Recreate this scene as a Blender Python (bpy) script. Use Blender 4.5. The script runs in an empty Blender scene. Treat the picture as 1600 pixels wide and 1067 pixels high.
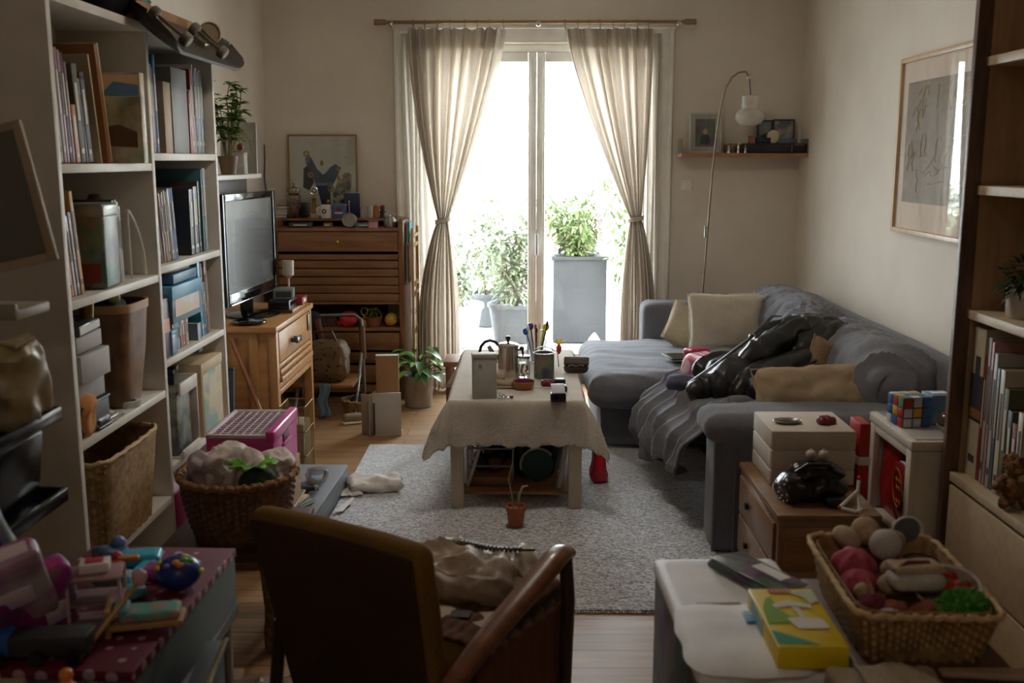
import bpy, bmesh, math, random
from mathutils import Vector, Matrix, Euler, noise
PI = math.pi
R = math.radians
sc = bpy.context.scene
COL = sc.collection

# ------------------------------------------------------------------ camera, light, exposure
CAM_H = 1.5
PITCH = R(10.03)
YAW = math.atan(20/1600*math.cos(PITCH))
cam_d = bpy.data.cameras.new('camera')
cam_d.sensor_width = 36.0
cam_d.lens = 36.0
cam_d.clip_start = 0.05
cam_d.dof.use_dof = True
cam_d.dof.focus_distance = 5.2
cam_d.dof.aperture_fstop = 4.0
cam = bpy.data.objects.new('camera', cam_d)
cam.location = (0, 0, CAM_H)
cam.rotation_euler = (PI/2 - PITCH, 0, YAW)
COL.objects.link(cam)
sc.camera = cam

SKY = 17.0
w = bpy.data.worlds.new('overcast_sky')
w.use_nodes = True
bgn = w.node_tree.nodes['Background']
bgn.inputs[0].default_value = (0.88, 0.94, 1.0, 1)
bgn.inputs[1].default_value = SKY
sc.world = w

pd = bpy.data.lights.new('window_portal', 'AREA')
pd.shape = 'RECTANGLE'
pd.size = 1.76
pd.size_y = 2.3
pd.cycles.is_portal = True
po = bpy.data.objects.new('window_portal', pd)
po.location = (0.06, 7.06, 1.15)
po.rotation_euler = (-PI/2, 0, 0)
COL.objects.link(po)

sc.view_settings.view_transform = 'Standard'
sc.view_settings.look = 'None'
sc.view_settings.gamma = 1
sc.view_settings.use_curve_mapping = False
sc.view_settings.exposure = 0.35
sc.cycles.use_denoising = True
sc.cycles.max_bounces = 10
sc.cycles.diffuse_bounces = 6
sc.cycles.glossy_bounces = 4
sc.cycles.transmission_bounces = 6
sc.cycles.transparent_max_bounces = 16
sc.cycles.caustics_reflective = False
sc.cycles.caustics_refractive = False
sc.cycles.sample_clamp_indirect = 8.0


def at(x, y, X=None, Y=None, Z=None):
	"""the point of the room seen at a position of the photograph, on the plane X=, Y= or Z="""
	u = (x-800)/1600.0
	v = (533.5-y)/1600.0
	cp, sp = math.cos(PITCH), math.sin(PITCH)
	d = (u, cp+v*sp, -sp+v*cp)
	c, s = math.cos(YAW), math.sin(YAW)
	d = (d[0]*c-d[1]*s, d[0]*s+d[1]*c, d[2])
	t = X/d[0] if X is not None else (Y/d[1] if Y is not None else (Z-CAM_H)/d[2])
	return Vector((d[0]*t, d[1]*t, CAM_H+d[2]*t))


# ------------------------------------------------------------------ materials
def srgb(r, g, b):
	f = lambda c: (c/12.92 if c <= 0.04045 else ((c+0.055)/1.055)**2.4)
	return (f(r/255), f(g/255), f(b/255), 1)


_mc = {}


def mat(name, rgb, rough=0.6, metal=0.0, kind='plain', rgb2=None, scale=1.0, bump=0.2, spec=0.5, sheen=0.0, coat=0.0, trans=0.0, amt=0.5):
	"""procedural material; rgb in 0-255 sRGB"""
	if name in _mc:
		return _mc[name]
	m = bpy.data.materials.new(name)
	m.use_nodes = True
	nt = m.node_tree
	N, L = nt.nodes, nt.links
	b = N['Principled BSDF']
	c1 = srgb(*rgb)
	c2 = srgb(*(rgb2 if rgb2 else [max(0, v*0.82) for v in rgb]))
	b.inputs['Roughness'].default_value = rough
	b.inputs['Metallic'].default_value = metal
	b.inputs['Specular IOR Level'].default_value = spec
	b.inputs['Coat Weight'].default_value = coat
	if sheen:
		b.inputs['Sheen Weight'].default_value = sheen
	b.inputs['Base Color'].default_value = c1
	tc = N.new('ShaderNodeTexCoord')
	mp = N.new('ShaderNodeMapping')
	L.new(tc.outputs['Object'], mp.inputs[0])

	def noise_n(sc_, det=4, src=mp, rough_=0.55):
		n = N.new('ShaderNodeTexNoise')
		n.inputs['Scale'].default_value = sc_
		n.inputs['Detail'].default_value = det
		n.inputs['Roughness'].default_value = rough_
		L.new(src.outputs[0], n.inputs['Vector'])
		return n

	def ramp(fac, a, bb, p0=0.35, p1=0.65, interp='LINEAR'):
		r = N.new('ShaderNodeValToRGB')
		r.color_ramp.interpolation = interp
		r.color_ramp.elements[0].position = p0
		r.color_ramp.elements[1].position = p1
		r.color_ramp.elements[0].color = a
		r.color_ramp.elements[1].color = bb
		L.new(fac, r.inputs[0])
		return r

	def bumpn(h, st, dist=0.002):
		bn = N.new('ShaderNodeBump')
		bn.inputs['Strength'].default_value = st
		bn.inputs['Distance'].default_value = dist
		L.new(h, bn.inputs['Height'])
		L.new(bn.outputs[0], b.inputs['Normal'])
		return bn
	if kind == 'plain':
		n = noise_n(9*scale)
		r = ramp(n.outputs['Fac'], [c1[i]*0.94 for i in range(3)]+[1], [min(1, c1[i]*1.05) for i in range(3)]+[1])
		L.new(r.outputs[0], b.inputs['Base Color'])
	elif kind == 'mottle':
		n = noise_n(12*scale, 6)
		r = ramp(n.outputs['Fac'], c1, c2, 0.5-amt*0.25, 0.5+amt*0.25)
		L.new(r.outputs[0], b.inputs['Base Color'])
		bumpn(n.outputs['Fac'], bump, 0.004)
	elif kind == 'wood':
		mp.inputs['Scale'].default_value = (1.5*scale, 14*scale, 14*scale)
		n = noise_n(2.2, 7)
		n2 = noise_n(16, 3)
		mx = N.new('ShaderNodeMix')
		mx.inputs[0].default_value = 0.3
		L.new(n.outputs['Fac'], mx.inputs[2])
		L.new(n2.outputs['Fac'], mx.inputs[3])
		r = ramp(mx.outputs[0], c2, c1, 0.33, 0.6)
		L.new(r.outputs[0], b.inputs['Base Color'])
		bumpn(mx.outputs[0], bump*0.6, 0.001)
	elif kind == 'woodz':
		mp.inputs['Scale'].default_value = (14*scale, 14*scale, 1.5*scale)
		n = noise_n(2.2, 7)
		r = ramp(n.outputs['Fac'], c2, c1, 0.33, 0.6)
		L.new(r.outputs[0], b.inputs['Base Color'])
		bumpn(n.outputs['Fac'], bump*0.6, 0.001)
	elif kind == 'fabric':
		n = noise_n(260*scale, 2)
		n2 = noise_n(6*scale, 4)
		mx = N.new('ShaderNodeMix')
		mx.inputs[0].default_value = 0.35
		L.new(n.outputs['Fac'], mx.inputs[2])
		L.new(n2.outputs['Fac'], mx.inputs[3])
		r = ramp(mx.outputs[0], c2, c1, 0.38, 0.62)
		L.new(r.outputs[0], b.inputs['Base Color'])
		bumpn(n.outputs['Fac'], bump, 0.002)
	elif kind == 'weave':      # woven straw: crossing waves
		wv = N.new('ShaderNodeTexWave')
		wv.bands_direction = 'Z'
		wv.inputs['Scale'].default_value = 34*scale
		wv.inputs['Distortion'].default_value = 2.5
		L.new(mp.outputs[0], wv.inputs['Vector'])
		n = noise_n(45*scale, 3)
		mx = N.new('ShaderNodeMix')
		mx.inputs[0].default_value = 0.5
		L.new(wv.outputs['Fac'], mx.inputs[2])
		L.new(n.outputs['Fac'], mx.inputs[3])
		r = ramp(mx.outputs[0], c2, c1, 0.3, 0.62)
		L.new(r.outputs[0], b.inputs['Base Color'])
		bumpn(mx.outputs[0], bump, 0.006)
	elif kind == 'print':      # printed paper or painted pattern in patches
		v = N.new('ShaderNodeTexVoronoi')
		v.inputs['Scale'].default_value = 14*scale
		L.new(mp.outputs[0], v.inputs['Vector'])
		mx = N.new('ShaderNodeMix')
		mx.data_type = 'RGBA'
		n = noise_n(9*scale, 4)
		r = ramp(n.outputs['Fac'], (0, 0, 0, 1), (1, 1, 1, 1), 0.5-amt*0.2, 0.5+amt*0.2)
		L.new(r.outputs[0], mx.inputs[0])
		mx.inputs[6].default_value = c1
		mx.inputs[7].default_value = c2
		m2 = N.new('ShaderNodeMix')
		m2.data_type = 'RGBA'
		m2.inputs[0].default_value = 0.09
		L.new(mx.outputs[2], m2.inputs[6])
		L.new(v.outputs['Color'], m2.inputs[7])
		L.new(m2.outputs[2], b.inputs['Base Color'])
	elif kind == 'spots':      # round spots on a ground colour
		v = N.new('ShaderNodeTexVoronoi')
		v.inputs['Scale'].default_value = 22*scale
		v.inputs['Randomness'].default_value = amt
		L.new(mp.outputs[0], v.inputs['Vector'])
		r = ramp(v.outputs['Distance'], c2, c1, 0.24, 0.29)
		L.new(r.outputs[0], b.inputs['Base Color'])
	elif kind == 'stripes':
		wv = N.new('ShaderNodeTexWave')
		wv.inputs['Scale'].default_value = 5*scale
		wv.inputs['Distortion'].default_value = 1.0
		L.new(mp.outputs[0], wv.inputs['Vector'])
		r = ramp(wv.outputs['Fac'], c1, c2, 0.45, 0.55)
		L.new(r.outputs[0], b.inputs['Base Color'])
	if trans:
		b.inputs['Transmission Weight'].default_value = trans
	_mc[name] = m
	return m


def thin_glass(name, tint=(0.96, 0.98, 0.98), gloss=0.08, rough=0.02, k=4):
	m = bpy.data.materials.new(name)
	m.use_nodes = True
	nt = m.node_tree
	N, L = nt.nodes, nt.links
	N.remove(N['Principled BSDF'])
	out = N['Material Output']
	t = N.new('ShaderNodeBsdfTransparent')
	t.inputs[0].default_value = (*tint, 1)
	g = N.new('ShaderNodeBsdfGlossy')
	g.inputs['Roughness'].default_value = rough
	mx = N.new('ShaderNodeMixShader')
	lw = N.new('ShaderNodeLayerWeight')
	lw.inputs[0].default_value = 0.25
	mr = N.new('ShaderNodeMapRange')
	mr.inputs['To Min'].default_value = gloss
	mr.inputs['To Max'].default_value = min(1, gloss*k+(0.2 if k > 2 else 0.1))
	L.new(lw.outputs['Fresnel'], mr.inputs[0])
	L.new(mr.outputs[0], mx.inputs[0])
	L.new(t.outputs[0], mx.inputs[1])
	L.new(g.outputs[0], mx.inputs[2])
	L.new(mx.outputs[0], out.inputs[0])
	return m


def cloth_mat(name, rgb, trans=0.5, rgb_t=None, scale=1.0, holes=0.0):
	"""thin translucent woven cloth"""
	m = bpy.data.materials.new(name)
	m.use_nodes = True
	nt = m.node_tree
	N, L = nt.nodes, nt.links
	N.remove(N['Principled BSDF'])
	out = N['Material Output']
	d = N.new('ShaderNodeBsdfDiffuse')
	t = N.new('ShaderNodeBsdfTranslucent')
	tc = N.new('ShaderNodeTexCoord')
	n = N.new('ShaderNodeTexNoise')
	mp = N.new('ShaderNodeMapping')
	mp.inputs['Scale'].default_value = (1, 1, 6)
	L.new(tc.outputs['Object'], mp.inputs[0])
	L.new(mp.outputs[0], n.inputs['Vector'])
	n.inputs['Scale'].default_value = 50*scale
	n.inputs['Detail'].default_value = 4
	r = N.new('ShaderNodeValToRGB')
	c = srgb(*rgb)
	r.color_ramp.elements[0].color = [v*0.8 for v in c[:3]]+[1]
	r.color_ramp.elements[1].color = c
	r.color_ramp.elements[0].position = 0.3
	r.color_ramp.elements[1].position = 0.65
	L.new(n.outputs['Fac'], r.inputs[0])
	L.new(r.outputs[0], d.inputs[0])
	ct = srgb(*(rgb_t or rgb))
	t.inputs[0].default_value = ct
	mx = N.new('ShaderNodeMixShader')
	mx.inputs[0].default_value = trans
	L.new(d.outputs[0], mx.inputs[1])
	L.new(t.outputs[0], mx.inputs[2])
	last = mx
	if holes:
		tp = N.new('ShaderNodeBsdfTransparent')
		m2 = N.new('ShaderNodeMixShader')
		m2.inputs[0].default_value = holes
		L.new(mx.outputs[0], m2.inputs[1])
		L.new(tp.outputs[0], m2.inputs[2])
		last = m2
	L.new(last.outputs[0], out.inputs[0])
	return m


# ------------------------------------------------------------------ mesh builder
class MB:
	def __init__(s):
		s.bm = bmesh.new()

	def _add(s, verts, faces, M=None, m=0):
		vs = [s.bm.verts.new((M @ Vector(v)) if M is not None else v) for v in verts]
		for f in faces:
			try:
				fc = s.bm.faces.new([vs[i] for i in f])
				fc.material_index = m
			except ValueError:
				pass
		return vs

	@staticmethod
	def mx(loc=(0, 0, 0), rot=(0, 0, 0)):
		return Matrix.Translation(Vector(loc)) @ Euler(rot).to_matrix().to_4x4()

	def box(s, sx, sy, sz, loc=(0, 0, 0), rot=(0, 0, 0), bev=0.0, m=0, top=1.0):
		"""centre loc; top = scale of the upper face"""
		M = s.mx(loc, rot)
		x, y, z = sx/2, sy/2, sz/2
		b = min(bev, x*0.98, y*0.98, z*0.98)
		if b <= 0:
			v = [(-x, -y, -z), (x, -y, -z), (x, y, -z), (-x, y, -z), (-x*top, -y*top, z), (x*top, -y*top, z), (x*top, y*top, z), (-x*top, y*top, z)]
			f = [(0, 3, 2, 1), (4, 5, 6, 7), (0, 1, 5, 4), (1, 2, 6, 5), (2, 3, 7, 6), (3, 0, 4, 7)]
			s._add(v, f, M, m)
			return s
		t = bmesh.new()
		bmesh.ops.create_cube(t, size=1)
		for v in t.verts:
			k = top if v.co.z > 0 else 1
			v.co = Vector((v.co.x*sx*k, v.co.y*sy*k, v.co.z*sz))
		bmesh.ops.bevel(t, geom=list(t.edges), offset=b, segments=3 if b > 0.008 else 2, profile=0.5, affect='EDGES')
		s.merge(t, M, m)
		return s

	def merge(s, t, M, m=0):
		t.verts.index_update()
		vs = [v.co.copy() for v in t.verts]
		fs = [[v.index for v in f.verts] for f in t.faces]
		t.free()
		s._add(vs, fs, M, m)

	def cyl(s, r, h, loc=(0, 0, 0), r2=None, seg=24, rot=(0, 0, 0), m=0, cap=True):
		"""base centre at loc"""
		r2 = r if r2 is None else r2
		prof = [(r, 0), (r2, h)]
		if cap:
			prof = [(0, 0)]+prof+[(0, h)]
		return s.lathe(prof, seg, loc, rot, m)

	def lathe(s, prof, seg=32, loc=(0, 0, 0), rot=(0, 0, 0), m=0, sx=1.0, sy=1.0, fn=None):
		M = s.mx(loc, rot)
		rings = []
		for i, (r, z) in enumerate(prof):
			if r < 1e-6:
				rings.append([s.bm.verts.new(M @ Vector((0, 0, z)))])
			else:
				rg = []
				for k in range(seg):
					a = 2*PI*k/seg
					rr = r*(fn(i, k, a) if fn else 1)
					rg.append(s.bm.verts.new(M @ Vector((rr*math.cos(a)*sx, rr*math.sin(a)*sy, z))))
				rings.append(rg)
		for a, b in zip(rings[:-1], rings[1:]):
			for k in range(seg):
				k2 = (k+1) % seg
				if len(a) == 1 and len(b) == 1:
					continue
				if len(a) == 1:
					vv = [a[0], b[k2], b[k]]
				elif len(b) == 1:
					vv = [a[k], a[k2], b[0]]
				else:
					vv = [a[k], a[k2], b[k2], b[k]]
				try:
					s.bm.faces.new(vv).material_index = m
				except ValueError:
					pass
		return s

	def tube(s, pts, r=0.005, seg=8, m=0, closed=False, flat=1.0):
		"""r a number or one per point"""
		P = [Vector(p) for p in pts]
		n = len(P)
		rr = r if isinstance(r, (list, tuple)) else [r]*n
		up = None
		rings = []
		for i in range(n):
			if closed:
				d = P[(i+1) % n]-P[i-1]
			else:
				d = P[min(i+1, n-1)]-P[max(i-1, 0)]
			if d.length < 1e-9:
				d = Vector((0, 0, 1))
			d.normalize()
			if up is None:
				up = Vector((0, 0, 1)) if abs(d.z) < 0.9 else Vector((1, 0, 0))
			a = d.cross(up)
			if a.length < 1e-6:
				a = d.cross(Vector((0, 1, 0)))
			a.normalize()
			b = a.cross(d).normalized()
			up = b
			rings.append([s.bm.verts.new(P[i]+(a*math.cos(2*PI*k/seg)+b*math.sin(2*PI*k/seg)*flat)*rr[i]) for k in range(seg)])
		prs = list(zip(rings[:-1], rings[1:]))
		if closed:
			prs.append((rings[-1], rings[0]))
		for A, B in prs:
			for k in range(seg):
				k2 = (k+1) % seg
				s.bm.faces.new((A[k], A[k2], B[k2], B[k])).material_index = m
		if not closed:
			s.bm.faces.new(rings[0][::-1]).material_index = m
			s.bm.faces.new(rings[-1]).material_index = m
		return s

	def sph(s, r, loc=(0, 0, 0), scl=(1, 1, 1), rot=(0, 0, 0), m=0, sub=2, disp=None):
		t = bmesh.new()
		bmesh.ops.create_icosphere(t, subdivisions=sub, radius=1)
		for v in t.verts:
			n = v.co.normalized()
			d = disp(n) if disp else 0
			v.co = Vector((n.x*scl[0], n.y*scl[1], n.z*scl[2]))*(r+d)
		s.merge(t, s.mx(loc, rot), m)
		return s

	def prism(s, pts, th, loc=(0, 0, 0), rot=(0, 0, 0), m=0):
		"""outline pts (x, z) standing in the XZ plane, thickness th along +Y from 0"""
		M = s.mx(loc, rot)
		n = len(pts)
		v = [(x, 0, z) for x, z in pts]+[(x, th, z) for x, z in pts]
		f = [tuple(range(n)), tuple(range(2*n-1, n-1, -1))]+[(i, i+n, (i+1) % n+n, (i+1) % n) for i in range(n)]
		s._add(v, f, M, m)
		return s

	def grid(s, fn, nu, nv, m=0, closed=False):
		V = []
		for j in range(nv+1):
			V.append([s.bm.verts.new(fn(i/nu, j/nv)) for i in range(nu if closed else nu+1)])
		for j in range(nv):
			for i in range(nu):
				i2 = (i+1) % nu if closed else i+1
				s.bm.faces.new((V[j][i], V[j][i2], V[j+1][i2], V[j+1][i])).material_index = m
		return s

	def rbox(s, sx, sy, sz, r=0.05, n=12, loc=(0, 0, 0), rot=(0, 0, 0), disp=None, m=0, puff=0.0, shape=None):
		"""rounded box with an even grid on every face, for cushions and bags. disp(point, normal) -> distance"""
		t = bmesh.new()
		bmesh.ops.create_cube(t, size=2)
		bmesh.ops.subdivide_edges(t, edges=list(t.edges), cuts=n, use_grid_fill=True)
		h = Vector((sx/2, sy/2, sz/2))
		r = min(r, h.x, h.y, h.z)
		inner = Vector((h.x-r, h.y-r, h.z-r))
		for v in t.verts:
			c = v.co
			c = Vector([math.sin(k*PI/2)*0.35+k*0.65 for k in c])
			p = Vector((c.x*h.x, c.y*h.y, c.z*h.z))
			q = Vector([max(-inner[i], min(inner[i], p[i])) for i in range(3)])
			d = p-q
			if d.length < 1e-6:
				d = Vector(v.normal) if v.normal.length else Vector((0, 0, 1))
			d.normalize()
			p = q+d*r
			if puff:
				k = [1-(p[i]/h[i])**2 for i in range(3)]
				p = Vector((p.x*(1+0), p.y, p.z))
				p += Vector((d.x*k[1]*k[2], d.y*k[0]*k[2], d.z*k[0]*k[1]))*puff
			if disp:
				p = p+d*disp(p, d)
			if shape:
				p = shape(p)
			v.co = p
		s.merge(t, s.mx(loc, rot), m)
		return s

	def wobble(s, fn):
		bmesh.ops.recalc_face_normals(s.bm, faces=s.bm.faces)
		s.bm.normal_update()
		for v in s.bm.verts:
			n = v.normal.copy()
			v.co += n*fn(v.co, n)
		return s

	def build(s, name, mats, parent=None, loc=(0, 0, 0), rot=(0, 0, 0), smooth=True, angle=38, thick=0.0, sub=0):
		me = bpy.data.meshes.new(name)
		bmesh.ops.recalc_face_normals(s.bm, faces=s.bm.faces)
		s.bm.to_mesh(me)
		s.bm.free()
		for mm in (mats if isinstance(mats, (list, tuple)) else [mats]):
			me.materials.append(mm)
		if smooth:
			me.shade_smooth()
			me.set_sharp_from_angle(angle=R(angle))
		o = bpy.data.objects.new(name, me)
		COL.objects.link(o)
		o.location = loc
		o.rotation_euler = rot
		if parent:
			o.parent = parent
		if thick:
			md = o.modifiers.new('thickness', 'SOLIDIFY')
			md.thickness = thick
			md.offset = 0
		if sub:
			md = o.modifiers.new('smooth', 'SUBSURF')
			md.levels = md.render_levels = sub
		return o


def tag(o, label=None, cat=None, group=None, kind=None):
	if label:
		o['label'] = label
	if cat:
		o['category'] = cat
	if group:
		o['group'] = group
	if kind:
		o['kind'] = kind
	return o


def thing(name, label, cat, loc=(0, 0, 0), rz=0.0, group=None, rot=None):
	o = bpy.data.objects.new(name, None)
	o.empty_display_size = 0.05
	COL.objects.link(o)
	o.location = loc
	o.rotation_euler = rot if rot else (0, 0, rz)
	return tag(o, label, cat, group)


def struct(name, mb, mats, **k):
	o = mb.build(name, mats, **k)
	o['kind'] = 'structure'
	return o


def nz(p, s=1.0, o=0.0):
	return noise.noise(Vector((p[0]*s+o, p[1]*s+o*1.3, p[2]*s-o)))


def ridge(p, s=1.0, o=0.0):
	return 1-abs(nz(p, s, o))*2


def crinkle(p, amp=0.02, o=0.0, s=1.0):
	# sharp creases of crumpled cloth or film
	a = abs(nz(p, 7*s, o))
	b = abs(nz(p, 15*s, o+3))
	c = abs(nz(p, 32*s, o+7))
	return amp*(1.1-2.6*a-1.3*b-0.6*c)


def lerp(a, b, t):
	return a+(b-a)*t


def interp(tab, t):
	for (a, va), (b, vb) in zip(tab[:-1], tab[1:]):
		if t <= b:
			k = (t-a)/(b-a) if b > a else 0
			k = max(0, min(1, k))
			k = k*k*(3-2*k)
			return va+(vb-va)*k
	return tab[-1][1]

# ------------------------------------------------------------------ room shell
XL, XR, YB, YF, ZC = -1.69, 1.79, 6.8, -1.6, 2.62
M_wall = mat('plaster_wall', (224, 215, 202), 0.85, kind='mottle', rgb2=(218, 208, 195), scale=0.25, bump=0.06, spec=0.2)
FILL_LIGHT = 24.0  # strength of the fill lights added on the ceiling
M_ceil = mat('ceiling_paint', (215, 208, 196), 0.9)
M_trim = mat('white_gloss_paint', (236, 232, 224), 0.35)
M_frame = mat('window_frame_paint', (240, 238, 232), 0.3)


def plank_mat():
	m = bpy.data.materials.new('oak_floorboards')
	m.use_nodes = True
	N, L = m.node_tree.nodes, m.node_tree.links
	b = N['Principled BSDF']
	tc = N.new('ShaderNodeTexCoord')
	br = N.new('ShaderNodeTexBrick')
	L.new(tc.outputs['Object'], br.inputs['Vector'])
	br.inputs['Scale'].default_value = 1
	br.inputs['Brick Width'].default_value = 1.3
	br.inputs['Row Height'].default_value = 0.11
	br.inputs['Mortar Size'].default_value = 0.0018
	br.inputs['Color1'].default_value = srgb(172, 138, 100)
	br.inputs['Color2'].default_value = srgb(150, 118, 84)
	br.inputs['Mortar'].default_value = srgb(60, 42, 28)
	mp = N.new('ShaderNodeMapping')
	mp.inputs['Scale'].default_value = (1.5, 22, 1)
	L.new(tc.outputs['Object'], mp.inputs[0])
	n = N.new('ShaderNodeTexNoise')
	n.inputs['Scale'].default_value = 2.5
	n.inputs['Detail'].default_value = 7
	L.new(mp.outputs[0], n.inputs['Vector'])
	r = N.new('ShaderNodeValToRGB')
	r.color_ramp.elements[0].color = (0.62, 0.55, 0.5, 1)
	r.color_ramp.elements[0].position = 0.3
	r.color_ramp.elements[1].color = (1.15, 1.1, 1.05, 1)
	r.color_ramp.elements[1].position = 0.65
	L.new(n.outputs['Fac'], r.inputs[0])
	mx = N.new('ShaderNodeMix')
	mx.data_type = 'RGBA'
	mx.blend_type = 'MULTIPLY'
	mx.inputs[0].default_value = 0.8
	L.new(br.outputs['Color'], mx.inputs[6])
	L.new(r.outputs[0], mx.inputs[7])
	L.new(mx.outputs[2], b.inputs['Base Color'])
	b.inputs['Roughness'].default_value = 0.42
	bp = N.new('ShaderNodeBump')
	bp.inputs['Strength'].default_value = 0.25
	bp.inputs['Distance'].default_value = 0.002
	L.new(br.outputs['Fac'], bp.inputs['Height'])
	bp.invert = True
	L.new(bp.outputs[0], b.inputs['Normal'])
	return m


struct('floor', MB().box(XR-XL+0.4, YB-YF+0.4, 0.1, ((XL+XR)/2, (YB+YF)/2, -0.05)), plank_mat())
struct('ceiling', MB().box(XR-XL+0.4, YB-YF+0.4, 0.1, ((XL+XR)/2, (YB+YF)/2, ZC+0.05)), M_ceil)
struct('wall_left', MB().box(0.2, YB-YF+0.4, ZC, (XL-0.1, (YB+YF)/2, ZC/2)), M_wall)
struct('wall_right', MB().box(0.2, YB-YF+0.4, ZC, (XR+0.1, (YB+YF)/2, ZC/2)), M_wall)
struct('wall_front', MB().box(XR-XL, 0.2, ZC, ((XL+XR)/2, YF-0.1, ZC/2)), M_wall)
OX0, OX1, OZ1 = -0.73, 0.84, 2.24       # door opening
wb = MB()
T = 0.28
wb.box(OX0-XL, T, ZC, ((OX0+XL)/2, YB+T/2, ZC/2))
wb.box(XR-OX1, T, ZC, ((OX1+XR)/2, YB+T/2, ZC/2))
wb.box(OX1-OX0, T, ZC-OZ1, ((OX0+OX1)/2, YB+T/2, (ZC+OZ1)/2))
struct('wall_back', wb, M_wall, smooth=False)
# casing with mouldings
c = MB()
for sx, x in ((-1, OX0), (1, OX1)):
	c.box(0.10, 0.025, OZ1+0.09, (x+sx*0.05, YB-0.0125, (OZ1+0.09)/2), bev=0.003)
	c.box(0.022, 0.045, OZ1+0.1, (x+sx*0.098, YB-0.0225, (OZ1+0.1)/2), bev=0.004)
	c.box(0.02, 0.036, OZ1+0.02, (x+sx*0.014, YB-0.0178, (OZ1+0.02)/2+0.001), bev=0.004)
c.box(OX1-OX0-0.002, 0.022, 0.09, ((OX0+OX1)/2, YB-0.0112, OZ1+0.045), bev=0.003)
c.box(OX1-OX0+0.24, 0.05, 0.025, ((OX0+OX1)/2, YB-0.025, OZ1+0.098), bev=0.004)
struct('trim_1', c, M_trim)
for nm, x0, x1 in (('baseboard_back', XL, OX0-0.12), ('baseboard_back_right', OX1+0.12, XR)):
	struct(nm, MB().box(x1-x0, 0.018, 0.12, ((x0+x1)/2, YB-0.009, 0.06), bev=0.004), M_trim)
struct('baseboard_right', MB().box(0.018, YB-YF, 0.12, (XR-0.009, (YB+YF)/2, 0.06), bev=0.004), M_trim)
struct('baseboard_left', MB().box(0.018, YB-YF, 0.12, (XL+0.009, (YB+YF)/2, 0.06), bev=0.004), M_trim)

# two fill lamps added out of view to brighten the room and its shadows
for ly, lp_, lab in ((3.9, FILL_LIGHT, 'added ceiling fill lamp above the coffee table, out of frame'), (-0.5, FILL_LIGHT*0.36, 'added ceiling fill lamp behind the viewer, out of frame')):
	M_fill = bpy.data.materials.new('fill_glow')
	M_fill.use_nodes = True
	M_fill.node_tree.nodes['Principled BSDF'].inputs['Emission Color'].default_value = (1, 0.90, 0.78, 1)
	M_fill.node_tree.nodes['Principled BSDF'].inputs['Emission Strength'].default_value = lp_
	lamp = thing('fill_lamp', lab, 'lamp', (0.0, ly, ZC))
	MB().lathe([(0, 0), (0.2, 0), (0.2, -0.02), (0, -0.02)], 36).build('ceiling_plate', M_trim, lamp)
	MB().lathe([(0.19, -0.02), (0.185, -0.05), (0.15, -0.08), (0.08, -0.098), (0, -0.102)], 36).build('shade', M_fill, lamp)

# french door: frame, two leaves
M_pane = thin_glass('window_glass', gloss=0.04)
win = thing('window_1', 'white double French door to the balcony', None, ((OX0+OX1)/2, YB+0.09, 0))
win['kind'] = 'structure'
W2 = (OX1-OX0)/2
f = MB()
for s_ in (-1, 1):
	f.box(0.05, 0.09, OZ1, (s_*(W2-0.025), 0, OZ1/2), bev=0.005)
f.box(2*W2-0.1, 0.09, 0.05, (0, 0, OZ1-0.025), bev=0.005)
f.box(2*W2, 0.12, 0.04, (0, 0, 0.02), bev=0.005)
f.build('frame', M_frame, win)
CX = 0.022       # meeting line relative to the window
for s_, x0, x1 in ((-1, -W2+0.05, CX), (1, CX, W2-0.05)):
	lf = MB()
	z0, z1 = 0.045, OZ1-0.052
	st = 0.056
	for xx in (x0+st/2, x1-st/2):
		lf.box(st-0.002, 0.06, z1-z0, (xx, -0.012, (z0+z1)/2), bev=0.006)
		lf.box(st-0.03, 0.072, z1-z0-0.05, (xx, -0.012, (z0+z1)/2), bev=0.006)
	lf.box(x1-x0-2*st, 0.06, 0.06, ((x0+x1)/2, -0.012, z1-0.03), bev=0.004)
	lf.box(x1-x0-2*st, 0.06, 0.16, ((x0+x1)/2, -0.012, z0+0.08), bev=0.004)
	lo = lf.build('door_leaf', M_frame, win)
	MB().box(x1-x0-2*st+0.01, 0.006, z1-z0-0.21, ((x0+x1)/2, 0.0, (z0+0.16+z1-0.06)/2)).build('pane', M_pane, lo)
hd = MB()
hd.box(0.026, 0.01, 0.14, (CX+0.003, -0.055, 0.97), bev=0.004)
hd.cyl(0.008, 0.05, (CX+0.003, -0.055, 1.01), rot=(PI/2, 0, 0))
hd.box(0.02, 0.014, 0.14, (CX+0.003, -0.105, 0.95), bev=0.006)
hd.build('door_handle', mat('white_metal', (215, 215, 212), 0.3), win)

# ------------------------------------------------------------------ outside
M_conc = mat('balcony_concrete', (214, 214, 210), 0.8, kind='mottle', rgb2=(200, 200, 196))
struct('balcony_floor', MB().box(6.0, 3.2, 0.12, (0.1, YB+0.28+1.6, -0.07)), M_conc)
fac = thing('neighbouring_house', 'pale house across the street with a pink brick patch under a flat roof line', 'building', (0, 17, -6))
fb = MB()
fb.box(14, 3, 9.2, (0, 1.5, 4.6))
fb.build('walls', mat('white_render', (232, 230, 226), 0.9), fac)
MB().box(14.4, 0.2, 0.05, (0, -0.1, 6.85)).build('roof_edge', mat('roof_edge_grey', (84, 86, 88), 0.8), fac)
MB().box(1.75, 0.1, 1.5, (0.3, -0.05, 5.9)).build('brick_panel', mat('pink_brick', (104, 80, 78), 0.9, kind='mottle', rgb2=(112, 92, 88)), fac)
MB().box(1.1, 0.12, 1.4, (-2.4, -0.05, 7.0)).build('window', mat('dark_window', (96, 100, 104), 0.3), fac)
MB().box(1.1, 0.12, 1.4, (3.9, -0.05, 7.0)).build('window', mat('dark_window', (96, 100, 104), 0.3), fac)

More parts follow.
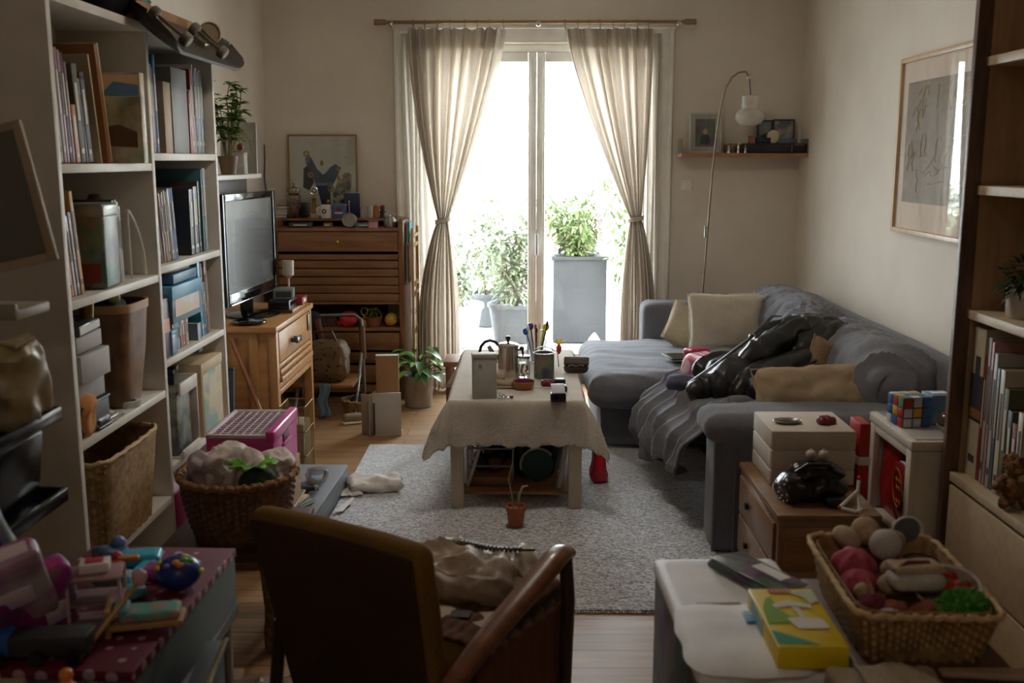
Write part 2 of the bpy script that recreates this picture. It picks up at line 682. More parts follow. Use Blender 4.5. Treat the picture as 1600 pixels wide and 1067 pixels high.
rnd = random.Random(5)
LEAF = [mat('leaf_pale_green', (106, 118, 88), 0.5, kind='mottle', rgb2=(138, 146, 120)),
		mat('leaf_fresh_green', (96, 116, 62), 0.5, kind='mottle', rgb2=(126, 140, 92)),
		mat('leaf_deep_green', (58, 92, 42), 0.4, kind='mottle', rgb2=(90, 128, 60)),
		mat('leaf_dark_green', (40, 62, 36), 0.45, kind='mottle', rgb2=(60, 84, 48))]
M_stem = mat('plant_stem', (110, 95, 60), 0.7)


def leaf(mb, p, d, ln, wd, bend=0.3, m=0):
	"""a folded, bent leaf of 2x4 faces from p along d"""
	d = Vector(d).normalized()
	sd = d.cross(Vector((0, 0, 1)))
	if sd.length < 0.05:
		sd = Vector((1, 0, 0))
	sd.normalize()
	up = sd.cross(d).normalized()
	if up.z < 0:
		up = -up
	rows = []
	for i in range(5):
		t = i/4
		c = Vector(p)+d*ln*t-Vector((0, 0, 1))*bend*ln*t*t
		wv = wd*(math.sin(PI*(t*0.93+0.05))**0.8)*(1-0.25*t)
		rows.append((c-sd*wv/2+up*wv*0.18, c, c+sd*wv/2+up*wv*0.18))
	vs = [[mb.bm.verts.new(q) for q in r] for r in rows]
	for a, b in zip(vs[:-1], vs[1:]):
		for k in (0, 1):
			mb.bm.faces.new((a[k], a[k+1], b[k+1], b[k])).material_index = m


def cloud(mb, c, rad, n, size, rd, m=0):
	for _ in range(n):
		while True:
			q = Vector((rd.uniform(-1, 1), rd.uniform(-1, 1), rd.uniform(-1, 1)))
			if q.length < 1:
				break
		p = Vector((c[0]+q.x*rad[0], c[1]+q.y*rad[1], c[2]+q.z*rad[2]))
		leaf(mb, p, (q.x+rd.uniform(-.5, .5), q.y+rd.uniform(-.5, .5), q.z*0.5+rd.uniform(-.4, .4)), size*rd.uniform(.6, 1.2), size*rd.uniform(.35, .55), rd.uniform(0, .5), m)


def potted(name, label, loc, pot_r, pot_h, plant_h, n, lm, pot_m, square=False, spread=0.3, size=0.05, seed=1, group=None):
	rd = random.Random(seed)
	t = thing(name, label, 'plant', loc, group=group)
	p = MB()
	if square:
		p.box(pot_r*2, pot_r*1.6, pot_h, (0, 0, pot_h/2), bev=0.01, top=1.0)
		p.box(pot_r*2+0.03, pot_r*1.6+0.03, 0.03, (0, 0, pot_h-0.015), bev=0.006)
	else:
		p.lathe([(0, 0), (pot_r*0.8, 0), (pot_r, pot_h*0.9), (pot_r*1.06, pot_h*0.9), (pot_r*1.06, pot_h), (pot_r*0.94, pot_h), (pot_r*0.9, pot_h*0.9), (0, pot_h*0.9)], 28)
	p.build('pot', pot_m, t)
	s_ = MB()
	f_ = MB()
	nst = 7
	for k in range(nst):
		a = rd.uniform(0, 2*PI)
		e = rd.uniform(0.2, 1)*spread
		hh = plant_h*rd.uniform(0.6, 1.0)
		pts = [(0.02*math.cos(a), 0.02*math.sin(a), pot_h*0.9)]
		for j in range(1, 6):
			q = j/5
			pts.append((e*q*math.cos(a)+rd.uniform(-.02, .02), e*q*math.sin(a)+rd.uniform(-.02, .02), pot_h+hh*q))
		s_.tube(pts, [0.006*(1-j/8) for j in range(6)], 5)
		for j in range(1, 6):
			cloud(f_, pts[j], (spread*0.45, spread*0.35, plant_h*0.16), n//(nst*5), size, rd)
	s_.build('stems', M_stem, t)
	f_.build('foliage', lm, t, smooth=False)
	return t


M_potg = mat('grey_plastic_pot', (62, 62, 64), 0.6)
M_potd = mat('slate_planter', (48, 49, 52), 0.6)
M_terra = mat('terracotta', (170, 100, 70), 0.8, kind='mottle', rgb2=(150, 84, 58))
M_potw = mat('white_pot', (226, 226, 222), 0.5)
potted('balcony_plant', 'leafy pale green balcony plant in a wide white tub, leftmost outside', (-0.62, 8.35, 0), 0.27, 0.34, 0.8, 1200, LEAF[0], M_potw, seed=2, spread=0.30, size=0.075)
potted('balcony_plant', 'bushy balcony shrub in a round grey pot left of the door post', (-0.08, 8.55, 0), 0.22, 0.32, 0.78, 1200, LEAF[0], M_potg, seed=3, spread=0.26, size=0.075)
potted('balcony_plant', 'trailing shrub in a tall slate planter right of the door post', (0.46, 8.6, 0), 0.22, 0.72, 0.5, 1300, LEAF[1], M_potd, square=True, seed=4, spread=0.36, size=0.075)
potted('balcony_plant', 'tall climbing plant in a small slate pot near the right curtain', (0.95, 8.35, 0), 0.15, 0.3, 1.25, 1400, LEAF[1], M_potd, seed=6, spread=0.36, size=0.08)
potted('balcony_plant', 'taller pale shrub at the back of the balcony behind the two round pots', (-0.35, 9.4, 0), 0.2, 0.3, 1.0, 900, LEAF[0], M_potg, seed=8, spread=0.36, size=0.08)
lm = thing('garden_lantern', 'small white lantern on the balcony floor by the slate pots', 'lantern', (0.55, 7.95, 0))
q = MB().box(0.09, 0.09, 0.11, (0, 0, 0.055), bev=0.006)
q.build('body', M_potw, lm)
MB().lathe([(0.06, 0.11), (0.015, 0.16), (0, 0.165)], 4, rot=(0, 0, PI/4)).build('roof', M_potw, lm, smooth=False)
fl = thing('flower', 'pink foxglove flower rising above the balcony plants', 'flower', (0.66, 9.2, 0))
MB().tube([(0, 0, 0), (0.01, 0, 0.6), (0, 0, 1.12)], 0.006, 6).build('stem', M_stem, fl)
q = MB()
for k in range(22):
	a = k*2.4
	q.sph(0.026, (0.025*math.cos(a), 0.025*math.sin(a), 0.86+k*0.012), (1, 1, 1.3), sub=1)
q.build('blossom', mat('pink_petals', (225, 120, 175), 0.6), fl)

# ------------------------------------------------------------------ curtains
M_linen = cloth_mat('linen_curtain', (224, 217, 207), 0.48, (238, 229, 218), holes=0.05)
M_sheer = cloth_mat('sheer_curtain', (236, 231, 223), 0.5, (242, 237, 230), holes=0.10)
M_brass = mat('brushed_rod', (150, 120, 90), 0.4, 0.4)
M_steel = mat('polished_steel', (200, 198, 192), 0.22, 1.0)

rod = thing('curtain_rod', 'thin wooden curtain rod above the French door', 'curtain rod', (0.063, 6.66, 2.352))
MB().cyl(0.011, 1.86, (-0.93, 0, 0), rot=(0, PI/2, 0), seg=16).build('pole', M_brass, rod)
for sx in (-1, 1):
	MB().lathe([(0, 0), (0.017, 0), (0.019, 0.02), (0.017, 0.075), (0, 0.08)], 16, (sx*0.93-(0.08 if sx < 0 else 0), 0, 0), (0, PI/2, 0)).build('finial', M_brass, rod)
for x in (-0.9, 0.02, 0.9):
	MB().cyl(0.009, 0.135, (x, 0.0, 0), rot=(-PI/2, 0, 0), seg=10).sph(0.02, (x, -0.012, -0.012)).build('bracket', M_steel, rod)


def curtain(name, label, topL, topR, tie, bot, y, ztop, ztie, zbot, folds, seed, mm, tiew=0.035, hem=True):
	rd = random.Random(seed)
	ph = [rd.uniform(0, 6.28) for _ in range(6)]
	t = thing(name, label, 'curtain', (0, y, 0))

	def edges(z):
		if z >= ztie:
			k = (ztop-z)/(ztop-ztie)
			kk = k**1.25
			l = lerp(topL, tie-tiew, kk if tie-topL > topR-tie else k**1.7)
			r = lerp(topR, tie+tiew, k**1.25 if topR-tie > tie-topL else k**1.7)
		else:
			k = (ztie-z)/(ztie-zbot)
			kk = math.sin(min(1, k*1.5)*PI/2)**0.8
			l = lerp(tie-tiew, bot[0], kk)
			r = lerp(tie+tiew, bot[1], kk)
		return l, r

	def fn(u, v):
		z = lerp(ztop, zbot, v)
		l, r = edges(z)
		wd = r-l
		uu = u+0.018*math.sin(u*17+ph[0])+0.010*math.sin(u*41+ph[1]+v*3)
		x = lerp(l, r, uu)
		amp = 0.036 if z > ztie else 0.05
		near = min(1, abs(z-ztie)/0.35)
		amp *= 0.45+0.55*near
		yy = amp*math.sin(u*folds*2*PI+ph[2]+0.5*math.sin(v*4+ph[3]))+0.35*amp*math.sin(u*folds*5.1+ph[4]+v*2)
		yy += 0.012*math.sin(u*folds*11+ph[5])
		zz = z
		if v < 0.001:
			zz += 0.012*abs(math.sin(u*folds*PI))-0.01
		return (x, yy, zz)
	MB().grid(fn, 170, 90).build('drape', mm, t, thick=0.0015, angle=180)
	if hem:
		def fh(u, v):
			a = fn(u, v*0.052)
			return (a[0], a[1]-0.004, a[2])
		MB().grid(fh, 170, 4).build('heading_tape', mm, t, angle=180)
	tb = MB()
	for zz in (0.006, -0.008):
		tb.tube([(tie+(tiew+0.012)*math.cos(a), 0.042*math.sin(a), ztie+zz+0.01*math.cos(a)) for a in [2*PI*k/24 for k in range(24)]], 0.007, 8, closed=True)
	tb.build('tieback', mat('linen_cord', (205, 196, 178), 0.8), t)
	return t


curtain('curtain', 'cream linen curtain left of the door, tied at waist height', -0.745, -0.115, -0.525, (-0.70, -0.425), 6.62, 2.31, 1.12, 0.012, 9, 3, M_linen)
curtain('curtain', 'cream linen curtain right of the door, tied, hem hidden behind the sofa', 0.235, 0.80, 0.712, (0.62, 0.85), 6.62, 2.31, 1.13, 0.10, 9, 7, M_linen)
# straight sheer at the left jamb and right jamb
for nm, x0, x1, sd in (('sheer_curtain', -0.78, -0.56, 4), ('sheer_curtain', 0.79, 0.87, 9)):
	rd = random.Random(sd)

	def fs(u, v, x0=x0, x1=x1, sd=sd):
		return (lerp(x0, x1, u)+0.01*math.sin(v*5+u*9+sd), 6.725+0.018*math.sin(u*(x1-x0)*190+sd)+0.008*math.sin(u*40+v*3), lerp(2.29, 0.03, v))
	o = MB().grid(fs, 60, 30).build(nm, M_sheer, angle=180, thick=0.001)
	tag(o, 'straight pale sheer panel behind the %s linen curtain' % ('left' if x0 < 0 else 'right'), 'curtain')
# rings
for k, x in enumerate([-0.70, -0.63, -0.55, -0.47, -0.38, -0.30, -0.22, -0.135, 0.25, 0.33, 0.40, 0.47, 0.55, 0.62, 0.70, 0.77]):
	o = MB().tube([(0, 0.017*math.cos(a), 0.017*math.sin(a)) for a in [2*PI*j/18 for j in range(18)]], 0.0035, 6, closed=True)
	o.tube([(0, 0, -0.017), (0.004, -0.004, -0.045)], 0.003, 6)
	o = o.build('curtain_ring', M_brass, loc=(x, 6.66, 2.349))
	tag(o, 'small wooden ring holding the %s linen curtain on the rod' % ('left' if x < 0 else 'right'), 'curtain ring', 'rings of the %s curtain' % ('left' if x < 0 else 'right'))

# sockets
for x, y, lab in ((1072, 289, 'small white wall switch right of the French door, below the wall shelf'), (421, 303, 'beige wall socket beside the television and framed poster')):
	p = at(x, y, Y=YB-0.006)
	t = thing('wall_switch', lab, 'wall switch', p)
	MB().box(0.075, 0.012, 0.075, bev=0.004).build('plate', M_trim, t)
	MB().box(0.04, 0.006, 0.05, (0, -0.008, 0), rot=(0.06, 0, 0), bev=0.002).build('rocker', M_trim, t)

# ------------------------------------------------------------------ rug and coffee table
def rug_mat():
	m = bpy.data.materials.new('grey_woven_rug')
	m.use_nodes = True
	N, L = m.node_tree.nodes, m.node_tree.links
	b = N['Principled BSDF']
	b.inputs['Roughness'].default_value = 0.95
	b.inputs['Specular IOR Level'].default_value = 0.15
	b.inputs['Sheen Weight'].default_value = 1.0
	b.inputs['Sheen Roughness'].default_value = 0.4
	tc = N.new('ShaderNodeTexCoord')
	mp = N.new('ShaderNodeMapping')
	mp.inputs['Scale'].default_value = (1, 1.8, 1)
	L.new(tc.outputs['Object'], mp.inputs[0])
	v = N.new('ShaderNodeTexVoronoi')
	v.distance = 'CHEBYCHEV'
	v.inputs['Scale'].default_value = 125
	L.new(mp.outputs[0], v.inputs['Vector'])
	n = N.new('ShaderNodeTexNoise')
	n.inputs['Scale'].default_value = 30
	n.inputs['Detail'].default_value = 6
	n.inputs['Roughness'].default_value = 0.75
	L.new(mp.outputs[0], n.inputs['Vector'])
	sp = N.new('ShaderNodeSeparateColor')
	L.new(v.outputs['Color'], sp.inputs[0])
	mx = N.new('ShaderNodeMix')
	mx.inputs[0].default_value = 0.5
	L.new(sp.outputs[0], mx.inputs[2])
	L.new(n.outputs['Fac'], mx.inputs[3])
	r = N.new('ShaderNodeValToRGB')
	r.color_ramp.elements[0].color = srgb(108, 109, 113)
	r.color_ramp.elements[1].color = srgb(240, 240, 243)
	r.color_ramp.elements[0].position = 0.28
	r.color_ramp.elements[1].position = 0.72
	L.new(mx.outputs[0], r.inputs[0])
	L.new(r.outputs[0], b.inputs['Base Color'])
	bp = N.new('ShaderNodeBump')
	bp.inputs['Strength'].default_value = 0.6
	bp.inputs['Distance'].default_value = 0.004
	L.new(sp.outputs[0], bp.inputs['Height'])
	L.new(bp.outputs[0], b.inputs['Normal'])
	return m


g = MB()
g.box(1.75, 2.03, 0.010, (0, 0, 0.006), bev=0.003)
for k in range(176):
	g.box(0.006, 0.012, 0.004, (-0.87+k*0.00994, -1.018, 0.004), rot=(0, 0, 0.2*math.sin(k*7)))
rug = g.build('rug', rug_mat(), loc=(0.052, 4.255, 0))
tag(rug, 'heathered grey woven rug on the oak floor under the coffee table', 'rug')
RZ = 0.0115

M_cream = mat('cream_painted_wood', (196, 184, 160), 0.45, kind='woodz', rgb2=(182, 168, 144), bump=0.1)
ct = thing('coffee_table', 'low cream painted coffee table on the grey rug under an embroidered cloth', 'table', (-0.035, 4.85, RZ))
TX, TY, TH = 0.285, 0.60, 0.475
MB().box(2*TX, 2*TY, 0.03, (0, 0, TH-0.015), bev=0.004).build('tabletop', M_cream, ct)
for sy in (-1, 1):
	MB().box(2*TX-0.06, 0.02, 0.07, (0, sy*(TY-0.04), TH-0.065), bev=0.002).build('apron', M_cream, ct)
for sx in (-1, 1):
	for sy in (-1, 1):
		MB().box(0.056, 0.056, TH-0.03, (sx*(TX-0.03), sy*(TY-0.03), (TH-0.03)/2), bev=0.003).build('leg', M_cream, ct)
MB().box(2*TX-0.1, 2*TY-0.1, 0.016, (0, 0, 0.055), bev=0.002).build('lower_shelf', mat('honey_wood', (160, 112, 68), 0.5, kind='wood', rgb2=(130, 86, 50)), ct)

M_cloth = mat('oatmeal_linen_tablecloth', (202, 194, 182), 0.9, kind='fabric', rgb2=(172, 163, 150), bump=0.3, spec=0.1)
rd = random.Random(11)
OV = 0.205


def cloth_pt(a, b):
	dx = max(0, abs(a)-TX-0.004)*(1 if a > 0 else -1)
	dy = max(0, abs(b)-TY-0.004)*(1 if b > 0 else -1)
	h = math.hypot(dx, dy)
	x = max(-TX-0.004, min(TX+0.004, a))
	y = max(-TY-0.004, min(TY+0.004, b))
	z = 0.003
	if h > 0:
		cn = min(1, abs(dx*dy)/(h*h+1e-6)*2)
		wave = 0.014*math.sin(a*21+1)*min(1, h*8) if abs(dy) > abs(dx) else 0.014*math.sin(b*17)*min(1, h*8)
		out = 0.010*(1-math.exp(-h*60))+0.10*h+wave+0.42*h*cn
		x += out*dx/h
		y += out*dy/h
		z -= math.sqrt(max(0, h*h-(0.45*h*cn)**2))*0.985-0.002
	else:
		z += 0.0012*nz((a, b, 0), 14)+0.0012
	return x, y, z


def cfn(u, v):
	a = (u-0.5)*2*(TX+OV)
	b = (v-0.5)*2*(TY+OV)
	# scalloped hem
	k = 1
	if abs(a) > TX+OV-0.001:
		a -= 0.008*(1+math.sin(b*60))*(1 if a > 0 else -1)
	if abs(b) > TY+OV-0.001:
		b -= 0.008*(1+math.sin(a*60))*(1 if b > 0 else -1)
	return cloth_pt(a, b)


g = MB()
g.grid(cfn, 110, 150)
cl = thing('tablecloth', 'oatmeal linen tablecloth with sequinned hem draped over the coffee table', 'tablecloth', (-0.035, 4.85, RZ+TH))
g.build('cloth', M_cloth, cl, thick=0.002, angle=180)
g = MB()
for k in range(420):
	side = rd.choice((-1, 1))
	e = OV*(1-0.5*rd.random()**1.6)-0.012
	if rd.random() < 0.55:
		a = rd.uniform(-TX-OV*0.8, TX+OV*0.8)
		b = -(TY+e)
	else:
		a = side*(TX+e)
		b = rd.uniform(-TY-OV*0.8, TY*0.2)
	p = cloth_pt(a, b)
	d = Vector((max(-1, min(1, (abs(a) > TX)*(1 if a > 0 else -1))), (-1 if abs(b) > TY else 0), 0)).normalized()*0.003
	g.sph(0.0022, (p[0]+d.x, p[1]+d.y, p[2]), sub=1)
tag(g.build('sequin_trim', mat('sequins', (225, 215, 190), 0.3, 0.3), cl), kind='stuff')
TT = RZ+TH+0.006      # top of the cloth


def tp(x, y, z=TT):
	return at(x, y, Z=z)


M_porc = mat('white_glazed', (228, 226, 220), 0.25)
M_blk = mat('black_plastic', (22, 22, 24), 0.35)
M_paper = mat('white_paper', (225, 223, 218), 0.7)
M_cardw = mat('grey_white_carton', (192, 190, 182), 0.6, kind='mottle', rgb2=(176, 174, 166), bump=0.05)
# white carton
p = tp(757, 621)
t = thing('carton', 'tall off-white carton standing at the left front of the coffee table', 'carton', p, 0.12)
MB().box(0.104, 0.052, 0.185, (0, 0, 0.0925), bev=0.004).build('body', M_cardw, t)
MB().box(0.108, 0.056, 0.022, (0, 0, 0.184), bev=0.004).build('lid', M_cardw, t)
MB().cyl(0.008, 0.002, (-0.02, -0.026, 0.145), rot=(PI/2, 0, 0)).build('emblem', mat('faint_grey_print', (150, 148, 142), 0.6), t)
# coffee pot
p = tp(794, 589)
t = thing('coffee_pot', 'steel coffee pot with a black arched handle on the coffee table', 'coffee pot', p)
M_pot = mat('satin_steel', (196, 186, 172), 0.26, 1.0)
MB().lathe([(0, 0), (0.050, 0), (0.053, 0.006), (0.051, 0.05), (0.047, 0.14), (0.049, 0.145), (0.049, 0.150), (0.044, 0.150), (0.044, 0.02), (0, 0.02)], 40).build('body', M_pot, t)
MB().lathe([(0.052, 0.150), (0.052, 0.155), (0.04, 0.163), (0.012, 0.168), (0, 0.168)], 40).build('lid', M_pot, t)
MB().lathe([(0.006, 0.168), (0.006, 0.175), (0.012, 0.182), (0.010, 0.196), (0, 0.2)], 16).build('lid_knob', mat('brown_bakelite', (60, 38, 28), 0.3), t)
hp = [(-0.046, 0, 0.152), (-0.06, 0, 0.168), (-0.085, 0, 0.176), (-0.11, 0, 0.168), (-0.128, 0, 0.145), (-0.135, 0, 0.115), (-0.132, 0, 0.08)]
MB().tube(hp, 0.0075, 10).build('handle', M_blk, t)
MB().tube([(-0.045, 0, 0.075), (-0.07, 0, 0.11), (-0.092, 0, 0.148)], [0.02, 0.013, 0.009], 12).build('spout', M_pot, t)
MB().tube([(0.047, 0, 0.13), (0.066, 0.0, 0.135), (0.07, 0, 0.11), (0.062, 0, 0.09)], 0.006, 8).sph(0.012, (0.064, 0, 0.137)).sph(0.012, (0.07, 0, 0.1)).build('side_grip', mat('brown_bakelite', (60, 38, 28), 0.3), t)
# glass sugar jar
M_glass = thin_glass('clear_glass', gloss=0.12)
p = tp(819, 590)
t = thing('glass_jar', 'small clear glass jar of odds and ends beside the coffee pot', 'jar', p)
MB().lathe([(0.0, 0.003), (0.026, 0.003), (0.029, 0.02), (0.029, 0.07), (0.023, 0.085), (0.025, 0.095)], 28).build('jar', M_glass, t)
MB().lathe([(0.027, 0.095), (0.027, 0.107), (0, 0.112)], 24).build('lid', M_steel, t)
g = MB()
for k in range(14):
	g.sph(0.007, (rd.uniform(-.015, .015), rd.uniform(-.015, .015), 0.01+k*0.004), sub=1)
tag(g.build('beads', mat('amber_beads', (170, 120, 60), 0.3), t), kind='stuff')
# tin mug
p = tp(850, 590)
t = thing('printed_tin', 'printed metal tin with a wire handle on the coffee table', 'tin', p)
MB().lathe([(0, 0), (0.047, 0), (0.0475, 0.004), (0.0475, 0.118), (0.044, 0.118), (0.044, 0.01), (0, 0.01)], 40).build('body', mat('faded_print_tin', (120, 112, 100), 0.4, kind='print', rgb2=(62, 70, 78), amt=0.4), t)
MB().lathe([(0.0478, 0.114), (0.051, 0.117), (0.051, 0.122), (0.046, 0.122), (0.045, 0.118)], 40).build('rim', M_steel, t)
MB().tube([(0.048*math.cos(a), 0.01, 0.118+0.028*math.sin(a)) for a in [PI*k/14 for k in range(15)]], 0.0025, 6).build('wire_handle', M_steel, t)
# utensil jug
p = tp(838, 566)
t = thing('glass_jug', 'clear glass jug holding pens and brushes at the back of the coffee table', 'jug', p)
MB().lathe([(0, 0.003), (0.045, 0.003), (0.052, 0.03), (0.05, 0.09), (0.056, 0.115)], 32).build('jug', M_glass, t)
g = MB()
g.tube([(0.055, 0, 0.1), (0.082, 0, 0.09), (0.085, 0, 0.05), (0.052, 0, 0.03)], 0.005, 8)
g.build('handle', M_glass, t)
cols = [('blue', (30, 90, 190)), ('violet', (70, 60, 140)), ('red', (200, 40, 45)), ('white', (230, 230, 225)), ('green', (30, 80, 55)), ('yellow', (235, 205, 60)), ('lime', (200, 215, 120)), ('white', (230, 230, 225)), ('teal', (30, 60, 55))]
dx = [(-0.035, 0), (-0.02, 0.012), (-0.003, 0.0), (0.01, 0.018), (0.0, -0.02), (0.033, 0.01), (0.025, -0.01), (-0.028, -0.012), (0.036, -0.006)]
for (cn, c_), (ax, ay) in zip(cols, dx):
	q = MB()
	ln = rd.uniform(0.15, 0.185)
	q.tube([(0, 0, 0), (ax*0.4, ay*0.4, ln*0.5), (ax, ay, ln)], 0.004, 8)
	m_ = mat(cn+'_plastic', c_, 0.4)
	root = thing('pen', cn+' pen or brush standing in the glass jug on the coffee table', 'pen', (p.x+ax*0.5, p.y+ay*0.5, p.z+0.007), group='pens in the glass jug')
	q.build('shaft', m_, root)
	h_ = MB()
	if cn in ('violet', 'blue', 'yellow'):
		h_.sph(0.017, (ax, ay, ln), (1, 0.6, 1.1))
	elif cn == 'lime':
		for j in range(6):
			leaf(h_, (ax, ay, ln-0.02), (math.cos(j), math.sin(j), 0.8), 0.04, 0.014)
	else:
		h_.lathe([(0.004, 0), (0.007, 0.006), (0.006, 0.022), (0, 0.03)], 10, (ax, ay, ln-0.004))
	h_.build('tip', m_, root)
# daffodil
p = tp(873, 573)
t = thing('yellow_flower', 'yellow flower with a red base leaning right of the glass jug', 'flower', p)
q = MB()
q.tube([(0.0, 0, 0), (-0.006, 0, 0.06), (0.0, 0, 0.115)], 0.0025, 6)
q.build('stem', mat('leaf_stem_green', (60, 100, 50), 0.5), t)
q = MB()
for k in range(6):
	leaf(q, (0, 0, 0.11), (math.cos(k*1.05), 0.4*math.sin(k*1.05)-0.1, 0.75+0.3*math.sin(k)), 0.045, 0.022, 0.1)
q.build('petals', mat('yellow_petals', (245, 215, 50), 0.5), t)
MB().lathe([(0.005, 0.065), (0.012, 0.08), (0.014, 0.1), (0.006, 0.112)], 12).build('red_cup', mat('red_plastic', (200, 40, 45), 0.4), t)
# glass pitcher rear left
p = tp(816, 568)
t = thing('tumbler', 'empty clear glass tumbler behind the coffee pot', 'glass', p)
MB().lathe([(0, 0.004), (0.03, 0.004), (0.035, 0.1), (0.036, 0.1)], 28).build('tumbler', M_glass, t)
# spectacle case
p = tp(900, 582)
t = thing('spectacle_case', 'open brown spectacle case at the right rear of the coffee table', 'case', p, -0.1)
q = MB()


def bowl(q, lx, ly, h, th=0.004, loc=(0, 0, 0), seg=32, m=0, sq=3.0):
	def sh(i, k, a):
		return 1/((abs(math.cos(a))**sq+abs(math.sin(a))**sq)**(1/sq))
	q.lathe([(0, 0), (0.7, 0), (0.9, h*0.25), (1, h), (1-th/lx*1.5, h), (0.86, h*0.3), (0.66, th), (0, th)], seg, loc, (0, 0, 0), m, lx, ly, sh)


bowl(q, 0.062, 0.03, 0.03)
q.build('case', mat('brown_leather', (74, 54, 44), 0.45), t)
q = MB()
q.rbox(0.122, 0.012, 0.045, 0.006, 5, (0, 0.03, 0.05), rot=(-0.5, 0, 0))
q.build('case_lid', mat('brown_leather', (74, 54, 44), 0.45), t)
q = MB()
for sx in (-1, 1):
	q.tube([(sx*0.022+0.016*math.cos(a), -0.012, 0.032+0.008*math.sin(a)) for a in [2*PI*k/16 for k in range(16)]], 0.0014, 5, closed=True)
q.tube([(-0.006, -0.012, 0.034), (0, -0.014, 0.036), (0.006, -0.012, 0.034)], 0.0014, 5)
q.tube([(0.038, -0.012, 0.034), (0.0, 0.005, 0.028), (-0.03, 0.012, 0.03)], 0.0014, 5)
sp = q.build('spectacles', M_steel, loc=(p.x, p.y, p.z))
tag(sp, 'thin metal rimmed spectacles lying in the open brown case', 'spectacles')
# amber bowl
p = tp(818, 607)
t = thing('bowl', 'small amber bowl with a purple glazed inside on the coffee table', 'bowl', p)
MB().lathe([(0, 0), (0.035, 0), (0.046, 0.012), (0.05, 0.032)], 36).lathe([(0.05, 0.032), (0.0515, 0.034), (0.05, 0.036), (0.0475, 0.034)], 36).build('outer_shell', mat('amber_lacquer', (150, 100, 40), 0.3), t)
MB().lathe([(0.0485, 0.034), (0.044, 0.014), (0.032, 0.005), (0, 0.005)], 36).build('inner_glaze', mat('purple_glaze', (120, 30, 90), 0.25), t)
p2 = p+Vector((0, 0, 0.008))
q = MB()
for k in range(7):
	q.sph(0.009, (rd.uniform(-.025, .025), rd.uniform(-.02, .02), 0.008), (1.2, 1, 0.7), sub=2)
tag(q.build('candies', mat('pale_candy', (215, 190, 190), 0.5), loc=p2), 'pale wrapped sweets inside the amber bowl', 'sweets', kind='stuff')
# crumpled hat
p = tp(788, 604)
t = thing('sun_hat', 'crumpled beige cloth cap between the carton and the amber bowl', 'cap', p)
MB().rbox(0.1, 0.07, 0.035, 0.02, 10, (0, 0, 0.019), disp=lambda p_, d: 0.006*nz(p_, 45)).rbox(0.05, 0.05, 0.03, 0.02, 8, (-0.02, 0.005, 0.045), disp=lambda p_, d: 0.006*nz(p_, 50)).build('crown', mat('beige_cotton', (168, 152, 132), 0.9, kind='fabric', rgb2=(140, 124, 106)), t)
MB().rbox(0.085, 0.035, 0.006, 0.003, 8, (0.01, -0.03, 0.006)).build('brim', mat('beige_cotton', (168, 152, 132), 0.9, kind='fabric'), t)
# bracelets and keys
p = tp(788, 622)
t = thing('key_bunch', 'small tangle of keys and bracelets in front of the white carton', 'keys', p)
q = MB()
for k in range(6):
	cx, cy, rr = rd.uniform(-.02, .02), rd.uniform(-.012, .012), rd.uniform(.008, .015)
	tl = rd.uniform(-.3, .3)
	q.tube([(cx+rr*math.cos(a), cy+rr*math.sin(a), 0.004+k*0.002+rr*0.3*(1+math.sin(a+k))) for a in [2*PI*j/16 for j in range(16)]], 0.0017, 5, closed=True)
q.box(0.05, 0.008, 0.003, (0.01, -0.006, 0.006), (0, 0.1, -0.3), 0.001)
q.build('rings', M_steel, t)
MB().rbox(0.018, 0.012, 0.012, 0.005, 4, (0.03, -0.01, 0.008)).build('fob', mat('dull_red_fob', (130, 50, 50), 0.5), t)
# pink purse
p = tp(856, 604)
t = thing('coin_purse', 'small crimson coin purse beside the amber bowl', 'purse', p, 0.2)
MB().rbox(0.062, 0.04, 0.03, 0.013, 8, (0, 0, 0.016), disp=lambda p_, d: 0.002*nz(p_, 60)).build('pouch', mat('crimson_leather', (125, 28, 55), 0.4), t)
MB().tube([(-0.031, -0.012, 0.028), (-0.034, 0, 0.034), (0, -0.008, 0.035), (0.031, -0.012, 0.028)], 0.003, 6).build('clasp', M_steel, t)
q = tag(MB().tube([(p.x+0.01, p.y-0.03, TT+0.004), (p.x-0.02, p.y-0.03, TT+0.003), (p.x-0.05, p.y-0.012, TT+0.003), (p.x-0.062, p.y-0.0, TT+0.004)], 0.002, 6).build('cable', mat('white_plastic', (230, 230, 225), 0.4)), 'short white cable lying between the purse and the amber bowl', 'cable')
# black devices
for nm, x, y, sx, sy, sz, hh, lab, sc_ in (('phone_charger', 873, 602, 0.06, 0.045, 0.03, 0, 'black boxy charger behind the small black camera', 0), ('wallet', 874, 611, 0.068, 0.05, 0.026, 0, 'flat black wallet between the charger and the small black camera', 0),
										('compact_camera', 872, 626, 0.066, 0.046, 0.036, 0, 'small black camera with a bright lid at the front of the coffee table', 1)):
	p = tp(x, y)
	t = thing(nm, lab, 'camera' if sc_ else 'accessory', p, 0.03)
	MB().rbox(sx, sy, sz, 0.006, 6, (0, 0, sz/2)).build('body', M_blk, t)
	if sc_:
		MB().box(sx-0.008, sy+0.03, 0.004, (0, 0.012, sz+0.014), (0.35, 0, 0), 0.001).build('flip_screen', mat('pale_screen', (190, 190, 200), 0.15), t)
		MB().cyl(0.012, 0.006, (-0.01, -sy/2, sz*0.5), rot=(PI/2, 0, 0)).build('lens', mat('dark_lens', (10, 10, 14), 0.1), t)
	else:
		MB().box(sx*0.8, sy*0.7, 0.002, (0, 0, sz+0.001), bev=0.0005).build('face_plate', mat('charcoal', (50, 50, 54), 0.4), t)
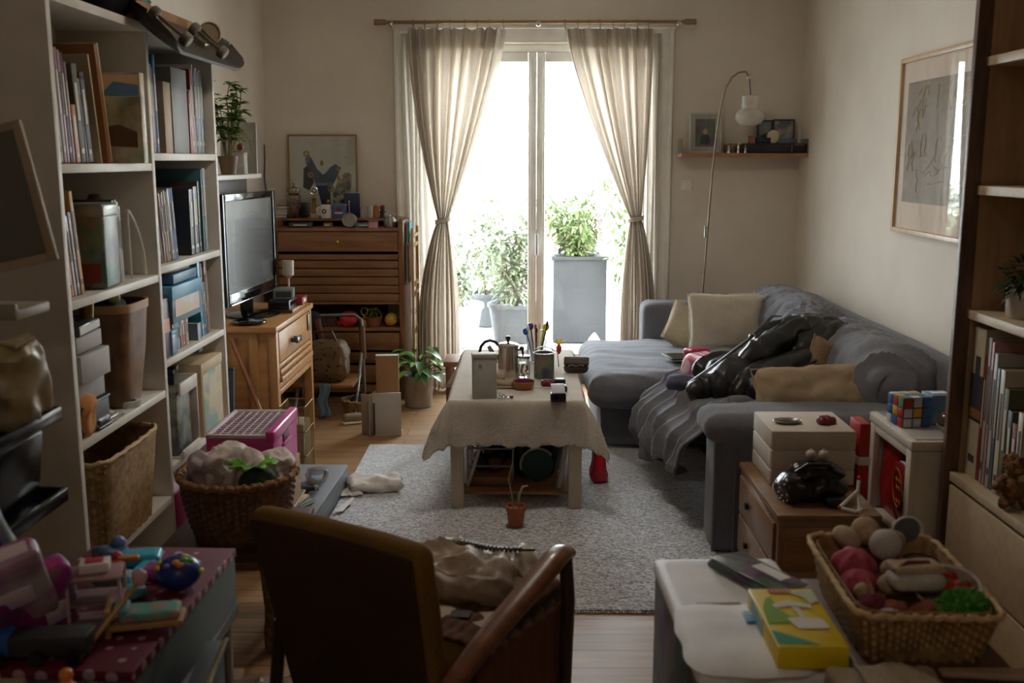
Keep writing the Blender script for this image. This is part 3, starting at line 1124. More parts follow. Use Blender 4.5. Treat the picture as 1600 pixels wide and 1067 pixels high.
# left wooden bench behind the table
t = thing('wooden_stool', 'low brown wooden stool just behind the left of the coffee table', 'stool', (-0.30, 5.68, RZ-0.01))
MB().box(0.3, 0.24, 0.03, (0, 0, 0.385), bev=0.006).build('seat', mat('mid_brown_wood', (138, 92, 56), 0.4, kind='wood', rgb2=(110, 70, 42)), t)
for sx in (-1, 1):
	for sy in (-1, 1):
		MB().cyl(0.016, 0.375, (sx*0.12, sy*0.09, 0), r2=0.02, seg=12).build('leg', mat('mid_brown_wood', (138, 92, 56), 0.4), t)
p = Vector((-0.31, 5.67, RZ+0.392))
t = thing('soap_dish', 'small flat grey dish on the stool behind the coffee table', 'dish', p)
MB().lathe([(0, 0), (0.04, 0), (0.055, 0.012), (0.052, 0.014), (0.038, 0.004), (0, 0.004)], 24, sy=0.7).build('dish', mat('grey_glaze', (150, 150, 150), 0.3), t)
MB().lathe([(0, 0.0045), (0.036, 0.0045)], 20, sy=0.7).build('glaze', mat('grey_glaze_dark', (120, 120, 124), 0.3), t)

# stuff below the table, all standing on the lower shelf
SZ = RZ+0.064
t = thing('wire_crate', 'open wire crate of dark toys under the left half of the coffee table', 'crate', (-0.15, 4.52, SZ))
q = MB()
for z in (0.005, 0.09, 0.17):
	q.tube([(-0.1, -0.15, z), (0.1, -0.15, z), (0.1, 0.15, z), (-0.1, 0.15, z)], 0.0035, 6, closed=True)
for x, y in ((-0.1, -0.15), (0.1, -0.15), (0.1, 0.15), (-0.1, 0.15)):
	q.tube([(x, y, 0.005), (x, y, 0.17)], 0.004, 6)
q.build('wires', mat('dull_wire', (120, 118, 112), 0.35, 0.9), t)
MB().box(0.19, 0.29, 0.035, (0, 0, 0.022), bev=0.003).build('base_board', mat('honey_wood', (160, 112, 68), 0.5), t)
mdk = [mat('toy_navy', (28, 38, 62), 0.5), mat('toy_black', (20, 20, 22), 0.35), mat('toy_brown', (96, 60, 36), 0.6), mat('toy_green', (26, 62, 50), 0.6), mat('toy_white', (190, 188, 180), 0.5)]
names = ['navy', 'black', 'brown', 'dark green', 'off-white']
for k, (x, y, z, r_, mi) in enumerate(((-0.20, 4.45, 0.075, 0.034, 0), (-0.13, 4.46, 0.075, 0.036, 2), (-0.19, 4.54, 0.085, 0.042, 1), (-0.11, 4.56, 0.085, 0.04, 0), (-0.16, 4.50, 0.13, 0.034, 1))):
	o = MB().sph(r_, (0, 0, 0), (1, 1, 0.9), sub=3, disp=lambda n, k=k: 0.006*nz(n, 3, k)).build('stuffed_toy', mdk[mi], loc=(x, y, SZ+z))
	tag(o, names[mi]+' lumpy toy in the wire crate under the table, '+('front left', 'front right', 'rear left', 'rear right', 'topmost')[k], 'toy')
for k, (x, y, w_, h_, c_) in enumerate(((-0.12, 4.82, 0.22, 0.30, 0), (-0.005, 4.56, 0.07, 0.30, 1), (0.115, 4.60, 0.10, 0.28, 0))):
	t = thing('storage_bag', ('wide dark navy storage bag under the rear of the coffee table', 'black upright bag under the middle of the coffee table', 'navy bag standing right of the middle under the coffee table')[k], 'bag', (x, y, SZ))
	MB().rbox(w_, 0.16, h_, 0.03, 9, (0, 0, h_/2), disp=lambda p_, d, k=k: 0.008*nz(p_, 16, k)).build('body', mdk[c_], t)
	MB().tube([(-0.02, -0.086, h_*0.75), (-0.015, -0.1, h_*0.95), (0.015, -0.1, h_*0.95), (0.02, -0.086, h_*0.75)], 0.004, 6).build('strap', M_cream, t)
t = thing('round_tin', 'dark green disc shaped toy with a pale rim under the coffee table', 'toy', (0.06, 4.46, SZ+0.075))
MB().cyl(0.07, 0.03, (0, 0, 0), rot=(PI/2, 0, 0), seg=32).build('disc', mdk[3], t)
MB().tube([(0.075*math.cos(a), -0.015, 0.075*math.sin(a)) for a in [PI*0.2+PI*0.9*k/16 for k in range(17)]], 0.006, 8).build('rim', mdk[4], t)
t = thing('toy_cane', 'pale curled plastic hook hanging among bags under the coffee table', 'toy', (0.16, 4.50, SZ))
MB().tube([(0.01, 0, 0), (0.01, 0, 0.2), (0.0, 0, 0.235), (-0.02, 0, 0.24), (-0.03, 0, 0.22)], 0.007, 8).build('hook', mdk[4], t)
MB().sph(0.009, (-0.03, 0, 0.212)).build('hook_tip', mdk[4], t)
for k, (a, b, lab) in enumerate((((-0.265, 4.40, SZ), (-0.22, 4.52, SZ+0.33), 'white paper roll leaning inside the left leg of the coffee table'), ((-0.25, 4.36, SZ), (-0.15, 4.40, SZ+0.32), 'thin white stick leaning right beside the paper roll under the table'), ((0.125, 4.36, SZ), (0.20, 4.46, SZ+0.3), 'grey slat leaning inside the right leg of the coffee table'), ((0.155, 4.34, SZ), (0.208, 4.40, SZ+0.31), 'pale slat leaning nearest the right leg of the coffee table'))):
	rr = (0.018, 0.008, 0.009, 0.010)[k]
	t = thing('stick' if k else 'paper_roll', lab, 'stick' if k else 'paper roll', a)
	d = Vector(b)-Vector(a)
	MB().tube([(0, 0, 0), d*0.5, d], rr, 10).build('shaft', (M_paper, mdk[4], mat('grey_slat', (92, 90, 88), 0.6), mdk[4])[k], t)
	MB().tube([d*0.97, d*1.03], rr*1.25, 10).build('end_cap', mdk[4], t)
# small terracotta pot with two dry stems in front of the table
p = at(806, 822, Z=RZ)
t = thing('cactus_pot', 'small terracotta pot with bare stems on the rug before the coffee table', 'plant', p)
MB().lathe([(0, 0), (0.03, 0), (0.038, 0.068), (0.042, 0.07), (0.042, 0.09), (0.036, 0.09), (0.034, 0.075), (0, 0.075)], 28).build('pot', M_terra, t)
q = MB()
q.tube([(-0.01, 0, 0.07), (-0.018, 0, 0.14), (-0.03, 0, 0.2), (-0.015, 0.0, 0.27)], [0.004, 0.004, 0.003, 0.002], 6)
q.tube([(0.012, 0, 0.07), (0.012, 0, 0.13), (0.028, 0, 0.17), (0.05, 0, 0.175)], [0.006, 0.006, 0.006, 0.004], 6)
q.build('stems', mat('dry_stem', (150, 140, 112), 0.8), t)
# red bag behind the right leg
p = at(915, 752, Y=4.62)
t = thing('shopping_bag', 'red plastic bag slumped on the rug right of the coffee table', 'bag', (0.35, 4.65, RZ))
MB().rbox(0.06, 0.10, 0.20, 0.03, 9, (0, 0, 0.1), disp=lambda p_, d: 0.010*ridge(p_, 12)-0.006, shape=lambda p_: Vector((p_.x*(1.1-(p_.z/0.22)*0.9), p_.y*(1.1-(p_.z/0.22)*0.5), p_.z))).build('bag', mat('red_film', (190, 24, 40), 0.35), t)
MB().tube([(-0.008, 0, 0.1), (-0.014, -0.01, 0.2), (0.004, 0, 0.27), (0.018, 0, 0.2)], 0.005, 6, flat=0.4).build('handle', M_paper, t)

# ------------------------------------------------------------------ sofa
M_sofa = mat('grey_sofa_cover', (116, 116, 121), 0.92, kind='fabric', rgb2=(94, 94, 99), bump=0.35, spec=0.15, sheen=0.15)
M_sofa2 = mat('grey_sofa_wrinkled', (124, 124, 130), 0.9, kind='fabric', rgb2=(102, 102, 107), bump=0.3, spec=0.15, sheen=0.15)
sf = thing('sofa', 'grey loose covered corner sofa with chaise along the right wall', 'sofa', (1.2, 4.9, 0))


def W(x, y, z):
	return (x-1.2, y-4.9, z)


def crease(s1, s2, amp):
	return lambda p, d: amp*(nz(p, s1)+0.5*nz(p, s2, 3))


q = MB()
q.rbox(0.66, 1.25, 0.30, 0.02, 8, W(1.40, 4.58, 0.16))
q.rbox(1.36, 1.02, 0.27, 0.03, 10, W(1.07, 5.70, 0.155), disp=crease(4, 9, 0.006))
q.build('base', M_sofa, sf)


def seam_wr(p, d):
	# pulled-cover creases that run across the long side
	return 0.006*nz((p.x*3, p.y*26, p.z*3), 1.0)+0.008*nz(p, 5)


q = MB()
q.rbox(0.72, 1.24, 0.16, 0.06, 16, W(1.33, 4.58, 0.365), disp=crease(5, 12, 0.012), puff=0.015)
q.build('seat_cushion', M_sofa2, sf)


def chdisp(p, d):
	return -0.018*abs(nz((p.x*1.6, p.y*13+p.x*3, p.z*2), 1.0))**0.7+0.010*nz(p, 4, 2)-0.006*abs(nz((p.x*3, p.y*30, p.z*3), 1.0, 4))+0.006


q = MB()
q.rbox(1.46, 1.12, 0.19, 0.085, 44, W(1.065, 5.63, 0.335), disp=chdisp, puff=0.012)
q.build('chaise_cushion', M_sofa2, sf)
# near arm: body + rolled top
q = MB()
q.rbox(1.03, 0.20, 0.50, 0.03, 10, W(1.235, 3.845, 0.26), disp=crease(4, 9, 0.004))
q.build('armrest', M_sofa, sf)
q = MB()
q.rbox(1.09, 0.27, 0.115, 0.055, 16, W(1.225, 3.85, 0.505), disp=lambda p, d: 0.004*nz((p.x*4, p.y*12, p.z*10), 1)+0.003*nz(p, 9))
q.build('armrest_top', M_sofa, sf)
q = MB()
q.tube([W(0.722, 3.745, 0.02), W(0.722, 3.745, 0.44)], 0.004, 6)
q.tube([W(0.80, 3.738, 0.02), W(0.80, 3.738, 0.44)], 0.004, 6)
q.build('piping', M_sofa, sf)
# far arm
q = MB()
q.rbox(1.07, 0.22, 0.60, 0.055, 16, W(1.255, 6.29, 0.345), disp=crease(4, 8, 0.004))
q.build('armrest', M_sofa, sf)
# back frame
q = MB()
q.rbox(0.17, 2.52, 0.70, 0.08, 14, W(1.695, 5.02, 0.37), disp=crease(4, 8, 0.006))
q.build('back_frame', M_sofa, sf)


def backc(y0, y1, ht, seed):
	ln = y1-y0

	def dsp(p, d):
		q_ = (p.x*2.5, p.y*15+p.x*9-p.z*7, p.z*2.5)
		v = -0.034*abs(nz(q_, 1.0, seed))**0.7+0.012*nz(p, 4, seed)-0.014*abs(nz((q_[0]*2, q_[1]*2.3, q_[2]*2), 1.0, seed+4))+0.012
		return v*(0.4+0.6*(abs(d.y) < 0.8))
	q = MB()
	q.rbox(0.36, ln, ht, 0.165, 52, W(1.50, (y0+y1)/2, 0.42+ht/2), rot=(0, -0.10, 0), disp=dsp, puff=0.01)
	return q


backc(3.90, 4.98, 0.345, 1).build('back_cushion', M_sofa2, sf)
backc(4.965, 6.22, 0.35, 5).build('back_cushion', M_sofa2, sf)
# fallen cover over the seat front


def spill(u, v):
	# u along the sofa (near -> far), v from the seat over the front edge and down
	y = lerp(4.02, 5.02, u)
	path = [(0.0, 1.15, 0.47), (0.25, 0.95, 0.475), (0.45, 0.76, 0.455), (0.6, 0.66, 0.37), (0.8, 0.63, 0.26), (1.0, 0.66, 0.14)]
	x = z = None
	for (a, xa, za), (b, xb, zb) in zip(path[:-1], path[1:]):
		if v <= b+1e-9:
			k = (v-a)/(b-a)
			x, z = lerp(xa, xb, k), lerp(za, zb, k)
			break
	bulge = 0.11*math.exp(-((u-0.72)/0.25)**2)+0.05*math.exp(-((u-0.3)/0.2)**2)
	if v > 0.4:
		x -= bulge*min(1, (v-0.4)*4)
	ph = u*64+v*9+2.0*math.sin(u*7)+1.2*math.sin(v*5)
	f = 0.026*(1-1.6*abs(math.sin(ph*0.5))**0.8)+0.014*math.sin(u*26-v*8+1)+0.020*nz((u*9, v*6, 0), 1.0)
	z += abs(f)*0.9*(v < 0.5)+0.10*bulge*8*max(0, 1-abs(v-0.35)*3)*0.4
	x -= f*(v >= 0.35)*0.8
	if v > 0.85:
		z += 0.10*(1-u)*(v-0.85)/0.15+0.05*math.sin(u*9)*(v-0.85)/0.15
	y += 0.03*math.sin(v*7+u*8)
	return W(x, y, max(z, 0.03))


MB().grid(spill, 240, 70).build('fallen_cover', M_sofa2, sf, thick=0.006, angle=180)

M_lin = mat('oatmeal_cushion_linen', (206, 196, 178), 0.9, kind='fabric', rgb2=(186, 175, 156), bump=0.4, spec=0.1)
M_kraft = mat('mustard_beige_cushion', (170, 150, 122), 0.9, kind='fabric', rgb2=(148, 128, 102), bump=0.4, spec=0.1)


def cushion(name, label, w_, h_, th, loc, rot, mm, seed=0, n=16, wr=0.008, piping=True):
	t = thing(name, label, 'cushion', loc, rot=rot)

	def shp(p):
		u, v = p.x/(w_/2), p.z/(h_/2)
		e = max(abs(u), abs(v))
		pinch = 1-0.06*(1-abs(u))*0-0.0
		k = (1-u*u)*(1-v*v)
		pin = 1+0.03*(u*u*v*v)-0.02*((1-u*u)*v*v+(1-v*v)*u*u)
		return Vector((p.x*pin, p.y*(0.15+0.85*max(0, k)**0.3), p.z*pin))
	q = MB()
	q.rbox(w_, th, h_, th*0.3, n, (0, 0, 0), disp=lambda p, d: wr*(nz(p, 9, seed)+0.6*nz(p, 22, seed)), shape=shp)
	q.build('cover', mm, t)
	if piping:
		pts = []
		for k in range(48):
			a = 2*PI*k/48
			c_, s_ = math.cos(a), math.sin(a)
			sq = 1/max(abs(c_), abs(s_))
			u, v = c_*sq, s_*sq
			pin = 1+0.03*(u*u*v*v)-0.02*((1-u*u)*v*v+(1-v*v)*u*u)
			pts.append((u*w_/2*pin*0.99, 0, v*h_/2*pin*0.99))
		MB().tube(pts, 0.004, 6, closed=True).build('piping', mm, t)
	return t


cushion('cushion', 'square oatmeal linen cushion upright on the chaise end', 0.42, 0.33, 0.16, (1.14, 5.74, 0.59), (-0.22, 0.0, 0.04), M_lin, 1, 26, 0.014)
cushion('cushion', 'beige cushion lying behind the left of the square linen cushion', 0.30, 0.30, 0.10, (0.97, 5.95, 0.51), (-0.7, 0.6, 0.1), mat('sand_cushion', (186, 172, 148), 0.9, kind='fabric'), 2, 12)
cushion('cushion', 'long mustard beige cushion lying along the near armrest', 0.56, 0.24, 0.17, (1.22, 4.08, 0.565), (-0.55, -0.05, 0.05), M_kraft, 3, 30, 0.022)
cushion('cushion', 'small tan cushion with its corner showing behind the black coat', 0.26, 0.24, 0.10, (1.34, 4.42, 0.585), (-0.3, 0.5, 0.3), mat('tan_cushion', (150, 122, 96), 0.9, kind='fabric'), 4, 12)

# leather coat heap
M_leath = mat('black_leather', (22, 22, 23), 0.40, kind='mottle', rgb2=(32, 32, 33), bump=0.3, coat=0.0)


def lfold(p, amp, o):
	# long soft folds of leather running along the heap
	q_ = (p[0]*3+p[2]*5, p[1]*13-p[0]*6, p[2]*6)
	return amp*(1.1*nz(q_, 1.0, o)+0.5*nz((q_[0]*2, q_[1]*2.1, q_[2]*2), 1.0, o+3)-0.35*abs(nz(p, 20, o)))


ck = thing('leather_coat', 'heap of black leather coat and bag thrown on the sofa seat', 'coat', (1.12, 4.62, 0.47))


def crump(seed, a=0.022):
	return lambda p, d: a*(ridge((p.x*5, p.y*5+p.x*3, p.z*6), 1.0, seed)-0.5)+a*0.5*ridge(p, 13, seed)-a*0.3


q = MB()
q.rbox(0.44, 0.46, 0.30, 0.13, 40, (0.17, 0.10, 0.13), rot=(0, -0.35, 0.25), disp=lambda p, d: lfold(p, 0.034, 3))
q.rbox(0.56, 0.44, 0.20, 0.09, 40, (-0.06, -0.08, 0.08), rot=(0, -0.18, 0.3), disp=lambda p, d: lfold(p, 0.034, 8))
q.rbox(0.40, 0.24, 0.15, 0.07, 26, (0.0, -0.27, 0.05), rot=(0, 0.0, 0.15), disp=lambda p, d: lfold(p, 0.026, 12))
q.build('coat_body', M_leath, ck)
for k, pts in enumerate(([(0.30, 0.10, 0.25), (0.12, 0.02, 0.28), (-0.06, -0.10, 0.18), (-0.26, -0.2, 0.08), (-0.38, -0.22, 0.02)], [(0.34, -0.08, 0.18), (0.32, -0.2, 0.12), (0.2, -0.3, 0.09), (0.02, -0.38, 0.06)])):
	q = MB()
	pp = []
	rr = []
	for i in range(44):
		t_ = i/43*(len(pts)-1)
		j = min(int(t_), len(pts)-2)
		a, b = Vector(pts[j]), Vector(pts[j+1])
		pp.append(a.lerp(b, t_-j)+Vector((0, 0, 0.006*math.sin(i*1.1))))
		rr.append((0.068-0.022*i/43)*(1+0.08*math.sin(i*0.9)+0.05*math.sin(i*2.3)))
	q.tube(pp, rr, 26)
	q.wobble(lambda p, n, k=k: lfold(p, 0.022, k*5))
	q.build('sleeve', M_leath, ck)
for k, pts in enumerate(([(0.1, 0.22, 0.30), (0.02, 0.05, 0.325), (-0.12, -0.10, 0.24), (-0.30, -0.22, 0.14), (-0.40, -0.20, 0.06)], [(0.33, 0.0, 0.2), (0.26, -0.16, 0.22), (0.10, -0.28, 0.16), (-0.04, -0.36, 0.13), (-0.20, -0.30, 0.1)])):
	q = MB()
	q.tube(pts, 0.011, 8, flat=0.4)
	q.build('strap', M_leath, ck)
for x, y, z in ((-0.10, -0.09, 0.25), (0.28, -0.14, 0.225), (0.13, -0.27, 0.175)):
	q = MB()
	q.tube([(x+0.014*math.cos(a), y+0.003, z+0.014*math.sin(a)) for a in [2*PI*j/14 for j in range(14)]], 0.003, 6, closed=True)
	q.build('buckle', M_steel, ck)
# pink and white striped bag
t = thing('striped_bag', 'pink and white striped pouch slumped left of the black coat', 'bag', (0.86, 4.76, 0.475), 0.5)
MB().rbox(0.17, 0.20, 0.12, 0.04, 14, (0, 0, 0.06), disp=lambda p, d: 0.012*ridge(p, 9)-0.006).build('pouch', mat('pink_white_stripes', (205, 92, 120), 0.5, kind='stripes', rgb2=(222, 205, 205), scale=1.6), t)
MB().rbox(0.12, 0.08, 0.05, 0.02, 9, (0.03, 0.11, 0.11), disp=lambda p, d: 0.006*nz(p, 20)).build('flap', mat('cherry_pink', (170, 40, 75), 0.4), t)
# grey sock / scarf
t = thing('scarf', 'small grey blue knotted scarf by the pink striped pouch', 'scarf', (0.70, 4.50, 0.50))
MB().rbox(0.12, 0.08, 0.06, 0.028, 10, (0, 0, 0.02), rot=(0, 0, .4), disp=lambda p, d: 0.008*ridge(p, 18)).build('knot', mat('grey_blue_cloth', (96, 100, 122), 0.85, kind='fabric'), t)
MB().rbox(0.14, 0.05, 0.03, 0.013, 8, (0.06, 0.06, 0.02), rot=(0, 0, .7), disp=lambda p, d: 0.004*nz(p, 30)).build('tail', mat('grey_blue_cloth', (96, 100, 122), 0.85), t)
# tablet and folder on the chaise
t = thing('tablet', 'thin black tablet lying on the chaise left of the cushion', 'tablet', (0.88, 5.42, 0.462), 0.25, rot=(0.02, 0.03, 0.25))
MB().box(0.25, 0.16, 0.008, bev=0.003).build('body', M_blk, t)
MB().box(0.23, 0.145, 0.001, (0, 0, 0.0045)).build('screen', mat('dark_glass', (12, 13, 16), 0.08), t)
t = thing('magazine', 'grey glossy magazine standing bent before the square linen cushion', 'magazine', (1.12, 5.45, 0.465), 0, rot=(0.03, -0.02, -0.1))
MB().box(0.30, 0.2, 0.012, (0, 0, 0.01), bev=0.003).build('pages', M_paper, t)
MB().grid(lambda u, v: (lerp(-0.155, 0.155, u), lerp(-0.105, 0.105, v), 0.019+0.012*math.sin(u*PI)*v), 12, 8).build('cover', mat('grey_magazine_cover', (112, 112, 108), 0.3, kind='print', rgb2=(60, 60, 62), amt=0.3), t, thick=0.001)
t = thing('book', 'small dark red book under the grey magazine on the chaise', 'book', (1.06, 5.28, 0.462), 0.3)
MB().box(0.17, 0.12, 0.02, (0, 0, 0.012), bev=0.002).build('cover', mat('maroon_cover', (92, 30, 34), 0.4), t)
MB().box(0.165, 0.117, 0.014, (0.004, -0.003, 0.012)).build('pages', M_paper, t)

# ------------------------------------------------------------------ arc lamp
lp = thing('floor_lamp', 'arched steel floor lamp with white glass shade in the corner behind the sofa', 'lamp', (1.13, 6.52, 0))
M_wire = mat('aged_steel', (150, 140, 122), 0.35, 0.9)
pts = [(1.135, 6.52, 0.02)]
for x, y in ((1098, 455), (1104, 380), (1108, 330), (1113, 270), (1119, 215), (1124, 180), (1128, 158), (1134, 137), (1144, 121), (1155, 113), (1165, 112), (1170, 119)):
	pts.append(tuple(at(x, y, Y=6.52)))
pts[0] = (pts[1][0]-0.008, 6.52, 0.02)
MB().tube([(a-1.13, 0, c) for a, b, c in pts], 0.0065, 10).build('pole', M_wire, lp)
MB().lathe([(0, 0), (0.12, 0), (0.12, 0.012), (0.1, 0.022), (0.012, 0.03), (0, 0.03)], 32, (pts[0][0]-1.13, 0, 0)).build('base', M_wire, lp)
e = at(1171, 121, Y=6.52)
MB().sph(0.017, (e.x-1.13, 0, e.z), sub=3).build('joint', M_steel, lp)
k_ = at(1103, 362, Y=6.52)
MB().lathe([(0.011, -0.035), (0.012, 0), (0.011, 0.035)], 12, (k_.x-1.13, 0, k_.z)).build('collar', M_steel, lp)
s0 = at(1173, 149, Y=6.52)
MB().tube([(e.x-1.13, 0, e.z-0.01), (s0.x-1.13, 0, s0.z)], 0.003, 6).build('cord', M_blk, lp)
s1 = at(1173, 198, Y=6.52)
h = s0.z-s1.z
MB().lathe([(0.0, 0.0), (0.035, 0.004), (0.07, 0.02), (0.088, 0.045), (0.09, 0.065), (0.083, 0.085), (0.066, 0.104), (0.055, 0.112), (0.053, h-0.004), (0.048, h), (0, h)], 36, (s0.x-1.13, 0, s1.z)).build('shade', mat('alabaster_glass', (226, 220, 210), 0.25, kind='mottle', rgb2=(205, 198, 188), scale=1.2, bump=0.0, trans=0.15), lp)

# ------------------------------------------------------------------ shelf on the back wall, right
M_oak = mat('light_oak', (170, 124, 80), 0.45, kind='wood', rgb2=(142, 98, 60))
sy = 6.66
sh = thing('wall_shelf', 'narrow oak shelf with clear ends on the back wall above the sofa', 'shelf', (1.39, 6.69, 1.545))
MB().box(0.80, 0.20, 0.024, (0, 0, -0.012), bev=0.002).build('board', M_oak, sh)
for sx in (-1, 1):
	MB().box(0.006, 0.19, 0.10, (sx*0.396, 0, 0.04)).build('clear_end', thin_glass('acrylic'), sh)
SY = 6.69


def frame(name, label, w_, h_, bw, loc, rot, fm, pm, mat_w=0.0, mm=None, depth=0.015, extra=None, cat='picture', glass=True):
	"""upright picture; origin at the bottom centre; faces -Y"""
	t = thing(name, label, cat, loc, rot=rot)
	q = MB()
	for sx in (-1, 1):
		q.box(bw, depth, h_, (sx*(w_-bw)/2, 0, h_/2), bev=bw*0.15)
		q.box(w_-2*bw, depth, bw, (0, 0, bw/2 if sx < 0 else h_-bw/2), bev=bw*0.15)
	q.build('frame', fm, t)
	MB().box(w_-2*bw, depth*0.5, h_-2*bw, (0, depth*0.15, h_/2)).build('mount' if mat_w else 'picture_sheet', (mm or M_paper) if mat_w else pm, t)
	if mat_w:
		MB().box(w_-2*bw-2*mat_w, 0.002, h_-2*bw-2*mat_w, (0, -depth*0.13, h_/2)).build('picture_sheet', pm, t)
	if extra:
		extra(t, -depth*0.16-0.001)
	if glass:
		MB().box(w_-2*bw, 0.0015, h_-2*bw, (0, -depth*0.3, h_/2)).build('glazing', thin_glass('picture_glass', gloss=0.05), t)
	return t


M_photo = mat('portrait_print', (92, 84, 80), 0.5, kind='print', rgb2=(60, 52, 54), scale=0.8, amt=0.4)


def portrait(t, y):
	MB().lathe([(0, 0.0), (0.016, 0.0)], 20, (0, y, 0.135), (PI/2, 0, 0), sy=1.25).build('figure_head', mat('skin_print', (190, 150, 122), 0.6), t)
	MB().prism([(-0.035, 0.055), (0.035, 0.055), (0.03, 0.1), (0.012, 0.118), (-0.012, 0.118), (-0.03, 0.1)], 0.0006, (0, y-0.0006, 0)).build('figure_coat', mat('dark_coat_print', (46, 54, 62), 0.6), t)


frame('photo_frame', 'white framed portrait photograph at the left end of the wall shelf', 0.205, 0.255, 0.012, (1.155, SY, 1.546), (-0.10, 0, 0), mat('pale_silver', (186, 182, 172), 0.35), M_photo, 0.028, mat('cream_mount', (186, 178, 164), 0.8), extra=portrait)
M_fr_d = mat('dark_frame', (42, 42, 46), 0.4)
frame('photo_frame', 'dark double photo frame at the right end of the wall shelf', 0.14, 0.16, 0.01, (1.665, SY+0.045, 1.60), (-0.08, 0, 0), M_fr_d, mat('blossom_print', (54, 56, 66), 0.5, kind='print', rgb2=(180, 160, 150), scale=1.3, amt=0.3))
frame('photo_frame', 'narrow dark photo frame left of the dark double frame', 0.10, 0.14, 0.01, (1.545, SY+0.05, 1.615), (-0.08, 0, 0), M_fr_d, mat('brown_print', (84, 62, 50), 0.5, kind='print', rgb2=(50, 60, 60), scale=1.3, amt=0.3))
t = thing('radio', 'long black radio lying on the right half of the wall shelf', 'radio', (1.58, SY, 1.546))
MB().box(0.40, 0.15, 0.06, (0, 0, 0.03), bev=0.004).build('case', M_blk, t)
MB().box(0.004, 0.002, 0.05, (0.11, -0.076, 0.03)).box(0.06, 0.002, 0.006, (0.155, -0.076, 0.052)).build('trim', M_brass, t)
for x, r_, lab in ((1.655, 0.04, 'knob'),):
	pass
t = thing('scallop_shell', 'pale fan shaped shell propped on the black radio', 'shell', (1.575, SY-0.05, 1.606))
MB().lathe([(0, 0), (0.02, 0.004), (0.036, 0.001), (0.04, -0.006)], 30, (0, 0, 0.04), (PI/2+0.15, 0, 0), fn=lambda i, k, a: 1+0.03*math.cos(a*15), sy=1.1).build('shell', mat('shell_cream', (196, 182, 150), 0.5), t)
MB().sph(0.008, (0, -0.002, 0.004)).build('hinge', mat('shell_cream', (196, 182, 150), 0.5), t)
for k, (x, w_, h_, d_, c_, lab, cat) in enumerate(((1.515, 0.085, 0.035, 0.06, (26, 30, 52), 'navy blue box on the radio left of the shell', 'box'), (1.44, 0.03, 0.05, 0.05, (140, 84, 66), 'small red brown box at the left end of the radio', 'box'), (1.665, 0.12, 0.028, 0.03, (96, 104, 128), 'grey blue narrow box before the dark double frame', 'box'))):
	t = thing('small_box', lab, cat, (x, SY-0.03, 1.606))
	MB().box(w_, d_, h_, (0, 0, h_/2), bev=0.003).build('body', mat('smallbox_%d' % k, c_, 0.5), t)
	MB().box(w_+0.002, d_+0.002, h_*0.25, (0, 0, h_*0.88), bev=0.002).build('lid', mat('smallbox_%d' % k, c_, 0.5), t)
t = thing('music_box', 'brown decorated music box in the middle of the wall shelf', 'box', (1.335, SY-0.01, 1.546))
MB().box(0.11, 0.08, 0.055, (0, 0, 0.028), bev=0.004).build('case', mat('music_box_wood', (120, 84, 56), 0.5, kind='print', rgb2=(78, 56, 44), scale=1.5), t)
MB().sph(0.02, (0, 0, 0.06), (1.6, 1, 0.5)).build('ornament', M_steel, t)
for k, (x, h_) in enumerate(((1.285, 0.045), (1.345, 0.062), (1.39, 0.05))):
	t = thing('silver_figurine', ('short', 'tall', 'middle sized')[k]+' silver figurine standing near the brown music box on the wall shelf', 'figurine', (x+0.005, SY-0.08, 1.546))
	MB().lathe([(0, 0), (0.012, 0), (0.008, h_*0.3), (0.011, h_*0.6), (0.004, h_*0.8), (0, h_*0.82)], 14).build('body', M_steel, t)
	MB().sph(0.007, (0, 0, h_*0.88)).build('head', M_steel, t)

# ------------------------------------------------------------------ picture on the right wall
M_pale = mat('pale_ash_frame', (206, 176, 140), 0.4, kind='woodz', rgb2=(190, 160, 124))
pm = mat('etching_print', (112, 92, 62), 0.5, kind='mottle', rgb2=(134, 112, 80), scale=2, bump=0)
t = thing('wall_picture', 'large pale wood framed etching with cream mount on the right wall', 'picture', (XR-0.016, 4.50, 1.165), rot=(0, 0, -PI/2))
PW, PH = 0.95, 0.80
q = MB()
bw = 0.022
for sx in (-1, 1):
	q.box(bw, 0.03, PH, (sx*(PW-bw)/2, 0, PH/2), bev=0.003)
	q.box(PW-2*bw, 0.03, bw, (0, 0, bw/2 if sx < 0 else PH-bw/2), bev=0.003)
q.build('frame', M_pale, t)
MB().box(PW-2*bw, 0.012, PH-2*bw, (0, 0.006, PH/2)).build('mount', mat('cream_mount_large', (236, 218, 200), 0.8), t)
MB().box(PW-0.19, 0.002, PH-0.26, (0.0, -0.001, PH/2+0.015)).build('picture_sheet', pm, t)
q = MB()
rd = random.Random(21)
for k in range(46):
	x, z = rd.uniform(-0.36, 0.36), rd.uniform(0.17, 0.66)
	ps = []
	dxz = rd.choice(((1, 0), (0, 1), (0.7, 0.7)))
	for j in range(6):
		ps.append((max(-0.37, min(0.37, x+dxz[0]*j*0.035+rd.uniform(-.012, .012))), -0.003, max(0.15, min(0.66, z+dxz[1]*j*0.02+rd.uniform(-.012, .012)))))
	q.tube(ps, 0.0014, 4)
q.build('etched_lines', mat('gold_ink', (206, 176, 118), 0.5), t)
gl = mat('picture_glazing', (255, 255, 255), 0.02)
MB().box(PW-2*bw, 0.002, PH-2*bw, (0, -0.010, PH/2)).build('glazing', thin_glass('large_picture_glass', gloss=0.05, tint=(1, 1, 1), k=1.6), t)

# ------------------------------------------------------------------ white bookcase on the left
M_wht = mat('white_laminate', (214, 208, 198), 0.45)
M_edge = mat('white_edge_band', (222, 217, 206), 0.4)
BX0, BX1 = -1.68, -1.30
ZT = 1.935
bc = thing('bookcase', 'tall white two bay bookcase crowded with books along the left wall', 'bookcase', (-1.49, 3.63, 0))


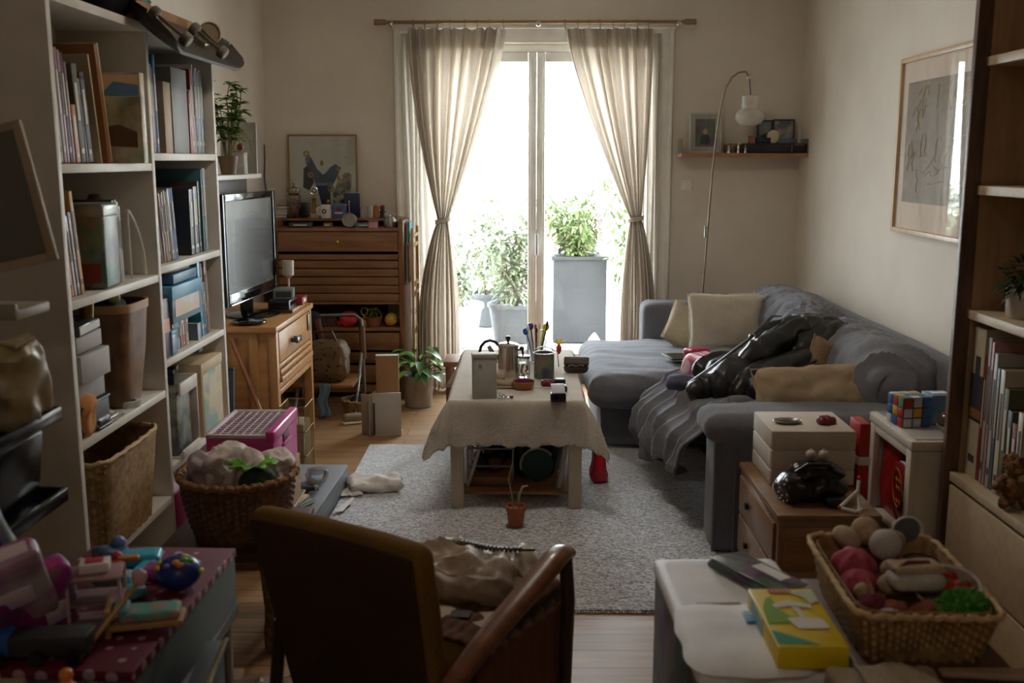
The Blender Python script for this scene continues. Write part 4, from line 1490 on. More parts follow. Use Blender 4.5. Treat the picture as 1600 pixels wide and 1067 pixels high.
def B(x, y, z):
	return (x+1.49, y-3.63, z)


DP = BX1-BX0
for y in (2.888, 3.624, 4.372):
	MB().box(DP, 0.026, ZT, B((BX0+BX1)/2, y, ZT/2), bev=0.0015).build('side_panel', M_wht, bc)
MB().box(DP, 1.51, 0.028, B((BX0+BX1)/2, 3.63, ZT+0.012), bev=0.0015).build('top_panel', M_edge, bc)
MB().box(0.006, 1.48, ZT-0.02, B(BX0+0.003, 3.63, ZT/2)).build('back_panel', mat('greige_back_board', (170, 162, 148), 0.7), bc)  # back board darker and greyer than the white panels
ROW1 = [(1.49, 'top'), (1.10, 'second'), (0.68, 'third'), (0.28, 'fourth'), (0.06, 'bottom')]
ROW2 = [(1.525, 'top'), (1.125, 'second'), (0.782, 'third'), (0.385, 'fourth'), (0.06, 'bottom')]
for rows, ya, yb in ((ROW1, 2.902, 3.610), (ROW2, 3.638, 4.358)):
	for z, nm in rows:
		MB().box(DP-0.008, yb-ya, 0.026, B((BX0+BX1)/2+0.003, (ya+yb)/2, z-0.013), bev=0.0015).build('shelf', M_edge, bc)

BC = {'cream': (196, 186, 164), 'white': (212, 208, 200), 'grey': (128, 126, 124), 'pale grey': (172, 172, 168), 'mauve': (134, 96, 108), 'plum': (88, 50, 66), 'pink': (188, 138, 140),
      'orange': (190, 104, 44), 'ochre': (184, 132, 62), 'brown': (104, 74, 50), 'dark brown': (62, 44, 34), 'olive': (88, 84, 58), 'green': (70, 104, 84), 'teal': (52, 104, 108),
      'blue': (58, 98, 152), 'pale blue': (128, 158, 184), 'navy': (38, 50, 82), 'red': (156, 44, 46), 'dark red': (110, 34, 42), 'black': (28, 27, 29), 'charcoal': (58, 56, 58), 'turquoise': (40, 138, 158),
      'lilac': (140, 132, 166), 'tan': (168, 140, 102), 'slate': (84, 96, 108)}
M_pages = mat('book_pages', (206, 198, 178), 0.85)


def book(label, group, loc, th, h, d, col, lean=0.0, rz=PI/2, rough=0.5, name='book', title=True):
	c = BC[col]
	t = thing(name, label, 'book', loc, rot=(0, lean, rz), group=group)
	m_ = mat('cover_'+col.replace(' ', '_'), c, rough)
	q = MB()
	k = min(0.003, th*0.2)
	q.box(k, d, h, (-th/2+k/2, d/2, h/2), bev=0.0006)
	q.box(k, d, h, (th/2-k/2, d/2, h/2), bev=0.0006)
	q.box(th, k, h, (0, k/2, h/2), bev=0.0008)
	q.build('cover', m_, t)
	MB().box(th-2*k, d-0.006, h-0.008, (0, d/2-0.001, h/2)).build('pages', M_pages, t)
	if title and th > 0.011:
		lum = sum(c)/3
		mm = mat('title_print_light', (196, 186, 160), 0.5) if lum < 120 else mat('title_print_dark', (70, 62, 60), 0.5)
		MB().box(th*0.42, 0.0006, h*0.38, (0, -0.0003, h*0.62)).build('spine_title', mm, t)
		if th > 0.018:
			MB().box(th*0.5, 0.0006, h*0.05, (0, -0.0003, h*0.12)).build('spine_mark', mm, t)
	return t


def row(specs, y, x, z, where, group, rz=PI/2, sgn=1):
	"""specs: (colour, thickness, height, depth, lean degrees, gap before)"""
	n = len(specs)
	for i, (col, th, h, d, ln, gap) in enumerate(specs):
		y += sgn*gap
		a = R(ln)
		w_ = th*math.cos(a)
		cy = y+sgn*(w_/2)
		size = 'slim' if th < 0.014 else ('thick' if th > 0.03 else 'medium')
		tall = 'tall' if h > 0.29 else ('short' if h < 0.21 else 'standard height')
		le = 'leaning ' if abs(ln) > 3 else ''
		if i == 0:
			rel = 'first, before %s' % specs[1][0]
		elif i == n-1:
			rel = 'last, after %s' % specs[i-1][0]
		else:
			rel = 'between %s and %s' % (specs[i-1][0], specs[i+1][0])
		lab = '%s%s %s %s book %s, %s' % (le, tall.replace('standard height ', '').replace('standard height', ''), size, col, rel, where)
		lab = ' '.join(lab.split())
		if len(lab.split()) > 16:
			lab = lab.replace(' medium ', ' ').replace('leaning ', '')
		if len(lab.split()) > 16:
			lab = lab.replace('tall ', '').replace('short ', '')
		lift = abs(math.sin(a))*th/2+0.001
		book(lab, group, (x, cy, z+lift), th, h, d, col, a, rz, 0.35+0.25*((i*37) % 10)/10)
		y += sgn*w_+sgn*0.0015


XF = BX1-0.035
row([('pale grey', .018, .355, .24, -3, 0.012), ('tan', .03, .33, .22, -3.5, .025), ('mauve', .022, .325, .22, -4, .001), ('pink', .014, .32, .22, -4, .001), ('plum', .02, .315, .22, -4.5, .001), ('mauve', .016, .29, .2, -4.5, .0), ('orange', .03, .17, .18, -5, .004),
     ('olive', .036, .29, .22, -6, .004), ('grey', .012, .25, .2, -7, .002), ('dark brown', .034, .27, .21, -7, .002)],
	2.91, XF, 1.491, 'near bay top shelf', 'books on the top shelf of the near bay')
# big frames leaning behind and beside
fr = frame('leaning_picture', 'pale wooden picture frame standing behind the books, top shelf of near bay', 0.42, 0.385, 0.022, (-1.45, 3.22, 1.493), (0, 0, 0), mat('aged_pale_wood', (150, 132, 104), 0.5, kind='wood'), mat('dark_picture', (52, 44, 36), 0.5, kind='mottle', rgb2=(64, 56, 46)), extra=None)
fr.rotation_euler = (0, -0.12, PI/2-0.06)
fr.location = (-1.50, 3.17, 1.492+0.02)
fr2 = thing('wooden_board', 'orange brown framed panel leaning among the books, top shelf of near bay', 'picture', (XF-0.005, 3.345, 1.493), rot=(0, R(-9), PI/2))
MB().box(0.022, 0.3, 0.37, (0, 0.15, 0.185), bev=0.002).build('panel', mat('orange_brown_board', (146, 92, 52), 0.5), fr2)
MB().box(0.007, 0.302, 0.372, (0.015, 0.15, 0.186), bev=0.001).build('pale_edge', mat('pale_board_edge', (196, 180, 148), 0.6), fr2)
MB().box(0.010, 0.28, 0.34, (-0.040, 0.15, 0.17), bev=0.001).build('card', mat('card_edge_cream', (186, 172, 142), 0.7), fr2)
# illustrated box facing the camera
t = thing('picture_book', 'illustrated landscape book with blue and cream cover facing out, top shelf of near bay', 'book', (-1.37, 3.40, 1.491), rot=(0, 0, -0.05))
MB().box(0.235, 0.035, 0.29, (0.0, 0.03, 0.145), bev=0.002).build('cover', mat('illustrated_cover', (226, 214, 180), 0.4, kind='print', rgb2=(124, 122, 98), scale=0.7, amt=0.6), t)
MB().box(0.215, 0.001, 0.07, (0.006, 0.012, 0.248)).build('sky_band', mat('peach_sky_print', (244, 206, 176), 0.4), t)
MB().prism([(-0.02, 0.215), (0.112, 0.215), (0.112, 0.25), (0.03, 0.262)], 0.001, (0, 0.0105, 0)).build('blue_hill', mat('blue_hill_print', (112, 156, 210), 0.4), t)
MB().prism([(-0.09, 0.06), (0.10, 0.05), (0.10, 0.10), (0.04, 0.125), (-0.04, 0.11)], 0.001, (0, 0.0105, 0)).build('brown_field', mat('brown_field_print', (116, 84, 58), 0.4), t)
for k, (y, th, h, col) in enumerate(((3.515, .03, .27, 'navy'), (3.555, .02, .24, 'teal'))):
	book('%s %s book right of the illustrated landscape book, top shelf of near bay' % ('thick' if k == 0 else 'slim', col), 'books on the top shelf of the near bay', (XF-0.02, y, 1.491), th, h, .2, col)

# second shelf, near bay
row([('teal', .02, .26, .2, -8, .018), ('ochre', .024, .265, .2, -8, .002), ('pink', .018, .24, .2, -8, .002), ('slate', .02, .25, .2, -8, .002), ('ochre', .024, .31, .22, -8, .004)],
	2.935, XF, 1.101, 'near bay second shelf', 'books on the second shelf of the near bay')
t = thing('decorated_tin', 'tall printed tin box with dull green and red pattern, second shelf of near bay', 'tin', (-1.405, 3.235, 1.101), 0.03)
MB().box(0.19, 0.13, 0.25, (0, 0, 0.125), bev=0.01).build('body', mat('tin_print', (112, 110, 96), 0.35, kind='print', rgb2=(64, 76, 70), scale=1.0, amt=0.35), t)
MB().box(0.195, 0.135, 0.045, (0, 0, 0.245), bev=0.01).build('lid', mat('tin_lid', (138, 138, 130), 0.3, 0.4), t)
MB().box(0.12, 0.001, 0.06, (0.02, -0.066, 0.05)).build('red_label', mat('dull_red_print', (128, 48, 44), 0.4), t)
row([('charcoal', .02, .27, .2, 0, .0), ('brown', .022, .272, .22, 0, .0), ('pale grey', .014, .265, .22, -1, .001), ('white', .012, .25, .2, -1, .001)], 3.315, XF, 1.101, 'near bay second shelf right', 'books on the second shelf of the near bay')
t = thing('hoop', 'thin white curved hoop leaning at the right end of the near bay second shelf', 'hoop', (XF+0.012, 3.42, 1.101))
MB().tube([(0, 0.0, 0.235), (0, 0.045, 0.20), (0, 0.085, 0.15), (0, 0.115, 0.09), (0, 0.13, 0.008)], 0.006, 8).build('band', M_edge, t)
MB().tube([(0, 0.0, 0.235), (0, -0.004, 0.20), (0, 0.0, 0.008)], 0.004, 8).build('rod', M_edge, t)
t = thing('guitar_neck', 'dark brown wooden figure standing behind the white hoop', 'figure', (XF-0.13, 3.50, 1.101))
MB().lathe([(0, 0), (0.045, 0), (0.05, 0.06), (0.03, 0.14), (0.016, 0.2), (0.024, 0.23), (0.028, 0.26), (0.018, 0.285), (0, 0.29)], 24).build('body', mat('dark_turned_wood', (66, 42, 28), 0.35), t)
MB().lathe([(0.018, 0.196), (0.022, 0.203), (0.018, 0.21)], 24).build('collar', M_brass, t)
t = thing('folder', 'dark flat case lying on the books at the back, second shelf of near bay', 'case', (-1.52, 3.12, 1.101))
MB().box(0.2, 0.3, 0.30, (-0.03, 0, 0.15), bev=0.006).build('case', mat('dark_case', (44, 42, 38), 0.6), t)
MB().box(0.02, 0.08, 0.02, (0.08, 0, 0.29), bev=0.006).build('grip', M_blk, t)
t = thing('cloth_bundle', 'mustard yellow cloth tucked on top of the leaning ochre books', 'cloth', (XF-0.07, 2.955, 1.372))
MB().rbox(0.12, 0.075, 0.05, 0.02, 10, (0, 0, 0.02), disp=lambda p, d: 0.010*ridge(p, 14)-0.004).build('cloth', mat('mustard_cloth', (168, 142, 58), 0.9, kind='fabric'), t)
MB().rbox(0.03, 0.05, 0.03, 0.012, 6, (0.05, 0.0, 0.0), disp=lambda p, d: 0.006*nz(p, 30)).build('fold', mat('mustard_cloth', (168, 142, 58), 0.9), t)

# third shelf, near bay
Z3 = 0.681
mw = mat('white_carton_board', (160, 154, 148), 0.6)
for k, (sx, sy, h_, x, y, z, lab) in enumerate(((0.20, 0.20, 0.06, -1.42, 3.03, Z3+0.10, 'white carton second from the bottom in the pile left of the tall bin'), (0.22, 0.21, 0.085, -1.41, 3.035, Z3+0.165, 'large white carton third up in the pile left of the tall bin'), (0.21, 0.20, 0.05, -1.42, 3.03, Z3+0.255, 'pale box file fourth up in the pile left of the tall bin'))):
	t = thing('carton', lab, 'box', (x, y, z), 0.04*(k-1))
	MB().box(sx, sy, h_, (0, 0, h_/2), bev=0.003).build('body', mw, t)
	MB().box(sx*0.5, 0.001, h_*0.25, (0, -sy/2-0.0006, h_*0.5)).build('label', mat('grey_label', (120, 116, 112), 0.6), t)
t = thing('basket_tray', 'dark plastic tray at the bottom of the pile left of the tall bin', 'tray', (-1.42, 3.03, Z3))
MB().box(0.22, 0.22, 0.095, (0, 0, 0.048), bev=0.01).build('tray', mat('dark_tray', (44, 42, 40), 0.5), t)
MB().box(0.226, 0.226, 0.010, (0, 0, 0.092), bev=0.004).build('rim', mat('dark_tray', (44, 42, 40), 0.5), t)
t = thing('magazine_pile', 'dark magazine topmost on the pile left of the tall bin', 'magazine', (-1.42, 3.03, Z3+0.307), 0.1)
MB().box(0.21, 0.19, 0.03, (0, 0, 0.015), bev=0.002).build('cover', mat('dark_magazine', (40, 42, 44), 0.3), t)
MB().box(0.205, 0.186, 0.022, (0.004, 0.004, 0.015)).build('pages', M_paper, t)
t = thing('paper_bin', 'tall tapered brown leather waste bin on the third shelf, near bay', 'bin', (-1.412, 3.40, Z3))
sq4 = lambda i, k, a: 1/((abs(math.cos(a))**5+abs(math.sin(a))**5)**0.2)
q = MB()
q.lathe([(0, 0), (0.085, 0), (0.092, 0.02), (0.115, 0.2), (0.128, 0.345), (0.124, 0.347), (0.11, 0.2), (0.086, 0.02), (0, 0.015)], 48, fn=sq4, sx=0.9, sy=0.95)
q.wobble(lambda p, n: 0.004*nz(p, 8))
q.build('body', mat('worn_tan_leather', (132, 94, 60), 0.5, kind='mottle', rgb2=(104, 72, 46), bump=0.15), t)
q = MB()
q.lathe([(0.1255, 0.325), (0.131, 0.325), (0.132, 0.352), (0.1245, 0.352)], 48, fn=sq4, sx=0.9, sy=0.95)
q.build('rim_band', mat('tan_band', (172, 132, 88), 0.5), t)
t = thing('plush_toy', 'pale lime and dark green toy poking out of the tall brown bin', 'toy', (-1.41, 3.38, Z3+0.31))
MB().rbox(0.13, 0.12, 0.07, 0.03, 9, (0, 0, 0.02), disp=lambda p, d: 0.01*nz(p, 16)).build('body', mat('dark_green_cloth', (48, 66, 48), 0.8), t)
MB().sph(0.02, (0.05, -0.03, 0.06), sub=3).build('lime_ball', mat('lime_plastic', (172, 186, 70), 0.4), t)
t = thing('wooden_cup', 'small brass cup on the dark magazine left of the tall bin', 'cup', (-1.36, 3.13, Z3+0.338))
MB().lathe([(0, 0), (0.02, 0), (0.024, 0.05), (0.021, 0.05), (0.018, 0.005), (0, 0.005)], 20).build('cup', mat('dull_brass', (140, 116, 62), 0.4, 0.7), t)
MB().lathe([(0.0235, 0.046), (0.026, 0.05), (0.0235, 0.054)], 20).build('lip', mat('dull_brass', (140, 116, 62), 0.4, 0.7), t)
t = thing('orange_cloth', 'crumpled orange cloth at the front left of the third shelf, near bay', 'cloth', (-1.335, 2.98, Z3))
MB().rbox(0.08, 0.11, 0.12, 0.04, 14, (0, 0, 0.062), disp=lambda p, d: 0.018*ridge(p, 11)-0.008).build('cloth', mat('orange_cotton', (206, 142, 74), 0.85, kind='fabric', rgb2=(180, 116, 56)), t)
MB().rbox(0.05, 0.05, 0.03, 0.014, 8, (0.0, 0.07, 0.02), disp=lambda p, d: 0.008*nz(p, 24)).build('corner', mat('orange_cotton', (206, 142, 74), 0.85), t)
t = thing('white_cloth', 'thin grey white cloth spread on the third shelf right of the orange cloth', 'cloth', (-1.36, 3.17, Z3+0.001))
MB().grid(lambda u, v: (lerp(-0.10, 0.055, u), lerp(-0.09, 0.09, v), 0.003+0.025*abs(nz((u*3, v*3, 0), 1.3, 2))), 24, 24).build('sheet', mat('grey_white_cloth', (182, 178, 170), 0.9), t, thick=0.002)
MB().tube([(0.04, -0.05, 0.01), (0.05, 0.02, 0.014), (0.03, 0.07, 0.01)], 0.003, 6).build('cord', M_edge, t)
t = thing('tape_roll', 'clear roll of tape lying at the front edge of the third shelf', 'tape', (-1.335, 3.36, Z3))
MB().lathe([(0.024, 0), (0.036, 0), (0.036, 0.02), (0.024, 0.02), (0.024, 0)], 28).build('roll', mat('pale_tape', (205, 202, 194), 0.25), t)
MB().lathe([(0.020, 0), (0.024, 0), (0.024, 0.02), (0.020, 0.02), (0.02, 0)], 28).build('core', mat('grey_core', (120, 116, 108), 0.5), t)
t = thing('dark_shoe', 'small dark shoe beside the orange cloth, third shelf of near bay', 'shoe', (-1.325, 3.08, Z3), PI/2)
MB().rbox(0.10, 0.045, 0.035, 0.016, 10, (0, 0, 0.022), disp=lambda p, d: 0.004*nz(p, 20)).build('upper', M_leath, t)
MB().rbox(0.104, 0.048, 0.01, 0.004, 6, (0, 0, 0.006)).build('sole', M_blk, t)


# woven baskets as real weave
def weave_fn(nseg, amp):
	return lambda i, k, a: 1+amp*(1 if (k//2+i) % 2 else -1)


M_seag = mat('seagrass_basket', (170, 136, 88), 0.8, kind='mottle', rgb2=(132, 102, 62), scale=3, bump=0.3)


def woven(q, r0, r1, h, rows, seg, amp, sx=1, sy=1, sq=None, th=0.008, bulge=0.0):
	prof = []
	for i in range(rows+1):
		k = i/rows
		prof.append((lerp(r0, r1, k)*(1+bulge*math.sin(PI*k)), h*k))

	def fn(i, k, a):
		s_ = 1/((abs(math.cos(a))**sq+abs(math.sin(a))**sq)**(1/sq)) if sq else 1
		return s_*(1+amp*(1 if (k//2+i) % 2 else -1))
	q.lathe([(0, 0)]+prof, seg, fn=fn, sx=sx, sy=sy)
	q.lathe([(0, 0.012)]+[(max(0.01, r-th), z+0.012) for r, z in prof[:-1]]+[(prof[-1][0]-th, h)], seg, fn=lambda i, k, a: (1/((abs(math.cos(a))**sq+abs(math.sin(a))**sq)**(1/sq)) if sq else 1), sx=sx, sy=sy)


def rim(q, r, z, sx=1, sy=1, sq=None, th=0.008, n=96, tw=0.0025, cyc=30):
	pts = []
	for k in range(n):
		a = 2*PI*k/n
		s_ = (1/((abs(math.cos(a))**sq+abs(math.sin(a))**sq)**(1/sq)) if sq else 1)*r
		pts.append((s_*math.cos(a)*sx, s_*math.sin(a)*sy, z+tw*math.sin(k*cyc)))
	q.tube(pts, [th*(1+0.25*math.sin(k*2.6)) for k in range(n)], 8, closed=True)


t = thing('seagrass_basket', 'large square seagrass basket on the fourth shelf of the near bay', 'basket', (-1.41, 3.235, 0.281))
q = MB()
woven(q, 0.118, 0.142, 0.305, 24, 112, 0.022, sx=0.95, sy=1.75, sq=6)
q.build('woven_body', M_seag, t)
q = MB()
rim(q, 0.142, 0.305, 0.95, 1.75, 6, 0.007)
q.build('rim', mat('seagrass_rim', (192, 160, 112), 0.7), t)

# bay two
XG = BX1-0.03
row([('pale grey', .012, .34, .24, -1, .008), ('green', .012, .345, .24, -1, .001), ('pale grey', .010, .33, .24, -1, .006), ('teal', .014, .335, .24, -1, .001), ('dark red', .012, .31, .22, -1, .001), ('white', .010, .31, .22, -1, .001), ('mauve', .012, .3, .22, -1, .001), ('blue', .024, .345, .24, -1, .003)],
	3.645, XG, 1.526, 'far bay top shelf left', 'books on the top shelf of the far bay')
row([('red', .018, .24, .2, 0, .0), ('white', .010, .25, .2, 0, .001), ('red', .028, .33, .24, -1, .001), ('white', .012, .35, .24, -1, .0), ('navy', .022, .33, .23, 0, .001), ('white', .010, .34, .24, 0, .002), ('black', .030, .33, .22, 0, .001), ('pale grey', .010, .335, .24, 0, .002), ('charcoal', .026, .33, .22, 0, .001)],
	4.135, XG, 1.526, 'far bay top shelf right', 'books on the top shelf of the far bay')
book('wide grey clothbound album facing out behind the smaller album, top shelf of far bay', 'albums', (XG, 4.03, 1.526), .18, .32, .24, 'grey', title=False, name='album')
book('cream worn album left of the grey album, top shelf of far bay', 'albums', (XG, 3.888, 1.526), .08, .26, .22, 'tan', title=False, name='album')
row([('black', .03, .34, .26, -9, .062), ('mauve', .008, .36, .26, -9, .002), ('cream', .012, .255, .22, -8, .02), ('dark red', .014, .25, .22, -8, .001), ('pale grey', .012, .26, .22, -8, .001), ('tan', .02, .265, .22, -7, .001), ('olive', .014, .26, .22, -7, .001), ('slate', .026, .27, .22, -7, .001), ('lilac', .012, .27, .22, -7, .001), ('blue', .022, .272, .22, -7, .001)],
	3.645, XG, 1.126, 'far bay second shelf left', 'books on the second shelf of the far bay')
row([('black', .05, .26, .22, 0, .0), ('charcoal', .05, .27, .2, 0, .004), ('dark brown', .02, .29, .24, 0, .004), ('teal', .016, .335, .24, 0, .03), ('slate', .014, .34, .24, 0, .006), ('pale grey', .01, .34, .24, 0, .004)],
	4.075, XG, 1.126, 'far bay second shelf right', 'books on the second shelf of the far bay')
# third shelf far bay: games
Z = 0.783


def carton(name, label, sx, sy, h_, loc, rz, bm_, lidm=None, lidh=0.0, cat='box', extra=None, rot=None):
	t = thing(name, label, cat, loc, rz, rot=rot)
	MB().box(sx, sy, h_, (0, 0, h_/2), bev=0.002).build('body', bm_, t)
	if lidm:
		MB().box(sx+0.006, sy+0.006, lidh, (0, 0, h_-lidh/2+0.003), bev=0.002).build('lid', lidm, t)
	if extra:
		extra(t)
	return t


def pic_face(t):
	MB().box(0.001, 0.28, 0.105, (0.1256, 0.0, 0.075)).build('picture_label', mat('sunrise_picture', (190, 184, 178), 0.4, kind='print', rgb2=(205, 168, 120), scale=1.0, amt=0.4), t)


M_bl = mat('game_box_blue', (84, 158, 196), 0.4)
M_bl2 = mat('game_box_deep_blue', (58, 110, 150), 0.4)
carton('game_box', 'sky blue board game box with pale picture side resting on small books', 0.25, 0.34, 0.135, (-1.425, 3.90, Z+0.118), 0.0, mat('game_box_body', (96, 128, 148), 0.4), M_bl, 0.05, extra=pic_face)
t = carton('game_box', 'purple and orange game box at the left of the sky blue board game box', 0.24, 0.07, 0.22, (-1.43, 3.685, Z+0.001), 0.0, mat('purple_box', (68, 48, 74), 0.4), None)
MB().box(0.0012, 0.066, 0.05, (0.1206, 0, 0.12)).build('orange_band', mat('orange_band', (190, 100, 50), 0.4), t)
row([('tan', .02, .11, .12, 0, .0), ('slate', .018, .105, .12, 0, .001), ('pale blue', .018, .108, .12, 0, .001), ('white', .014, .104, .12, 0, .001), ('plum', .016, .112, .12, 0, .001), ('white', .01, .11, .12, 0, .001), ('red', .03, .112, .12, 0, .001), ('orange', .014, .105, .12, 0, .001), ('cream', .022, .11, .12, 0, .001)],
	3.80, XG, Z, 'under sky blue game box', 'small books under the sky blue game box')
t = thing('puzzle_tin', 'small pale blue puzzle tin at the front left, third shelf of far bay', 'tin', (-1.34, 3.75, Z))
MB().box(0.07, 0.06, 0.09, (0, 0, 0.045), bev=0.006).build('body', mat('pale_blue_tin', (126, 156, 170), 0.35, kind='print', rgb2=(90, 120, 150)), t)
MB().box(0.072, 0.062, 0.02, (0, 0, 0.085), bev=0.006).build('lid', M_bl, t)
carton('game_box', 'flat deep blue game box lying on top of the sky blue game box', 0.24, 0.30, 0.035, (-1.43, 3.92, Z+0.262), 0.03, M_bl2, None)
carton('game_box', 'flat brown and cream game box above the deep blue one, topmost of the pile', 0.22, 0.26, 0.022, (-1.44, 3.90, Z+0.299), -0.03, mat('brown_cream_box', (130, 104, 72), 0.5), M_edge, 0.006)
row([('turquoise', .034, .31, .24, -5, .0), ('blue', .02, .30, .24, -5, .001), ('navy', .018, .22, .22, -5, .002), ('ochre', .016, .31, .24, -5, .006), ('brown', .014, .305, .24, -5, .001)],
	4.155, XG, Z, 'far bay third shelf right', 'books at the right end of the third shelf')
# fourth shelf far bay
Z = 0.386
t = thing('magazine_box', 'open white magazine box with picture side, fourth shelf of far bay', 'box', (-1.41, 3.83, Z), 0.0)
q = MB()
q.box(0.24, 0.008, 0.29, (0, 0.1, 0.145), bev=0.002)
q.box(0.008, 0.20, 0.05, (0.118, 0, 0.265), bev=0.002)
q.box(0.008, 0.20, 0.03, (0.118, 0, 0.015), bev=0.002)
q.box(0.24, 0.2, 0.006, (0, 0, 0.004))
q.build('casing', M_edge, t)
MB().box(0.18, 0.16, 0.24, (0.01, -0.012, 0.13), bev=0.003).build('picture_magazines', mat('colourful_mosaic', (120, 118, 104), 0.4, kind='print', rgb2=(60, 68, 60), scale=1.8, amt=0.3), t)
for k, (y, th, h, c_) in enumerate(((3.735, .02, .28, 'teal'), (3.94, .03, .30, 'navy'), (3.98, .03, .31, 'olive'))):
	book('%s folder standing %s the white magazine box, fourth shelf of far bay' % (c_, ('left of', 'just right of', 'second right of')[k]), 'folders on the fourth shelf', (XG-0.05, y+0.005, Z), th, h, .22, c_, -0.03, title=False, name='folder')
t = carton('map_box', 'beige storage box with faded map print and lid, fourth shelf of far bay', 0.30, 0.28, 0.30, (-1.455, 4.17, Z), 0.0, mat('map_box_side', (168, 140, 96), 0.6), mat('map_box_lid', (196, 174, 134), 0.6), 0.04)
MB().box(0.001, 0.25, 0.24, (0.1508, 0.0, 0.135)).build('map_print', mat('map_print', (198, 180, 142), 0.5, kind='print', rgb2=(132, 158, 150), scale=1.1, amt=0.25), t)
book('green cloth binder lying on the map box', None, (-1.32, 4.09, Z+0.345), .05, .12, .22, 'slate', 0, PI/2, title=False, name='binder')
for k, (y, c_) in enumerate(((3.70, (168, 40, 96)), (3.86, (196, 76, 130)))):
	t = thing('storage_tub', ('crimson', 'pink')[k]+' plastic tub on the bottom shelf of the far bay, '+('left', 'right')+'' if False else ('crimson' if k == 0 else 'pink')+' plastic tub on the bottom shelf of the far bay', 'tub', (-1.40, y, 0.061))
	MB().box(0.2, 0.14, 0.22-0.03*k, (0, 0, 0.11-0.015*k), bev=0.012, top=1.04).build('tub', mat('tub_%d' % k, c_, 0.35), t)
	MB().box(0.215, 0.15, 0.014, (0, 0, 0.222-0.03*k), bev=0.005).build('rim', mat('tub_rim', (222, 190, 206), 0.35), t)

# things on top of the bookcase
ZU = ZT+0.027
t = thing('backpack', 'black rolled backpack on top of the bookcase, left of the cardboard box', 'bag', (-1.46, 3.42, ZU))
MB().rbox(0.34, 0.34, 0.2, 0.08, 14, (0, 0, 0.1), disp=lambda p, d: 0.010*nz(p, 8)+0.006*ridge(p, 16)).build('body', mat('black_nylon', (22, 22, 24), 0.8, spec=0.1), t)
MB().tube([(0.16, -0.12, 0.03), (0.185, -0.1, 0.08), (0.185, 0.0, 0.13), (0.17, 0.1, 0.06)], 0.008, 6, flat=0.5).build('strap', M_blk, t)
t = thing('folded_blanket', 'dull green folded cloth on the bookcase top at the far left', 'cloth', (-1.47, 3.04, ZU))
MB().rbox(0.3, 0.25, 0.05, 0.02, 12, (0, 0, 0.026), disp=lambda p, d: 0.006*nz(p, 9)).build('lower_fold', mat('dull_green_cloth', (84, 88, 66), 0.9, kind='fabric'), t)
MB().rbox(0.26, 0.2, 0.04, 0.018, 12, (0, 0, 0.07), disp=lambda p, d: 0.006*nz(p, 9)).build('upper_fold', mat('dull_green_cloth', (84, 88, 66), 0.9, kind='fabric'), t)


def deckpt(a, side=0.0):
	return None


sk = thing('skateboard', 'dark skateboard tipped over the far front edge of the bookcase top', 'skateboard', (-1.223, 3.93, 1.985), rot=(0, PI+0.70, 0))
q = MB()
n = 40
rows = []
L2, W2_ = 0.47, 0.12
for i in range(n+1):
	s_ = -1+2*i/n
	y = s_*L2
	wv = W2_*(1-max(0, (abs(s_)-0.78)/0.22)**2.4)**0.5 if abs(s_) > 0.78 else W2_
	zz = 0.045+0.05*max(0, (abs(s_)-0.68)/0.32)**1.5*(-1)
	rows.append((y, max(wv, 0.004), zz+0.02))
for dz, m_ in ((0, 0), (0.012, 0)):
	pass
V = []
for y, wv, zz in rows:
	ring = []
	for j in range(9):
		x = -1+2*j/8
		ring.append(q.bm.verts.new((x*wv, y, zz-0.010*(x*x))))
	for j in range(8, -1, -1):
		x = -1+2*j/8
		ring.append(q.bm.verts.new((x*wv, y, zz-0.010*(x*x)+0.012)))
	V.append(ring)
for a, b in zip(V[:-1], V[1:]):
	for j in range(18):
		k2 = (j+1) % 18
		q.bm.faces.new((a[j], a[k2], b[k2], b[j]))
q.bm.faces.new(V[0][::-1])
q.bm.faces.new(V[-1])
q.build('deck', mat('worn_dark_deck', (48, 44, 40), 0.45, kind='mottle', rgb2=(70, 62, 54), scale=1.2), sk)
for y in (-0.22, 0.22):
	MB().box(0.05, 0.05, 0.014, (0.02, y, 0.05), bev=0.003).cyl(0.006, 0.15, (-0.075, y, 0.028), rot=(0, PI/2, 0), seg=10).build('truck', M_wire, sk)
	for sx in (-1, 1):
		MB().lathe([(0, -0.016), (0.02, -0.016), (0.026, -0.01), (0.026, 0.01), (0.02, 0.016), (0, 0.016)], 20, (sx*0.068, y, 0.03), (0, PI/2, 0)).build('wheel', mat('worn_wheel', (120, 112, 98), 0.5), sk)
t = carton('cardboard_box', 'long brown cardboard box behind the skateboard on top of the bookcase', 0.23, 0.76, 0.10, (-1.49, 3.99, ZU), -0.01, mat('brown_cardboard', (150, 110, 72), 0.75), None)
MB().box(0.234, 0.764, 0.012, (0, 0, 0.006), bev=0.001).build('tray_edge', mat('cardboard_edge', (178, 148, 110), 0.75), t)
t = thing('tambourine', 'round skin tambourine standing at the end of the cardboard box', 'tambourine', (-1.37, 4.315, ZU+0.108))
MB().lathe([(0, 0.0), (0.062, 0), (0.066, 0.004), (0.066, 0.034), (0.06, 0.038), (0.058, 0.03), (0, 0.03)], 36, (0, 0, 0.0)).build('frame', mat('pale_hoop', (158, 138, 108), 0.5), t)
t.rotation_euler = (PI/2-0.1, 0, 0.2)
t.location = (-1.30, 4.37, ZU+0.05)
t.scale = (0.7, 0.7, 0.7)
MB().lathe([(0, -0.001), (0.06, -0.001)], 36).build('skin', mat('drum_skin', (176, 166, 146), 0.5), t)
t = thing('green_case', 'small dark green case on the cardboard box', 'case', (-1.46, 3.92, ZU+0.101), 0.1)
MB().box(0.12, 0.15, 0.04, (0, 0, 0.02), bev=0.006).build('case', mat('dark_green_case', (30, 70, 62), 0.45), t)
